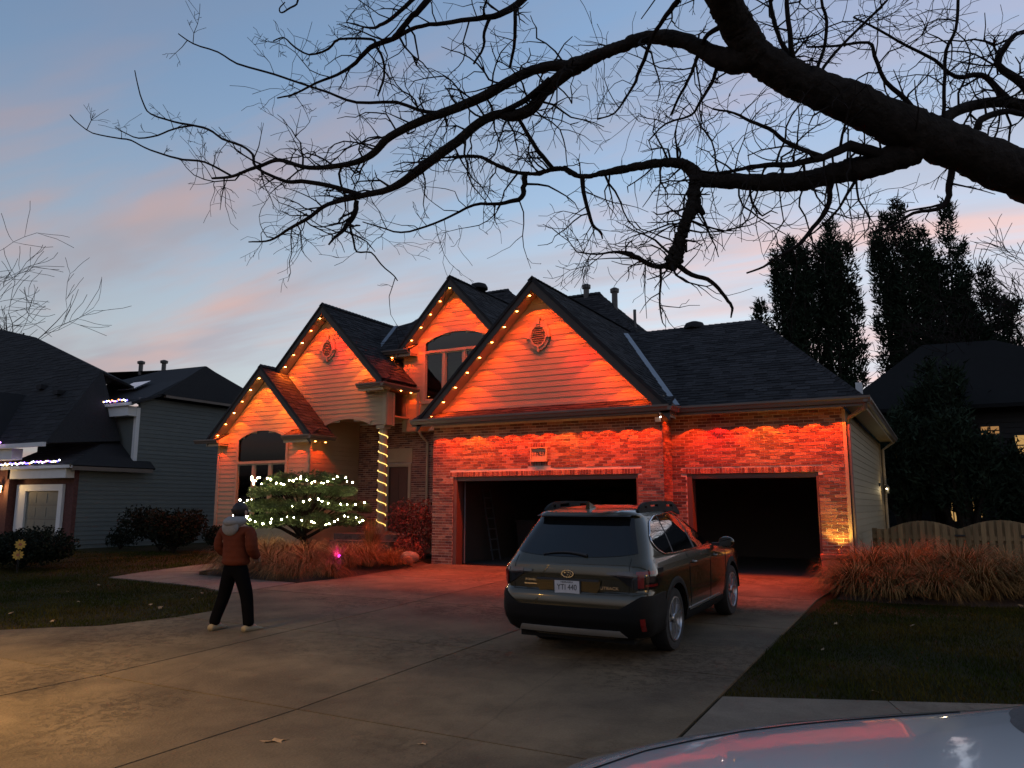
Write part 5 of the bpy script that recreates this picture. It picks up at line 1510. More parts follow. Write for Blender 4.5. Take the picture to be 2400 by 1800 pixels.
def wheel(parent, x, y, r, width, side, spokes=5):
    w = empty('wheel', (x, y, r), parent=parent)
    hw = width / 2
    MB().lathe([(r * .66, -hw * .8), (r * .80, -hw), (r * .95, -hw * .92), (r, -hw * .6), (r, hw * .6), (r * .95, hw * .92), (r * .80, hw), (r * .66, hw * .8)], 40, 'x', closed=True).build('tyre', RUBBER, w, smooth=True, sharp=50)
    f = side * hw
    rim = MB().lathe([(r * .70, f * .70), (r * .70, f * .98), (r * .655, f * 1.0), (r * .63, f * .80), (r * .64, f * .1)], 40, 'x').build('rim', ALLOY, w, smooth=True, sharp=40)
    MB().lathe([(r * .64, f * .25), (r * .64, f * .30)], 32, 'x').build('rim_pocket', ALLOYDK, w)
    for k in range(spokes):
        for tw in (-.13, .13):
            a = 2 * math.pi * k / spokes + .3
            a0, a1 = a + tw * .55, a + tw * 1.9
            def P(rr, an, xx, wd):
                c, s_ = math.cos(an), math.sin(an); t = Vector((0, -s_, c)) * wd
                return [Vector((xx, c * rr, s_ * rr)) - t, Vector((xx, c * rr, s_ * rr)) + t]
            A = P(r * .12, a0, f * .86, .018); B = P(r * .40, (a0 + a1) / 2, f * .92, .017); C_ = P(r * .66, a1, f * .93, .024)
            mb = MB(); bk = Vector((-side * .03, 0, 0))
            mb.add(A + B + C_ + [q + bk for q in A + B + C_], [(0, 1, 3, 2), (2, 3, 5, 4), (6, 8, 9, 7), (8, 10, 11, 9), (0, 2, 8, 6), (2, 4, 10, 8), (1, 7, 9, 3), (3, 9, 11, 5)])
            mb.build('spoke', ALLOY, rim if False else w)
    MB().lathe([(r * .17, f * .84), (r * .15, f * .95), (r * .09, f * .97)], 20, 'x').build('hub_cap', ALLOY, w, smooth=True, sharp=40)
    return w

def build_wagon():
    PAINT = pm('olive_metallic_paint', (0.050, 0.040, 0.018), 0.2, metal=0.45, var=0.05, vs=3, coat=1.0)
    W = empty('station_wagon', (7.60, -7.25, gz(0, -7.25) + .012), rz=R(1.0))
    W.rotation_euler = (math.atan(.03), 0, R(-0.6))
    tag(W, 'dark olive crossover wagon with roof rails parked before the garage', 'car')
    B = Body(
        yr=[(.24, -.90), (.32, -1.00), (.45, -1.085), (.58, -1.10), (.70, -1.085), (.745, -1.06), (.77, -1.035), (.95, -1.03), (1.04, -1.01), (1.10, -.965), (1.14, -.93), (1.54, -.60), (1.575, -.66), (1.61, -.64), (1.635, -.50), (1.66, -.15), (1.672, .25)],
        yf=[(.24, 3.50), (.32, 3.66), (.5, 3.74), (.72, 3.74), (.86, 3.68), (.95, 3.52), (1.0, 3.15), (1.045, 2.75), (1.085, 2.35), (1.10, 2.22), (1.2, 2.05), (1.4, 1.60), (1.54, 1.25), (1.61, .98), (1.645, .72), (1.672, .45)],
        w=[(.24, .80), (.32, .875), (.45, .91), (.62, .918), (.82, .922), (.93, .925), (1.0, .912), (1.06, .885), (1.10, .862), (1.14, .85), (1.30, .79), (1.46, .718), (1.54, .675), (1.59, .635), (1.63, .57), (1.655, .45), (1.672, .22)],
        rr=[(.24, .22), (.7, .26), (1.1, .24), (1.54, .22), (1.63, .2), (1.672, .12)], rf=[(.24, .3), (.9, .36), (1.1, .28), (1.54, .24), (1.672, .12)],
        bow=[(.24, .05), (.75, .07), (1.1, .10), (1.54, .13), (1.672, .05)], bowf=[(.24, .14), (.9, .2), (1.1, .25), (1.54, .22), (1.672, .06)], taper=.06)
    zs = [.24, .28, .32, .38, .45, .52, .58, .64, .70, .725, .745, .757, .77, .82, .88, .93, .96, 1.0, 1.02, 1.04, 1.06, 1.08, 1.10, 1.12, 1.14, 1.2, 1.26, 1.34, 1.42, 1.48, 1.54, 1.557, 1.575, 1.59, 1.61, 1.623, 1.635, 1.648, 1.66, 1.668, 1.672]
    body = B.mesh(zs).build('body', PAINT, W, smooth=True, sharp=38)
    WR = .362
    cuts = []
    for y in (0.0, 2.745):
        cm = MB().lathe([(WR + .055, -1.2), (WR + .055, 1.2)], 40, 'x', (0, y, WR)).mesh('cut')
        c = link('cut', cm); c.parent = W; cuts.append(c)
    bpy.context.view_layer.update()
    boolean_cut(body, cuts)
    body.data.shade_smooth(); body.data.set_sharp_from_angle(angle=R(38))
    MB().box((-.70, -.86, .20), (.70, 3.4, .34)).build('underbody', CLAD, W)
    for y in (0.0, 2.745):
        for s in (-1, 1):
            # wheel well lining and the plastic arch lip
            mb = MB().grid(lambda u, v: (s * (.46 + .44 * v), y - (WR + .05) * math.cos(math.pi * u), max(.2, WR + (WR + .05) * math.sin(math.pi * u))), 24, 1)
            mb.grid(lambda u, v: (s * .46, y - (WR + .05) * v * math.cos(math.pi * u), WR + (WR + .05) * v * math.sin(math.pi * u)), 24, 1)
            mb.build('wheel_well', CLAD, W)
            lip = MB()
            def lp(u, v):
                a = math.pi * (-.08 + 1.16 * u); rr_ = WR + .05 + .075 * v
                yy = y - rr_ * math.cos(a); zz = max(.26, WR + rr_ * math.sin(a))
                p = B.at(s * B.d_of_y(yy, zz), zz, .016 if v < .9 else .004)
                return p
            lip.grid(lp, 30, 3); lip.build('arch_cladding', CLAD, W, smooth=True)
            wheel(W, s * (.785), y, WR, .225, s)
    # lower cladding round the tail, sills
    rear_top = lambda d: .60 + .13 * max(0, min(1, (abs(d) - .62) / .22)) ** 1.0
    patch_thick(B, lambda u, v: ((-1.42 + 2.84 * u), .275 + (rear_top(-1.42 + 2.84 * u) - .275) * v), 60, 10, .014, .02).build('rear_bumper', CLAD, W, smooth=True, sharp=40)
    SKID = pm('skid_plate', (0.50, 0.49, 0.47), 0.42, metal=0.5, var=0.06)
    patch_thick(B, lambda u, v: ((-.62 + 1.24 * u) * (1.06 - .1 * v), .285 + .075 * (v) + .012 * (1 - abs(2 * u - 1)) * 0), 30, 3, .034, .03).build('skid_plate', SKID, W, smooth=True, sharp=40)
    for s in (-1, 1):
        d0, d1 = B.d_of_y(.50, .3), B.d_of_y(2.26, .3)
        patch_thick(B, lambda u, v: (s * (d0 + (d1 - d0) * u), .25 + .12 * v), 24, 3, .018, .03).build('sill_cladding', CLAD, W, smooth=True, sharp=40)
        patch_thick(B, lambda u, v: (s * (d0 + .15 + (d1 - d0 - .3) * u), .385 + .03 * v), 24, 1, .014, .02).build('sill_trim', ALLOY, W)
        patch(B, lambda u, v: (s * (.83 + .06 * u), .36 + .14 * v), 2, 2, .021).build('rear_reflector', TAILRED, W)
    # bumper step edge in body colour is the skin; tailgate shut lines
    LINE = pm('shut_line', (0.006, 0.006, 0.006), 0.9)
    def seam(pts, name='panel_gap', w=.006):
        P = [B.at(d, z, .0025) for d, z in pts]
        MB().tube(P, w * .5, 4).build(name, LINE, W)
    for s in (-1, 1):
        seam([(s * (.71 - .0 * t), .76 + (1.12 - .76) * t) for t in [i / 8 for i in range(9)]])
        for y in (.55, 1.50):
            zz = [.42 + (1.10 - .42) * i / 10 for i in range(11)]
            seam([(s * B.d_of_y(y + (.07 * max(0, .75 - z) * (1 if y < 1 else 0)) * 0 + (.25 * max(0, (.95 - z)) ** 2 if y < 1 else 0), z), z) for z in zz])
        seam([(s * B.d_of_y(2.35, z), z) for z in [.45 + .06 * i for i in range(10)]])
    seam([(-.70 + 1.4 * i / 30, .757) for i in range(31)])
    # glass: hatch window
    xw = lambda z: B.d_of_x(interp([(1.10, .74), (1.16, .755), (1.54, .60)], z), z)
    def hw_(u, v):
        t = -1 + 2 * u
        zb = 1.125 + .045 * abs(t) ** 3
        z = zb + (1.545 - zb) * v
        return (t * xw(z), z)
    patch(B, hw_, 30, 10, .006).build('hatch_window', CGLASS, W, smooth=True)
    # spoiler underside and wiper
    MB().grid(lambda u, v: ((-.60 + 1.2 * u), -.70 + .06 * (2 * u - 1) ** 2 * 1.6 + .10 * v, 1.565 + .02 * v), 20, 1).build('spoiler_lip', PLASTIC, W)
    wp = [B.at(-.36 + .56 * i / 8, 1.145 + .028 * math.sin(math.pi * i / 8), .022) for i in range(9)]
    MB().tube(wp, [.006 + .012 * (i / 8) for i in range(9)], 6).build('rear_wiper', PLASTIC, W)
    # side glass, one pane after another, inside a bright surround
    def top(y): return interp([(-.50, 1.30), (-.30, 1.47), (-.05, 1.535), (.4, 1.555), (.9, 1.535), (1.4, 1.44), (1.9, 1.22), (2.12, 1.13)], y)
    def bot(y): return interp([(-.50, 1.27), (-.38, 1.19), (-.22, 1.135), (.1, 1.12), (2.12, 1.105)], y)
    def side_pane(s, y0b, y0t, y1b, y1t, name):
        def f(u, v):
            # slanted pillars: the y of an edge depends on height
            yb = y0b + (y1b - y0b) * u; yt = y0t + (y1t - y0t) * u
            y = yb + (yt - yb) * v
            zb, zt = bot(y), top(y)
            z = zb + (zt - zb) * v
            return (s * B.d_of_y(y, z), z)
        return patch(B, f, 14, 8, .006).build(name, SGLASS, W, smooth=True)
    for s in (-1, 1):
        side_pane(s, -.47, -.47, .07, .05, 'quarter_window'); side_pane(s, .12, .09, .91, .80, 'rear_side_window'); side_pane(s, .99, .89, 2.08, 2.04, 'front_side_window')
        # black pillar strips and the bright frame round the whole opening
        def pil(yb0, yt0, yb1, yt1):
            def f(u, v):
                y = (yb0 + (yt0 - yb0) * v) * (1 - u) + (yb1 + (yt1 - yb1) * v) * u
                zb, zt = bot(y), top(y); z = zb + (zt - zb) * v
                return (s * B.d_of_y(y, z), z)
            patch(B, f, 2, 8, .004).build('pillar', PLASTIC, W, smooth=True)
        pil(.07, .05, .12, .09); pil(.91, .80, .99, .89)
        P = [(y, top(y) + .012) for y in [-.47 + (2.06 + .47) * i / 40 for i in range(41)]]
        Q = [(y, bot(y) - .012) for y in [2.06 - (2.06 + .47) * i / 40 for i in range(41)]]
        lo = [(-.49, 1.285)]
        MB().tube([B.at(s * B.d_of_y(y, z), z, .008) for (y, z) in P], .011, 6).build('window_trim', CHROME, W, smooth=True)
        MB().tube([B.at(s * B.d_of_y(y, z), z, .008) for (y, z) in Q + lo + P[:1]], .010, 6).build('window_trim', CHROME, W, smooth=True)
        # door handles
        for y in (.62, 1.62):
            z = .955
            MB().tube([B.at(s * B.d_of_y(y + .0 + .2 * i / 6, z), z + .004 * math.sin(math.pi * i / 6), .012 + .028 * math.sin(math.pi * i / 6)) for i in range(7)], [.010, .013, .014, .014, .014, .013, .010], 8).build('door_handle', PAINT, W, smooth=True)
            MB().ball(B.at(s * B.d_of_y(y + .1, z - .005), z - .005, -.012), .045, 12, 8, (.4, 1.4, .7)).build('handle_cup', PLASTIC, W, smooth=True)
        # mirror
        mr = MB().ball((s * 1.03, 1.97, 1.115), .105, 14, 10, (1.05, .62, .72)).build('door_mirror', PAINT, W, smooth=True)
        MB().box((s * .88 - .05, 1.93, 1.06), (s * .88 + .07, 2.0, 1.10)).build('mirror_arm', PLASTIC, W)
        MB().grid(lambda u, v: (s * (1.03 + .08 * (2 * u - 1)), 1.902, 1.115 + .055 * (2 * v - 1)), 2, 2).build('mirror_glass', CGLASS, mr)
        # C shaped tail lamps
        def tail(u, v):
            # outer block wraps the corner, a thin horn reaches in over the tailgate
            d = .46 + (1.30 - .46) * u
            zt = 1.005 - .03 * (1 - u) + .012 * math.sin(u * 3.1)
            lo_ = interp([(.46, .955), (.58, .925), (.70, .845), (.80, .79), (1.1, .80), (1.22, .86), (1.30, .94)], d)
            return (s * d, lo_ + (zt - lo_) * v)
        tl = patch_thick(B, tail, 36, 8, .014, .02).build('tail_lamp', TAILBLK, W, smooth=True, sharp=40)
        patch(B, lambda u, v: (s * (.58 + .17 * u), .935 + (.99 - .935) * v - .012 * u), 6, 3, .018).build('lamp_lens', TAILCLR, tl)
        patch(B, lambda u, v: (s * (.78 + .26 * u), .955 + .035 * v), 8, 2, .019).build('lamp_lens', TAILRED, tl, smooth=True)
        patch(B, lambda u, v: (s * (.80 + .07 * u), .815 + .14 * v), 3, 4, .019).build('lamp_lens', TAILRED, tl, smooth=True)
        patch(B, lambda u, v: (s * (.88 + .20 * u), .825 + .025 * v), 6, 2, .019).build('lamp_lens', TAILRED, tl, smooth=True)
        patch(B, lambda u, v: (s * (.89 + .13 * u), .87 + .065 * v), 6, 2, .019).build('lamp_lens', TAILCLR, tl, smooth=True)
        # raised roof rail with its slot
        rail = MB()
        ys = [-.38 + 1.62 * i / 24 for i in range(25)]
        hgt = lambda y: interp([(-.38, .0), (-.28, .055), (-.12, .085), (.9, .085), (1.08, .06), (1.24, .0)], y)
        zr = lambda y: interp([(-.6, 1.605), (-.3, 1.628), (.3, 1.636), (.9, 1.615), (1.3, 1.54)], y)
        xr = lambda y: .605 - .03 * max(0, (y - .6))
        slot = lambda y: -.20 < y < -.10 or .05 < y < .30 or .62 < y < .88
        for a, b in zip(ys[:-1], ys[1:]):
            m_ = (a + b) / 2
            def bx(z0a, z1a, z0b, z1b):
                V = []
                for (y, z0, z1) in ((a, z0a, z1a), (b, z0b, z1b)):
                    V += [(s * (xr(y) - .022), y, zr(y) + z0), (s * (xr(y) + .026), y, zr(y) + z0 - .012), (s * (xr(y) + .018), y, zr(y) + z1), (s * (xr(y) - .018), y, zr(y) + z1)]
                rail.add(V, [(0, 1, 5, 4), (1, 2, 6, 5), (2, 3, 7, 6), (3, 0, 4, 7), (0, 3, 2, 1), (4, 5, 6, 7)])
            if slot(m_):
                bx(-.03, .018, -.03, .018); bx(hgt(a) - .028, hgt(a), hgt(b) - .028, hgt(b))
            else:
                bx(-.03, max(.004, hgt(a)), -.03, max(.004, hgt(b)))
        rail.build('roof_rail', CLAD, W, smooth=True, sharp=30)
    # windscreen
    def ws(u, v):
        t = -1 + 2 * u; z = 1.12 + (1.60 - 1.12) * v
        P, S = B.line(z)
        return (t * .0, z)
    mb = MB()
    for i in range(13):
        for j in range(21):
            z = 1.12 + .47 * i / 12; P, S = B.line(z); d = S[-1] - (abs(-1 + 2 * j / 20)) * (interp(B.w, z) * .9)
            mb.v.append(tuple(B.at((1 if j >= 10 else -1) * d, z, .005)))
    for i in range(12):
        for j in range(20):
            a = i * 21 + j; mb.f.append((a, a + 1, a + 22, a + 21))
    mb.build('windscreen', CGLASS, W, smooth=True)
    # shark fin, emblem, badges, plate
    fin = MB().prism([(0, -.44, 1.625), (0, -.22, 1.648), (0, -.40, 1.72), (0, -.435, 1.725)], (0.03, 0, 0)); fin.v = [(x - .015 if z > 1.7 else (x - .015) * 1.8, y, z) for (x, y, z) in fin.v]
    fin.build('antenna_fin', PAINT, W)
    yb = lambda x, z, o=.0: B.at(B.d_of_x(abs(x), z), z, o).y
    em = MB(); n = 28
    for i in range(n):
        a0, a1 = 2 * math.pi * i / n, 2 * math.pi * (i + 1) / n
        q = [(.078 * math.cos(a), .043 * math.sin(a)) for a in (a0, a1)] + [(.066 * math.cos(a), .034 * math.sin(a)) for a in (a1, a0)]
        em.prism([(x, -1.045, .945 + z) for (x, z) in q], (0, .012, 0))
    emo = em.build('emblem', CHROME, W)
    for (x, z, r_) in ((-.032, .012, .016), (.012, .016, .009), (.036, .008, .009), (.0, -.012, .009), (.026, -.016, .009), (.045, -.006, .007)):
        MB().prism([(x - r_, -1.043, .945 + z), (x, -1.043, .945 + z - r_ * .6), (x + r_, -1.043, .945 + z), (x, -1.043, .945 + z + r_ * .6)], (0, .01, 0)).build('emblem_star', CHROME, emo)
    def badge(s_, x, z, size, sx=1.0):
        me = text_mesh(s_, size, .003, sx)
        o = link('lettering', me, CHROME, W)
        o.matrix_local = Matrix.Translation((x, yb(x, z, .006) - .004, z)) @ Matrix.Rotation(R(90), 4, 'X') @ Matrix.Rotation(R(8 if x > 0 else -8) * 0, 4, 'Y')
        return o
    badge('OUTBACK', .47, .805, .045, 1.25); badge('SUBARU', -.47, .86, .034, 1.2)
    MB().box((-.56, yb(.47, .815, .004) - .006, .81), (-.40, yb(.47, .815) + .02, .822)).build('badge_bar', CHROME, W)
    # recessed number plate panel
    rc = MB()
    pan = [(-.40, .885), (.40, .885), (.385, .80), (.31, .70), (-.31, .70), (-.385, .80)]
    rc.prism([(x, -1.046, z) for (x, z) in pan], (0, .02, 0))
    pl = rc.build('plate_recess', PAINT, W)
    MB().box((-.38, -1.062, .872), (.38, -1.03, .892)).build('plate_ledge', PLASTIC, pl)
    MB().box((-.165, -1.060, .708), (.165, -1.047, .882)).build('plate_frame', PLASTIC, pl)
    MB().box((-.152, -1.064, .728), (.152, -1.061, .872)).build('licence_plate', PLATEM, pl)
    for (t_, x, z, sz, sx, mt) in (('YTI 440', 0, .798, .088, .86, BLACKM), ('NEBRASKA', 0, .855, .026, 1.2, BLACKM), ('BAXTER', 0, .718, .024, 1.2, WHITE)):
        me = text_mesh(t_, sz, .001, sx); o = link('lettering', me, mt, pl)
        o.matrix_local = Matrix.Translation((x, -1.0655, z)) @ Matrix.Rotation(R(90), 4, 'X')
    # exhaust hint and tow hook cover stay with the bumper; front lamps
    for s in (-1, 1):
        patch(B, lambda u, v: (s * (B.d_of_y(3.2, .8) + .45 * u), .78 + .09 * v), 6, 2, .01).build('headlamp', TAILCLR, W)
    return W
build_wagon()

def build_white_car():
    PAINT = pm('white_car_paint', (0.62, 0.61, 0.60), 0.25, var=0.02, vs=2, coat=1.0, spec=0.6)
    d = Vector((-0.876, -0.482, 0))                    # heading
    a = math.atan2(d.y, d.x) - math.pi / 2 - R(3.0)             # local +Y is the nose
    W = empty('white_car', (13.47, -12.90, -0.361), rz=a); W.scale = (1.04, 1.04, 1.15); W.location.z += .04; W.rotation_euler = (0, R(3.2), a)
    tag(W, 'white car nosing into the bottom corner with its bonnet mirroring the glow', 'car')
    B = Body(
        yr=[(.22, -.85), (.5, -.95), (.85, -.92), (1.0, -.80), (1.12, -.30), (1.40, .30), (1.46, .75)],
        yf=[(.22, 3.45), (.4, 3.60), (.6, 3.62), (.72, 3.55), (.80, 3.38), (.86, 3.12), (.90, 2.85), (.935, 2.5), (.965, 2.2), (.985, 2.02), (1.0, 1.90), (1.2, 1.45), (1.36, 1.05), (1.43, .85), (1.46, .80)],
        w=[(.22, .80), (.5, .90), (.75, .91), (.84, .895), (.90, .86), (.935, .80), (.96, .72), (.985, .70), (1.0, .70), (1.2, .63), (1.4, .52), (1.46, .30)],
        rr=[(.22, .25), (1.0, .3), (1.46, .15)], rf=[(.22, .35), (.7, .45), (.9, .5), (1.0, .3), (1.46, .15)],
        bow=[(.22, .05), (1.46, .1)], bowf=[(.22, .2), (.8, .3), (.98, .35), (1.46, .2)], taper=.07)
    zs = [.22, .3, .4, .5, .6, .68, .72, .76, .80, .83, .86, .88, .90, .915, .93, .945, .955, .965, .975, .985, .993, 1.0, 1.1, 1.2, 1.28, 1.36, 1.40, 1.43, 1.46]
    body = B.mesh(zs).build('body', PAINT, W, smooth=True, sharp=50)
    cuts = []
    for y in (0.0, 2.70):
        c = link('cut', MB().lathe([(.37, -1.2), (.37, 1.2)], 36, 'x', (0, y, .32)).mesh('cut')); c.parent = W; cuts.append(c)
    bpy.context.view_layer.update()
    boolean_cut(body, cuts)
    body.data.shade_smooth(); body.data.set_sharp_from_angle(angle=R(50))
    MB().box((-.68, -.8, .18), (.68, 3.3, .30)).build('underbody', CLAD, W)
    for y in (0.0, 2.70):
        for s in (-1, 1): wheel(W, s * .76, y, .32, .21, s)
    # windscreen and side glass
    mb = MB()
    for i in range(11):
        for j in range(21):
            z = 1.0 + .40 * i / 10; P, S = B.line(z); dd = S[-1] - (abs(-1 + 2 * j / 20)) * (interp(B.w, z) * .95)
            mb.v.append(tuple(B.at((1 if j >= 10 else -1) * dd, z, .006)))
    for i in range(10):
        for j in range(20):
            q = i * 21 + j; mb.f.append((q, q + 1, q + 22, q + 21))
    mb.build('windscreen', CGLASS, W, smooth=True)
    for s in (-1, 1):
        patch(B, lambda u, v: (s * B.d_of_y(-.1 + 1.6 * u - .25 * v * (u - .3), 1.01 + .36 * v), 1.01 + .36 * v), 12, 6, .006).build('side_window', CGLASS, W, smooth=True)
        patch(B, lambda u, v: (s * (B.d_of_y(3.0, .66) + .42 * u), .60 + .10 * v), 8, 3, .012).build('headlamp', TAILCLR, W)
        # bonnet gap along the wing, and the crease beside it
        zz = [.80 + (.962 - .80) * i / 16 for i in range(17)]
        P = []
        for z in zz:
            Pp, S = B.line(z)
            P.append(B.at(s * (S[-1] - .30 - .32 * min(1, (z - .80) / .12)), z, .002))
        MB().tube(P, .0045, 5).build('panel_gap', pm('bonnet_gap', (0.01, 0.01, 0.01), 0.9) if 'bonnet_gap' not in MATS else MATS['bonnet_gap'], W)
    MB().grid(lambda u, v: B.at((1 if u >= .5 else -1) * (B.line(.984 + .014 * v)[1][-1] - abs(2 * u - 1) * .62), .984 + .014 * v, .004), 20, 1).build('cowl', PLASTIC, W)
    return W
build_white_car()
# ------------------------------------------------------------------ person on the driveway, seen from behind
def skin_mesh(name, joints, edges, mat, parent, root=0, sub=2):
    """joints: (x, y, z, rx, ry); a Skin + Subdivision surface baked to a mesh"""
    me = bpy.data.meshes.new(name)
    me.from_pydata([j[:3] for j in joints], edges, [])
    o = link(name, me, None, None)
    md = o.modifiers.new('skin', 'SKIN'); md.use_smooth_shade = True; md.branch_smoothing = .6
    for i, v in enumerate(me.skin_vertices[0].data):
        v.radius = (joints[i][3], joints[i][4]); v.use_root = (i == root)
    sd_ = o.modifiers.new('sub', 'SUBSURF'); sd_.levels = sub; sd_.render_levels = sub
    dg = bpy.context.evaluated_depsgraph_get()
    nm = bpy.data.meshes.new_from_object(o.evaluated_get(dg))
    o.modifiers.clear(); o.data = nm; bpy.data.meshes.remove(me)
    nm.materials.clear(); nm.materials.append(mat); nm.shade_smooth()
    if parent: o.parent = parent
    return o
def build_person():
    SKIN = pm('skin', (0.42, 0.26, 0.19), 0.55, var=0.06, vs=20)
    JACKET = pm('rust_puffer_cloth', (0.115, 0.026, 0.011), 0.85, spec=0.2, var=0.12, vs=12)
    HOOD = pm('grey_fleece', (0.24, 0.24, 0.235), 0.95, var=0.1, vs=40, bump=0.2, bs=200)
    TROU = pm('black_trousers', (0.004, 0.004, 0.005), 0.95, spec=0.05, var=0.2, vs=8)
    SHOE = pm('tan_shoe', (0.30, 0.25, 0.16), 0.7, var=0.1, vs=15)
    HAIR = pm('dark_hair', (0.012, 0.010, 0.010), 0.6, var=0.2, vs=60)
    H = 1.0
    # local frame: +Y is the way the person faces, +X their right hand side
    loc = Vector((2.66, -8.62, gz(0, -8.62) + .014))
    J = [(0, 0, .90, .135, .10), (0, -.005, 1.05, .125, .09), (0, -.015, 1.22, .15, .10), (0, -.02, 1.36, .15, .095), (0, 0, 1.47, .055, .055), (.005, .02, 1.53, .055, .058), (.01, .035, 1.60, .078, .095), (.01, .03, 1.665, .07, .085)]
    E_ = [(0, 1), (1, 2), (2, 3), (3, 4), (4, 5), (5, 6), (6, 7)]
    def chain(start, pts):
        i0 = len(J); p = start
        for q in pts:
            J.append(q); E_.append((p, len(J) - 1)); p = len(J) - 1
        return p
    # legs apart, left leg trailing
    fl, fr = (-.25, -.05), (.23, .05)
    for s, f in ((-1, fl), (1, fr)):
        chain(0, [(s * .10, 0, .80, .085, .085), (s * .17, f[1] * .4 + .03, .46, .058, .058), (f[0], f[1] - .02, .09, .042, .042), (f[0] + s * .01, f[1] + .12, .035, .035, .028)])
    hands = []
    for s in (-1, 1):
        hands.append(chain(3, [(s * .19, -.01, 1.37, .062, .06), (s * .245, -.02, 1.12, .05, .05), (s * .20, .16, .98, .036, .036), (s * .16, .23, .99, .03, .036)]))
    body = skin_mesh('person', J, E_, SKIN, None)
    body.location = loc; body.rotation_euler = (0, 0, R(4)); body.scale = (1.08, 1.08, 1.0)
    tag(body, 'person in rust puffer jacket with grey hood and black trousers, hands in front, back turned', 'person')
    # five fingers on each hand, curled against the front of the jacket
    for s, hx in ((-1, -.16), (1, .16)):
        for k in range(5):
            if k == 0: P = [(hx, .235, 1.0), (hx - s * .03, .26, 1.02), (hx - s * .05, .275, 1.025)]
            else:
                z = 1.0 - .02 * k; L_ = (.075, .085, .08, .062)[k - 1]
                P = [(hx, .25, z), (hx - s * .03, .275, z), (hx - s * (.03 + L_ * .5), .27, z - .005), (hx - s * (.03 + L_ * .75), .25, z - .01)]
            MB().tube(P, [.010] + [.009] * (len(P) - 2) + [.007], 8).build('finger', SKIN, body, smooth=True)
    # face: nose, ears, glasses, brow
    MB().ball((.012, .135, 1.60), .018, 10, 8, (.7, 1.2, 1.3)).build('nose', SKIN, body, smooth=True)
    for s in (-1, 1):
        MB().ball((.01 + s * .083, .03, 1.60), .032, 10, 8, (.35, .7, 1.1)).build('ear', SKIN, body, smooth=True)
        MB().ball((.01 + s * .032, .118, 1.62), .012, 10, 8).build('eye', WHITE, body, smooth=True)
    MB().box((-.02, .128, 1.553), (.04, .132, 1.56)).build('mouth', TAILRED, body)
    gl = MB().tube([(.085, .03, 1.625), (.075, .13, 1.622), (.012, .142, 1.622), (-.05, .13, 1.622), (-.065, .03, 1.625)], .004, 6)
    gl.build('glasses', CHROME, body)
    # hair cap, thick and dark
    hm = MB().ball((.01, .012, 1.635), .104, 22, 14, (.90, 1.05, 1.0))
    q = random.Random(5)
    keep = MB(); keep.v = [(x + q.uniform(-.009, .009), y + q.uniform(-.009, .009), z + q.uniform(-.009, .009)) for (x, y, z) in hm.v]
    keep.f = [f for f in hm.f if not (sum(hm.v[i][1] for i in f) / len(f) > .075 and sum(hm.v[i][2] for i in f) / len(f) < 1.665) and sum(hm.v[i][2] for i in f) / len(f) > 1.545]
    ho = keep.build('hair', HAIR, body, smooth=True)
    # jacket: torso and sleeves as one puffed surface with quilt rows
    JJ = [(0, 0, .86, .205, .155), (0, 0, .93, .205, .155), (0, -.005, 1.08, .20, .15), (0, -.015, 1.24, .215, .155), (0, -.02, 1.36, .195, .135), (0, -.01, 1.44, .10, .085)]
    EE = [(0, 1), (1, 2), (2, 3), (3, 4), (4, 5)]
    def ch2(start, pts):
        p = start
        for q_ in pts:
            JJ.append(q_); EE.append((p, len(JJ) - 1)); p = len(JJ) - 1
    for s in (-1, 1):
        ch2(4, [(s * .215, -.012, 1.355, .088, .088), (s * .265, -.025, 1.22, .085, .085), (s * .275, -.03, 1.10, .08, .08), (s * .245, .07, 1.02, .07, .07), (s * .20, .165, .985, .055, .055)])
    jk = skin_mesh('jacket', JJ, EE, JACKET, body, sub=3)
    for v in jk.data.vertices:
        c = v.co
        v.co += Vector((v.normal.x, v.normal.y, 0)) * .007 * (abs(math.sin(c.z * math.pi / .075)) ** .6 - .6)
    # grey hood hanging at the back of the neck
    def hd(u, v):
        a = math.pi * (.02 + 1.96 * u); t = v
        r_ = .082 + .05 * math.sin(math.pi * min(1, t * .9 + .1))
        back = .5 - .5 * math.cos(a)
        return (r_ * math.sin(a) * 1.15, -.02 - r_ * (-math.cos(a)) * (1.0 if math.cos(a) < 0 else .75) * 1.0 * -1 * -1 - .055 * back * math.sin(math.pi * t), 1.545 - .18 * t * (0.55 + .45 * back))
    MB().grid(hd, 28, 10).build('hood', HOOD, body, smooth=True)
    MB().ball((-.01, -.125, 1.40), .13, 20, 14, (1.02, .42, .92)).build('hood', HOOD, body, smooth=True)
    # trousers
    TJ = [(0, 0, 1.0, .155, .115), (0, 0, .86, .172, .132)]
    TE = [(0, 1)]
    for s, f in ((-1, fl), (1, fr)):
        p = 1
        for q_ in ((s * .105, 0, .76, .105, .112), (s * .17, f[1] * .4 + .025, .46, .083, .085), (f[0] * .97, f[1] - .01, .14, .07, .075), (f[0], f[1] - .01, .055, .072, .078)):
            TJ.append(q_); TE.append((p, len(TJ) - 1)); p = len(TJ) - 1
    skin_mesh('trousers', TJ, TE, TROU, body, sub=2)
    for s, f in ((-1, fl), (1, fr)):
        sh = MB()
        prof = [(-.11, .075, .038), (-.09, .085, .046), (-.03, .085, .048), (.05, .07, .048), (.12, .052, .052), (.17, .036, .045), (.195, .022, .022)]
        n = 12
        ang = R(8 if s > 0 else -4) * -1
        for (y, h, w) in prof:
            for k in range(n):
                a = 2 * math.pi * k / n
                x_, z_ = w * math.cos(a), max(0, h * .5 + h * .5 * math.sin(a) * 1.0)
                sh.v.append((f[0] + x_ * math.cos(ang) - y * math.sin(ang), f[1] + .02 + y * math.cos(ang) + x_ * math.sin(ang), z_ if math.sin(a) > -.5 else 0.0))
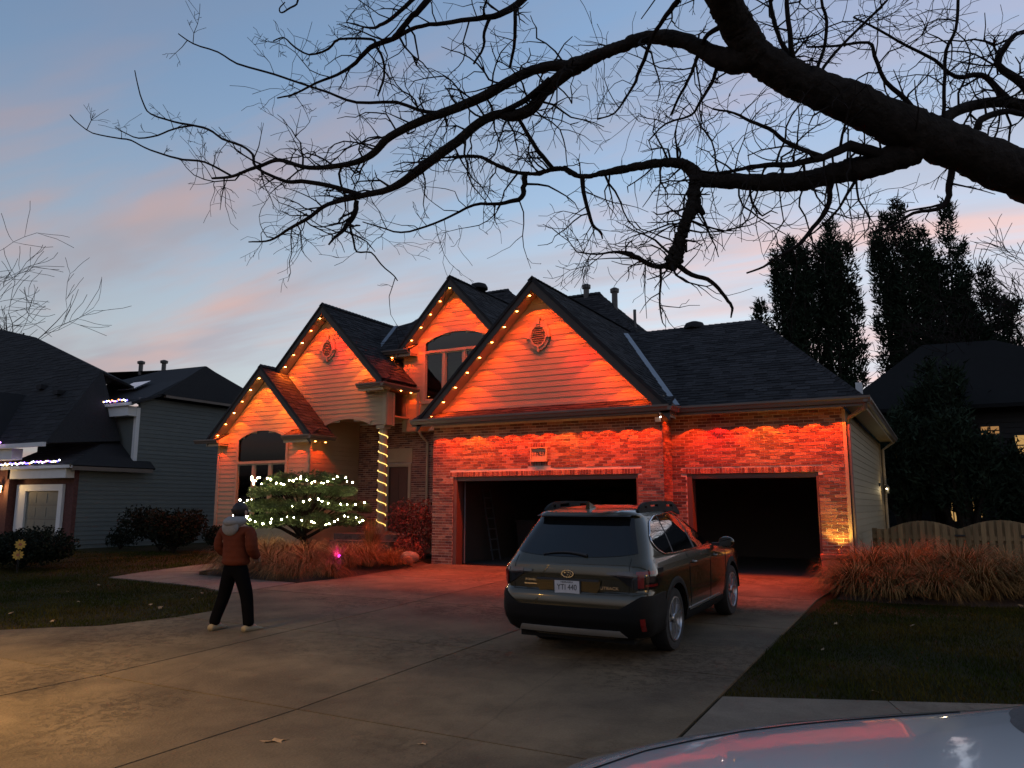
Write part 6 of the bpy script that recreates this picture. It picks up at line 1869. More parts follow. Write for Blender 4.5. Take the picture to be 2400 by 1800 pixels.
        for i in range(len(prof) - 1):
            for k in range(n): sh.f.append((i * n + k, i * n + (k + 1) % n, (i + 1) * n + (k + 1) % n, (i + 1) * n + k))
        sh.f.append(tuple(range(n))[::-1]); sh.f.append(tuple(range((len(prof) - 1) * n, len(prof) * n)))
        sh.build('shoe', SHOE, body, smooth=True)
build_person()
# ------------------------------------------------------------------ grasses, shrubs, conifers
def blade_clump(seed, n, L, spread, w, droop=1.0, seg=6):
    """one clump: long arching blades from a small crown"""
    rg = np.random.default_rng(seed)
    a = rg.uniform(0, 2 * np.pi, n); r0 = rg.uniform(0, .10, n)
    Ln = L * rg.uniform(.55, 1.15, n); el = np.radians(rg.uniform(42, 88, n))
    sw_ = rg.uniform(-.5, .5, n)
    V = np.zeros((n, seg + 1, 2, 3), np.float32)
    p = np.stack([np.cos(a) * r0, np.sin(a) * r0, np.zeros(n)], 1)
    for k in range(seg + 1):
        t = k / seg
        ww = w * (1 - t * .85)
        az = a + sw_ * t
        side = np.stack([-np.sin(az), np.cos(az), np.zeros(n)], 1) * ww * .5
        V[:, k, 0] = p - side; V[:, k, 1] = p + side
        e = el - droop * (1.15 * t + .9 * t * t) * rg.uniform(.8, 1.25, n)
        stp = (Ln / seg)[:, None]
        p = p + stp * np.stack([np.cos(az) * np.cos(e) * spread, np.sin(az) * np.cos(e) * spread, np.sin(e)], 1)
        p[:, 2] = np.maximum(p[:, 2], .015 + .05 * rg.random(n))
    V = V.reshape(-1, 3)
    b = (np.arange(n) * (seg + 1) * 2)[:, None]
    F = []
    for k in range(seg):
        F.append(b + np.array([[2 * k, 2 * k + 1, 2 * k + 3, 2 * k + 2]]))
    return mesh_np('ornamental_grass', V, np.concatenate(F, 0))
def clumps(spots, meshes, label, group, mat):
    q = random.Random(len(spots))
    for i, (x, y, s, zoff) in enumerate(spots):
        me = meshes[i % len(meshes)]
        o = link('ornamental_grass', me, mat, None, (x, y, gz(x, y) + zoff), (q.uniform(-.12, .12), q.uniform(-.12, .12), q.uniform(0, 6.28)), (s, s, s * q.uniform(.85, 1.1)))
        tag(o, label, 'ornamental grass', group)
FLOP = [blade_clump(s, 900, 1.15, 1.1, .015, 1.25) for s in (11, 12, 13)]
TALL = [blade_clump(s, 1000, 1.0, 1.0, .014, 1.1) for s in (21, 22, 23)]
UPR = [blade_clump(31, 600, .95, .45, .013, .35)]
front = [(-3.3, -3.35, .95, .02), (-2.7, -3.65, .9, .02), (-2.1, -3.4, 1.0, .05), (-1.5, -3.65, .9, .02), (-0.95, -3.3, .9, .05), (-2.9, -2.75, 1.05, .12), (-2.2, -2.7, .95, .16), (-1.5, -2.8, .95, .14), (-.75, -2.6, .85, .08), (-.45, -1.9, .8, .06), (-.4, -3.3, .6, .0), (-3.5, -2.6, .85, .08), (-.9, -1.9, .85, .14), (-.35, -1.2, .7, .03), (-1.0, -3.75, .7, .0)]
clumps(front, FLOP, 'flopped tan ornamental grass clump in the front bed below the lit evergreen', 'dry grasses in the front bed', DRY)
clumps([(-1.45, -.6, 1.05, .25)], UPR, 'upright tan grass tuft at the foot of the wrapped porch column', 'dry grasses in the front bed', DRY)
right = [(9.95, -1.75, 1.0, .02), (10.5, -1.85, .95, .02), (11.1, -1.8, 1.0, .03), (11.8, -1.6, 1.0, .03), (12.5, -1.3, 1.0, .03), (13.2, -1.0, 1.0, .03), (10.1, -1.0, 1.05, .08), (10.75, -.9, 1.1, .1), (11.5, -.75, 1.1, .1), (12.2, -.5, 1.05, .1), (12.95, -.2, 1.0, .1), (10.3, -.2, 1.1, .1), (11.0, .0, 1.1, .1), (11.8, .25, 1.05, .1), (9.85, .1, .9, .06), (13.8, -.6, 1.0, .02), (9.7, -1.2, .75, .0)]
clumps(right, TALL, 'shaggy tan ornamental grass clump beside the garage before the picket fence', 'dry grasses by the fence', STRAW)

def leaf_cloud(mb, c, rad, n, size, q, sq=(1, 1, 1), flat=0.0):
    """small leaf faces through an ellipsoid, denser to the outside"""
    for _ in range(n):
        d = Vector((q.gauss(0, 1), q.gauss(0, 1), q.gauss(0, 1))).normalized() * (q.random() ** .42)
        p = Vector((c[0] + d.x * rad * sq[0], c[1] + d.y * rad * sq[1], c[2] + d.z * rad * sq[2]))
        u = Vector((q.gauss(0, 1), q.gauss(0, 1), q.gauss(0, 1) * (1 - flat))).normalized(); v = u.orthogonal().normalized()
        v.rotate(Matrix.Rotation(q.uniform(0, 6.28), 3, u))
        s = size * q.uniform(.6, 1.3)
        b = len(mb.v)
        mb.v += [tuple(p - v * s * .35), tuple(p + u * s * .5), tuple(p + v * s * .35 + u * s * .1), tuple(p - u * s * .6)]
        mb.f.append((b, b + 1, b + 2, b + 3))
def shrub(name, loc, rad, sq, n, size, mat, label, seed, group=None, lobes=6):
    q = random.Random(seed)
    e = empty(name, loc); tag(e, label, 'shrub', group)
    fol = MB(); st = MB()
    for i in range(lobes):
        a = 6.283 * i / lobes + q.uniform(-.4, .4); rr = rad * q.uniform(.3, .6)
        c = (math.cos(a) * rr * sq[0], math.sin(a) * rr * sq[1], rad * sq[2] * q.uniform(.55, 1.1))
        leaf_cloud(fol, c, rad * q.uniform(.45, .62), n // lobes, size, q, (sq[0], sq[1], sq[2]))
        st.tube([(0, 0, 0), (c[0] * .4, c[1] * .4, c[2] * .5), c], [.025, .016, .006], 5, cap=False)
    fol.build('foliage', mat, e, recalc=False)['kind'] = 'stuff'
    st.build('stems', TWIG, e)
    return e
shrub('shrub', (-10.6, 0.2, gz(0, 0.2)), .95, (1.5, 1.1, 1.0), 5200, .085, SHRUBLEAF, 'wide dark rounded shrub between the grey house and the bay window', 41)
shrub('shrub', (-9.3, -.3, gz(0, -.3)), .85, (1.1, 1.0, 1.05), 4500, .08, SHRUBLEAF, 'dark bushy shrub under the bay window behind the person', 42)
shrub('shrub', (-7.6, .1, gz(0, .1)), .62, (1.3, .9, 1.0), 3200, .075, SHRUBLEAF, 'low dark shrub below the tall arched bay window', 43)
shrub('red_shrub', (-1.25, 1.0, .05), .75, (1.1, .9, 1.45), 2400, .07, REDLEAF, 'rust red shrub between the porch column and the garage corner', 44)
shrub('red_shrub', (-.65, -.1, .0), .5, (1.0, .9, 1.0), 1500, .06, REDLEAF, 'small rust red shrub against the garage brick corner', 45)
shrub('clipped_hedge', (-9.1, -4.9, gz(0, -4.9)), 1.15, (1.5, 1.0, .58), 11000, .07, SHRUBLEAF, 'dark clipped hedge with two yellow flower stakes at the lawn edge', 46, lobes=9)
shrub('shrub', (-12.6, .2, -.02), .5, (1.7, .8, .9), 1100, .07, SHRUBLEAF, 'thin straggly shrub along the grey side wall', 47)

# layered evergreen with light strings wound round it
def lit_evergreen():
    q = random.Random(61)
    bx, by = -3.15, -1.25
    bz = gz(0, by) + .25
    e = empty('layered_evergreen', (bx, by, bz))
    tag(e, 'cloud-pruned evergreen in flat layers wrapped in warm white light strings', 'evergreen')
    tr = MB()
    layers = [(1.74, 0.88, .22), (1.62, 1.27, .20), (1.38, 1.64, .20), (1.05, 1.96, .17)]
    tr.tube([(0, 0, -.1), (.05, .02, .25), (-.02, 0, .5), (.03, .03, 1.0), (0, 0, 1.7)], [.13, .11, .10, .07, .03], 9)
    ends = []
    for (R_, h, th) in layers:
        m = 9
        for k in range(m):
            a = 6.283 * k / m + q.uniform(-.25, .25); L = R_ * q.uniform(.6, .95)
            p1 = Vector((math.cos(a) * L * .45, math.sin(a) * L * .4, h * .62 + .1)); p2 = Vector((math.cos(a) * L, math.sin(a) * L * .85, h - .05))
            tr.tube([(0, 0, h * .4), tuple(p1), tuple(p2)], [.05, .03, .01], 6, cap=False)
    tr.build('trunk', BARK, e, smooth=True)
    V, F = [], []
    for (R_, h, th) in layers:
        n = int(13000 * R_ * R_ / 2.9)
        for _ in range(n):
            a = q.uniform(0, 6.283); r = R_ * (q.random() ** .36) * (1 + .10 * math.sin(3 * a + h * 5) + .07 * math.sin(7 * a + h))
            if q.random() < .5 - .7 * math.sin(6 * a + h * 9 + 3 * r): continue
            z = h + th * q.uniform(-.55, .75) * (1 - .55 * (r / R_) ** 2) - .10 * (r / R_) ** 2 + .06 * math.sin(5 * a + r * 4)
            c = Vector((math.cos(a) * r, math.sin(a) * r * .9, z))
            # a tuft: four needles fanning outwards
            out = Vector((math.cos(a), math.sin(a), q.uniform(-.1, .55)))
            for _k in range(3):
                d = (out + Vector((q.gauss(0, .45), q.gauss(0, .45), q.gauss(0, .3)))).normalized() * q.uniform(.06, .13)
                s = d.orthogonal().normalized() * .012
                s.rotate(Matrix.Rotation(q.uniform(0, 6.28), 3, d.normalized()))
                b = len(V); V += [tuple(c - s), tuple(c + s), tuple(c + d)]; F.append((b, b + 1, b + 2))
    o = link('needles', mesh_np('needles', V, F), NEEDLE, e); o['kind'] = 'stuff'
    # light strings
    WARM = emat('warm_bulb', (1.0, 0.82, 0.45), 140)
    bulb = MB().ball((0, 0, 0), .019, 8, 5).mesh('bulb'); bulb.materials.append(WARM); bulb.shade_smooth()
    names = {0: 'warm white light string on the lowest layer of the evergreen', 1: 'warm white light string on the middle layer of the evergreen', 3: 'warm white light string round the crown of the evergreen'}
    wire = pm('string_wire', (0.02, 0.05, 0.02), 0.6)
    for li, (lo_, dz, nb, a0, a1) in {0: (0, .04, 34, -2.95, .15), 1: (1, .06, 26, -3.0, .1), 3: (2, .26, 40, -3.1, .2)}.items():
        R_, h, th = layers[lo_]
        s_ = empty('light_string', (bx, by, bz)); tag(s_, names[li], 'string lights', 'light strings on the evergreen')
        pts = []
        for k in range(nb):
            a = a0 + (a1 - a0) * k / (nb - 1) + q.uniform(-.05, .05)
            r = R_ * (1.0 if li != 3 else .92) * (1 + .10 * math.sin(3 * a + h * 5) + .07 * math.sin(7 * a + h))
            pts.append(Vector((math.cos(a) * r * 1.03, math.sin(a) * r * .95, h + dz - .05 + .07 * math.sin(k * 0.7 + li) + q.uniform(-.05, .05))))
        MB().tube(pts, .004, 4).build('cable', wire, s_)
        for p in pts:
            if li == 1 and .42 < pts.index(p) / nb < .60: continue
            b = link('bulb', bulb, parent=s_); b.location = p; b.scale = [q.uniform(.55, 1.1)] * 3
    return e
lit_evergreen()

# tall evergreens and bare trees beyond
def tall_evergreen(loc, h, r, label, seed, spires=7):
    q = random.Random(seed)
    e = empty('columnar_evergreen', loc); tag(e, label, 'evergreen', 'tall evergreens behind the garage')
    st = MB(); V, F = [], []
    for k in range(spires):
        a = 6.283 * k / spires + q.uniform(-.3, .3); rr = r * q.uniform(.25, .8) if k else 0
        top = Vector((math.cos(a) * rr, math.sin(a) * rr * .6, h * (q.uniform(.72, .97) if k else 1)))
        base = Vector((math.cos(a) * rr * .15, math.sin(a) * rr * .15, h * q.uniform(.02, .12)))
        mid = base.lerp(top, .5) + Vector((math.cos(a), math.sin(a), 0)) * rr * .15
        st.tube([tuple(base), tuple(mid), tuple(top)], [.10 if k else .16, .06, .015], 6, cap=False)
        for _ in range(int(135 * h / 12)):
            t = q.uniform(.10, 1.0) ** .5
            p = base.lerp(mid, t * 2) if t < .5 else mid.lerp(top, t * 2 - 1)
            wd = r * .36 * (1.02 - t) ** .5 * q.uniform(.35, 1.2) + .07
            an = q.uniform(0, 6.283)
            c = p + Vector((math.cos(an) * wd, math.sin(an) * wd, q.uniform(-.1, .2)))
            if q.random() < .25: st.tube([tuple(p), tuple(c)], [.018, .006], 3, cap=False)
            for _j in range(14):
                d = Vector((math.cos(an) * .5 + q.gauss(0, .5), math.sin(an) * .5 + q.gauss(0, .5), q.uniform(.1, 1.2))).normalized() * q.uniform(.12, .34)
                cc = c + Vector((q.gauss(0, .11), q.gauss(0, .11), q.gauss(0, .16)))
                s = d.orthogonal().normalized() * .04
                s.rotate(Matrix.Rotation(q.uniform(0, 6.28), 3, d.normalized()))
                b = len(V); V += [tuple(cc - s), tuple(cc + s), tuple(cc + d)]; F.append((b, b + 1, b + 2))
    st.build('trunk', BARK, e)
    o = link('crown', mesh_np('crown', V, F), DARKNEEDLE, e); o['kind'] = 'stuff'
tall_evergreen((5.5, 23.5, 0), 14.9, 1.75, 'first tall evergreen spire over the garage roof hip', 71, 7)
tall_evergreen((7.4, 24.0, 0), 15.6, 2.0, 'twin-topped tall evergreen, second from the garage roof', 72, 9)
tall_evergreen((10.5, 24.3, 0), 16.0, 2.2, 'tallest wide evergreen in the middle of the row', 73, 10)
tall_evergreen((12.5, 24.6, 0), 15.8, 1.8, 'slim tall evergreen at the far end of the row', 74, 7)
tall_evergreen((4.0, 23.0, 0), 11.6, 1.7, 'shorter evergreen peeping over the garage roof hip', 75, 6)
tall_evergreen((13.9, 24.8, 0), 12.6, 1.7, 'shorter dark evergreen past the tall row', 76, 6)
tall_evergreen((10.35, 13.4, 0), 4.6, 1.3, 'low bushy evergreen behind the garage side wall', 77, 8)
tall_evergreen((12.0, 12.8, 0), 4.4, 1.5, 'low dark evergreen behind the picket fence gate', 79, 9)
tall_evergreen((13.4, 13.2, 0), 3.3, 1.4, 'dark evergreen half hiding the lit window of the dark house', 85, 9)
tall_evergreen((11.2, 14.4, 0), 6.4, 1.5, 'dark evergreen standing close before the dark house wall', 86, 8)

def far_tree(loc, h, spread, label, seed, lean=(0, 0), name='bare_tree', levels=4, rad=.16, tip=.006):
    q = random.Random(seed)
    e = empty(name, loc); tag(e, label, 'tree')
    tr = MB(); tw = MB()
    def grow(p, d, L, r, lev):
        n = 4; pts, rs = [p.copy()], [r]
        for i in range(n):
            d = (d + Vector((q.gauss(0, .16), q.gauss(0, .16), q.gauss(0, .1) + .05))).normalized()
            p = p + d * L / n; pts.append(p.copy()); rs.append(max(tip, r * (1 - .55 * (i + 1) / n)))
        (tr if lev < 2 else tw).tube(pts, rs, 7 if lev < 2 else 3, cap=False)
        if lev >= levels: return
        for k in range(q.randint(3, 5) if lev else 5):
            i = q.randint(1 if lev else 2, n); t = (pts[i] - pts[i - 1]).normalized()
            sd_ = t.orthogonal().normalized(); sd_.rotate(Matrix.Rotation(q.uniform(0, 6.283), 3, t))
            grow(pts[i], (t * .75 + sd_ * spread).normalized(), L * q.uniform(.55, .8), rs[i] * .62, lev + 1)
    grow(Vector((0, 0, 0)), Vector((lean[0], lean[1], 1)).normalized(), h * .38, rad, 0)
    tr.build('trunk', BARK, e, smooth=True)
    o = tw.build('crown', TWIG, e, recalc=False); o['kind'] = 'stuff'
far_tree((-40.5, 11.0, 0), 24, .75, 'bare grey tree rising behind the grey neighbour house', 81, (.12, 0), rad=.34, tip=.017)
far_tree((15.6, 20.5, 0), 15.0, .7, 'fine twiggy bare tree beside the tall evergreens', 82, (-.05, 0), levels=5, tip=.013, rad=.2)
far_tree((14.2, 27, 0), 14, .7, 'bare tree showing between the evergreens and dark house', 84, (.0, 0), levels=5, tip=.012)
far_tree((-10.0, 12.0, 0), 8.4, .55, 'small bare tree tips behind the low bay gable', 83)
# ------------------------------------------------------------------ neighbours, fence, small things
NBR_SIDE = pm('grey_green_siding', (0.115, 0.13, 0.12), 0.7, var=0.06, vs=3, isl=0.06)
NBR_BRICK = pm('neighbour_brick', (0.11, 0.04, 0.032), 0.9, var=0.3, vs=14, bump=0.4, bs=60)
NBR_ROOF = pm('neighbour_shingle', (0.024, 0.024, 0.025), 0.95, var=0.3, vs=25, bump=0.5, bs=120, isl=0.25, spec=0.25)
FENCEW = pm('cedar_picket', (0.30, 0.20, 0.095), 0.8, var=0.25, vs=10, isl=0.25, stretch=(1, 1, .15), bump=.2, bs=60)
XN = -14.0
def grey_house():
    H = empty('grey_house', (-16, 1, 0))
    tag(H, 'grey-green neighbour house with dark roofs and coloured lights along its gutters', 'house')
    inv = Matrix.Translation((16, -1, 0))
    def pt(mb, name, mat, parent=None, **k):
        o = mb.build(name, mat, parent or H, **k)
        if parent is None: o.matrix_parent_inverse = inv
        return o
    def rp(name, poly, tabs=True, **k):
        o = roof_plane(name, poly, H, thick=.08, tabs=tabs, exp=.2, wide=(.3, .6), mat=NBR_ROOF, **k); o.matrix_parent_inverse = inv; return o
    # lower block: brick front, siding flank
    yl, yu = -.68, 1.42
    pt(MB().box((-17.25, yl, -.05), (XN - .003, 9, 2.62)), 'lower_wall', NBR_BRICK)
    sw = pt(MB().box((XN - .1, yl + .12, -.05), (XN, 12, 2.6)), 'side_wall', NBR_SIDE)
    z = .1
    while z < 2.5:
        MB().add([(XN + .018, yl + .14, z), (XN + .018, 12, z), (XN + .004, 12, z + .15), (XN + .004, yl + .14, z + .15), (XN, yl + .14, z), (XN, 12, z)], [(0, 1, 2, 3), (0, 4, 5, 1)]).build('siding_board', NBR_SIDE, sw)
        z += .15
    pt(MB().box((XN - .02, yl - .02, -.05), (XN + .03, yl + .13, 2.6)), 'corner_board', NBR_BRICK)
    pt(MB().box((-17.4, yl - .32, 2.30), (XN + .0, yl - .02, 2.62)), 'fascia_board', WHITE)
    pt(MB().box((-17.7, yl - .42, 2.62), (XN + .32, yl - .31, 2.74)), 'gutter', WHITE)
    pt(MB().box((XN + .24, yl - .30, 2.55), (XN + .34, 2.0, 2.68)), 'gutter', GUTTER)
    rp('lower_roof', [(-17.8, yl - .42, 2.72), (XN + .34, yl - .42, 2.72), (XN - 1.2, yu + .1, 3.98), (-17.8, yu + .1, 3.98)])
    rp('lower_roof', [(XN + .34, yl - .42, 2.72), (XN + .34, 2.1, 2.72), (XN - .5, 2.1, 3.40), (XN - 1.2, yu + .1, 3.98)], False)
    # door with wide white frame
    fr = MB()
    for (a, b) in (((-17.15, -.03), (-16.6, 2.1)), ((-14.68, -.03), (-14.46, 2.1)), ((-16.6, 1.88), (-14.68, 2.1))):
        fr.box((a[0], yl - .10, a[1]), (b[0], yl - .003, b[1]))
    dfr = pt(fr, 'garage_door_frame', WHITE)
    GD = pm('neighbour_garage_door', (0.20, 0.19, 0.15), 0.6, var=0.05)
    for i in range(4):
        MB().box((-16.6, yl - .03, -.02 + i * .475), (-14.68, yl - .005, .445 + i * .475)).build('door_panel', GD, dfr)
        for j in range(3):
            MB().box((-16.5 + j * .62, yl - .04, .05 + i * .475), (-16.02 + j * .62, yl - .031, .37 + i * .475)).build('raised_panel', GD, dfr)
    # upper block
    pt(MB().box((-20, yu, 2.5), (XN - .003, 10, 4.95)), 'upper_wall', NBR_SIDE)
    us = pt(MB().box((XN - .1, yu + .1, 2.6), (XN, 11, 5.3)), 'side_wall', NBR_SIDE)
    z = 2.65
    while z < 5.2:
        MB().add([(XN + .018, yu + .14, z), (XN + .018, 11, z), (XN + .004, 11, z + .15), (XN + .004, yu + .14, z + .15), (XN, yu + .14, z), (XN, 11, z)], [(0, 1, 2, 3), (0, 4, 5, 1)]).build('siding_board', NBR_SIDE, us)
        z += .15
    pt(MB().box((XN - .12, yu - .025, 2.9), (XN + .025, yu + .12, 4.9)), 'corner_board', WHITE)
    pt(MB().box((-18.0, yu - .38, 4.58), (XN + .02, yu - .03, 4.93)), 'fascia_board', WHITE)
    pt(MB().box((-18.3, yu - .48, 4.93), (XN + .3, yu - .37, 5.04)), 'gutter', WHITE)
    pt(MB().box((XN + .2, yu + .9, 5.36), (XN + .34, 6.4, 5.48)), 'gutter', GUTTER)
    rp('upper_roof', [(-18.3, yu - .45, 5.02), (XN + .35, yu - .45, 5.02), (XN + .3, yu + .7, 5.46), (XN - .2, 4.41, 6.92), (-16.7, 4.41, 6.96), (-18.9, 3.6, 6.5)])
    rp('upper_roof', [(XN + .35, yu + .7, 5.46), (XN + .35, 8.2, 5.46), (XN - .2, 4.41, 6.92)], False)
    rp('upper_roof', [(-20.9, 4.41, 7.2), (-16.7, 4.41, 6.96), (XN - .2, 4.41, 6.92), (XN + .35, 8.2, 5.2), (-21, 8.2, 5.2)], False)
    # skylight
    SKYL = pm('skylight_glass', (0.5, 0.55, 0.6), 0.06, var=0.02, coat=1.0, metal=.8)
    sl = math.atan2(6.92 - 5.02, 4.41 - yu + .45)
    n = Vector((0, -math.sin(sl), math.cos(sl)))
    P = [Vector((-16.55, 2.3, 0)), Vector((-15.5, 2.3, 0)), Vector((-15.5, 3.0, 0)), Vector((-16.55, 3.0, 0))]
    P = [Vector((p.x, p.y, 5.02 + (p.y - yu + .45) * math.tan(sl) + .04)) for p in P]
    pt(MB().prism(P, n * .05), 'skylight', SKYL)
    # big hipped roof of the front block at the far side
    rp('front_roof', [(-31, -1.4, 3.45), (-14.6, -1.4, 3.45), (-15.74, 1.08, 6.33), (-24.26, 3.31, 8.92), (-31, 4.62, 10.44)])
    rp('front_roof', [(-15.74, 1.08, 6.33), (-15.74, 7.0, 4.6), (-24.26, 9, 6.4), (-24.26, 3.31, 8.92)], False)
    rp('front_roof', [(-14.6, -1.4, 3.45), (-14.62, 1.3, 3.7), (-15.74, 1.12, 6.30)], False)
    pt(MB().box((-31, -1.5, 3.33), (-14.6, -1.39, 3.47)), 'gutter', WHITE)
    pt(MB().box((-26, -1.36, 2.95), (-16.6, -1.0, 3.33)), 'fascia_board', WHITE)
    pt(MB().box((-26, -1.0, -.05), (-17.26, 6, 3.0)), 'front_wall', NBR_BRICK)
    rp('dormer_roof', [(-19.4, -1.55, 5.6), (-17.78, -1.55, 3.72), (-17.78, 1.0, 3.72), (-19.4, 1.0, 5.6)], False)
    pt(MB().prism([(-19.4, -1.5, 5.5), (-17.85, -1.5, 3.66), (-19.4, -1.5, 3.66)], (0, .1, 0)), 'dormer_gable', NBR_SIDE)
    pt(MB().prism([(-19.4, -1.56, 5.66), (-17.72, -1.56, 3.70), (-17.85, -1.56, 3.62), (-19.4, -1.56, 5.46)], (0, .05, 0)), 'dormer_rake', WHITE)
    for (x, y, z) in ((-18.6, .6, 5.78), (-16.9, .25, 5.42)):
        pt(MB().box((x - .16, y - .16, z), (x + .16, y + .16, z + .16)), 'roof_box_vent', SHBASE)
    for (x, zb, zt) in ((-18.35, 6.9, 7.50), (-16.85, 6.7, 7.40)):
        pt(MB().lathe([(.09, zb), (.09, zt - .12), (.15, zt - .12), (.16, zt - .02), (.05, zt + .02)], 12, 'z', (x, 4.5, 0)), 'roof_vent_pipe', PIPE)
    # coloured mini lights
    E4 = [emat('bulb_white', (0.85, 0.9, 1.0), 7), emat('bulb_blue', (0.12, 0.10, 1.0), 8), emat('bulb_orange', (1.0, 0.35, 0.08), 7), emat('bulb_warm', (1.0, 0.7, 0.3), 7), emat('bulb_violet', (0.55, 0.2, 1.0), 7)]
    bms = []
    for m in E4:
        b = MB().ball((0, 0, 0), .028, 7, 5).mesh('bulb'); b.materials.append(m); bms.append(b)
    q = random.Random(9)
    def run(pts, n, label):
        s = empty('coloured_light_string', pts[0]); tag(s, label, 'string lights', 'coloured lights on the grey house')
        o0 = Vector(pts[0]); P = []
        Ls = [(Vector(b) - Vector(a)).length for a, b in zip(pts[:-1], pts[1:])]
        for i in range(n):
            d = sum(Ls) * i / (n - 1); k = 0
            while k < len(Ls) - 1 and d > Ls[k]: d -= Ls[k]; k += 1
            P.append(Vector(pts[k]).lerp(Vector(pts[k + 1]), min(1, d / Ls[k])) - o0 + Vector((0, 0, q.uniform(-.03, .03))))
        MB().tube(P, .006, 4).build('cable', BLACKM, s)
        for p in P:
            b = link('bulb', q.choice(bms), parent=s); b.location = p
    run([(-17.7, yl - .45, 2.80), (XN - .2, yl - .45, 2.86)], 34, 'coloured mini lights along the gutter over the white framed door')
    run([(-17.05, yu - .5, 5.11), (XN + .1, yu - .5, 5.13)], 34, 'coloured mini lights along the upper gutter of the grey house')
    run([(-19.2, -1.62, 5.5), (-17.75, -1.62, 3.72), (-17.7, -1.62, 3.56), (-16.9, -1.62, 3.52)], 26, 'coloured mini lights down the small dormer edge at the picture edge')
    run([(-19.0, -1.60, 3.56), (-17.9, -1.60, 3.55)], 10, 'short coloured light run on the front gutter at the picture edge')
    # wall lantern, lit
    ln = empty('wall_lantern', (-17.62, -1.12, 1.98)); tag(ln, 'lit brass wall lantern on the brick front at the picture edge', 'lantern')
    MB().box((-.05, .0, -.1), (.05, .11, .12)).build('back_plate', BLACKM, ln)
    MB().lathe([(.09, .10), (.02, .2), (.01, .24)], 8).build('roof_cap', BLACKM, ln)
    MB().lathe([(.06, -.14), (.08, .09)], 8).build('lantern_glass', emat('lantern_glow', (1.0, 0.62, 0.22), 14), ln)
    L = bpy.data.lights.new('lantern_bulb', 'POINT'); L.energy = 26; L.color = (1.0, .62, .24); L.shadow_soft_size = .06
    o = bpy.data.objects.new('lantern_bulb', L); COL.objects.link(o); o.parent = ln; o.location = (0, -.16, .0)
grey_house()

def dark_house():
    H = empty('dark_house', (14, 20, 0)); tag(H, 'dark hip-roofed house standing behind the evergreens and picket fence', 'house')
    inv = Matrix.Translation((-14, -20, 0))
    DKROOF = pm('dark_house_roof', (0.012, 0.012, 0.012), 0.95, spec=0.2)
    DW = pm('dark_house_siding', (0.018, 0.018, 0.018), 0.8, var=0.1)
    def pt(mb, name, mat, parent=None):
        o = mb.build(name, mat, parent or H)
        if parent is None: o.matrix_parent_inverse = inv
        return o
    wl = pt(MB().box((8.6, 16, -.1), (19, 24, 5.2)), 'wall', DW)
    z = .2
    while z < 5.1:
        MB().box((8.6, 15.97, z), (19, 15.999, z + .16)).build('siding_board', DW, wl); z += .19
    for poly in ([(7.9, 15.4, 5.0), (19.6, 15.4, 5.0), (13.6, 18.6, 7.85), (11.1, 18.6, 7.9)], [(7.9, 15.4, 5.0), (11.1, 18.6, 7.9), (7.9, 24, 5.0)], [(19.6, 15.4, 5.0), (13.6, 18.6, 7.85), (19.6, 24, 5.0)], [(7.9, 24, 5.0), (19.6, 24, 5.0), (13.6, 18.6, 7.85), (11.1, 18.6, 7.9)]):
        o = roof_plane('roof_slope', poly, H, thick=.1, tabs=False, mat=DKROOF); o.matrix_parent_inverse = inv
    pt(MB().box((7.9, 15.25, 4.86), (19.6, 15.38, 5.0)), 'gutter', DKROOF)
    LIT = emat('lit_window', (1.0, 0.58, 0.2), .5); DIM = emat('dim_window', (1.0, 0.5, 0.18), .35)
    for (x0, x1, z0, z1, m) in ((9.9, 10.45, 3.1, 3.7, LIT), (12.75, 13.3, 3.95, 4.25, DIM), (13.75, 14.6, 3.2, 3.9, LIT), (11.6, 11.75, .9, 1.8, LIT), (12.3, 12.55, 1.05, 1.85, LIT), (12.0, 12.08, 1.05, 1.8, DIM)):
        w = pt(MB().box((x0, 15.93, z0), (x1, 15.965, z1)), 'window_pane', m)
        fr = MB()
        for (a, b) in (((x0 - .07, z0 - .07), (x1 + .07, z0)), ((x0 - .07, z1), (x1 + .07, z1 + .07)), ((x0 - .07, z0), (x0, z1)), ((x1, z0), (x1 + .07, z1)), (((x0 + x1) / 2 - .02, z0), ((x0 + x1) / 2 + .02, z1)), ((x0, (z0 + z1) / 2 - .02), (x1, (z0 + z1) / 2 + .02))):
            fr.box((a[0], 15.90, a[1]), (b[0], 15.93, b[1]))
        fr.build('window_frame', DW, w)
dark_house()

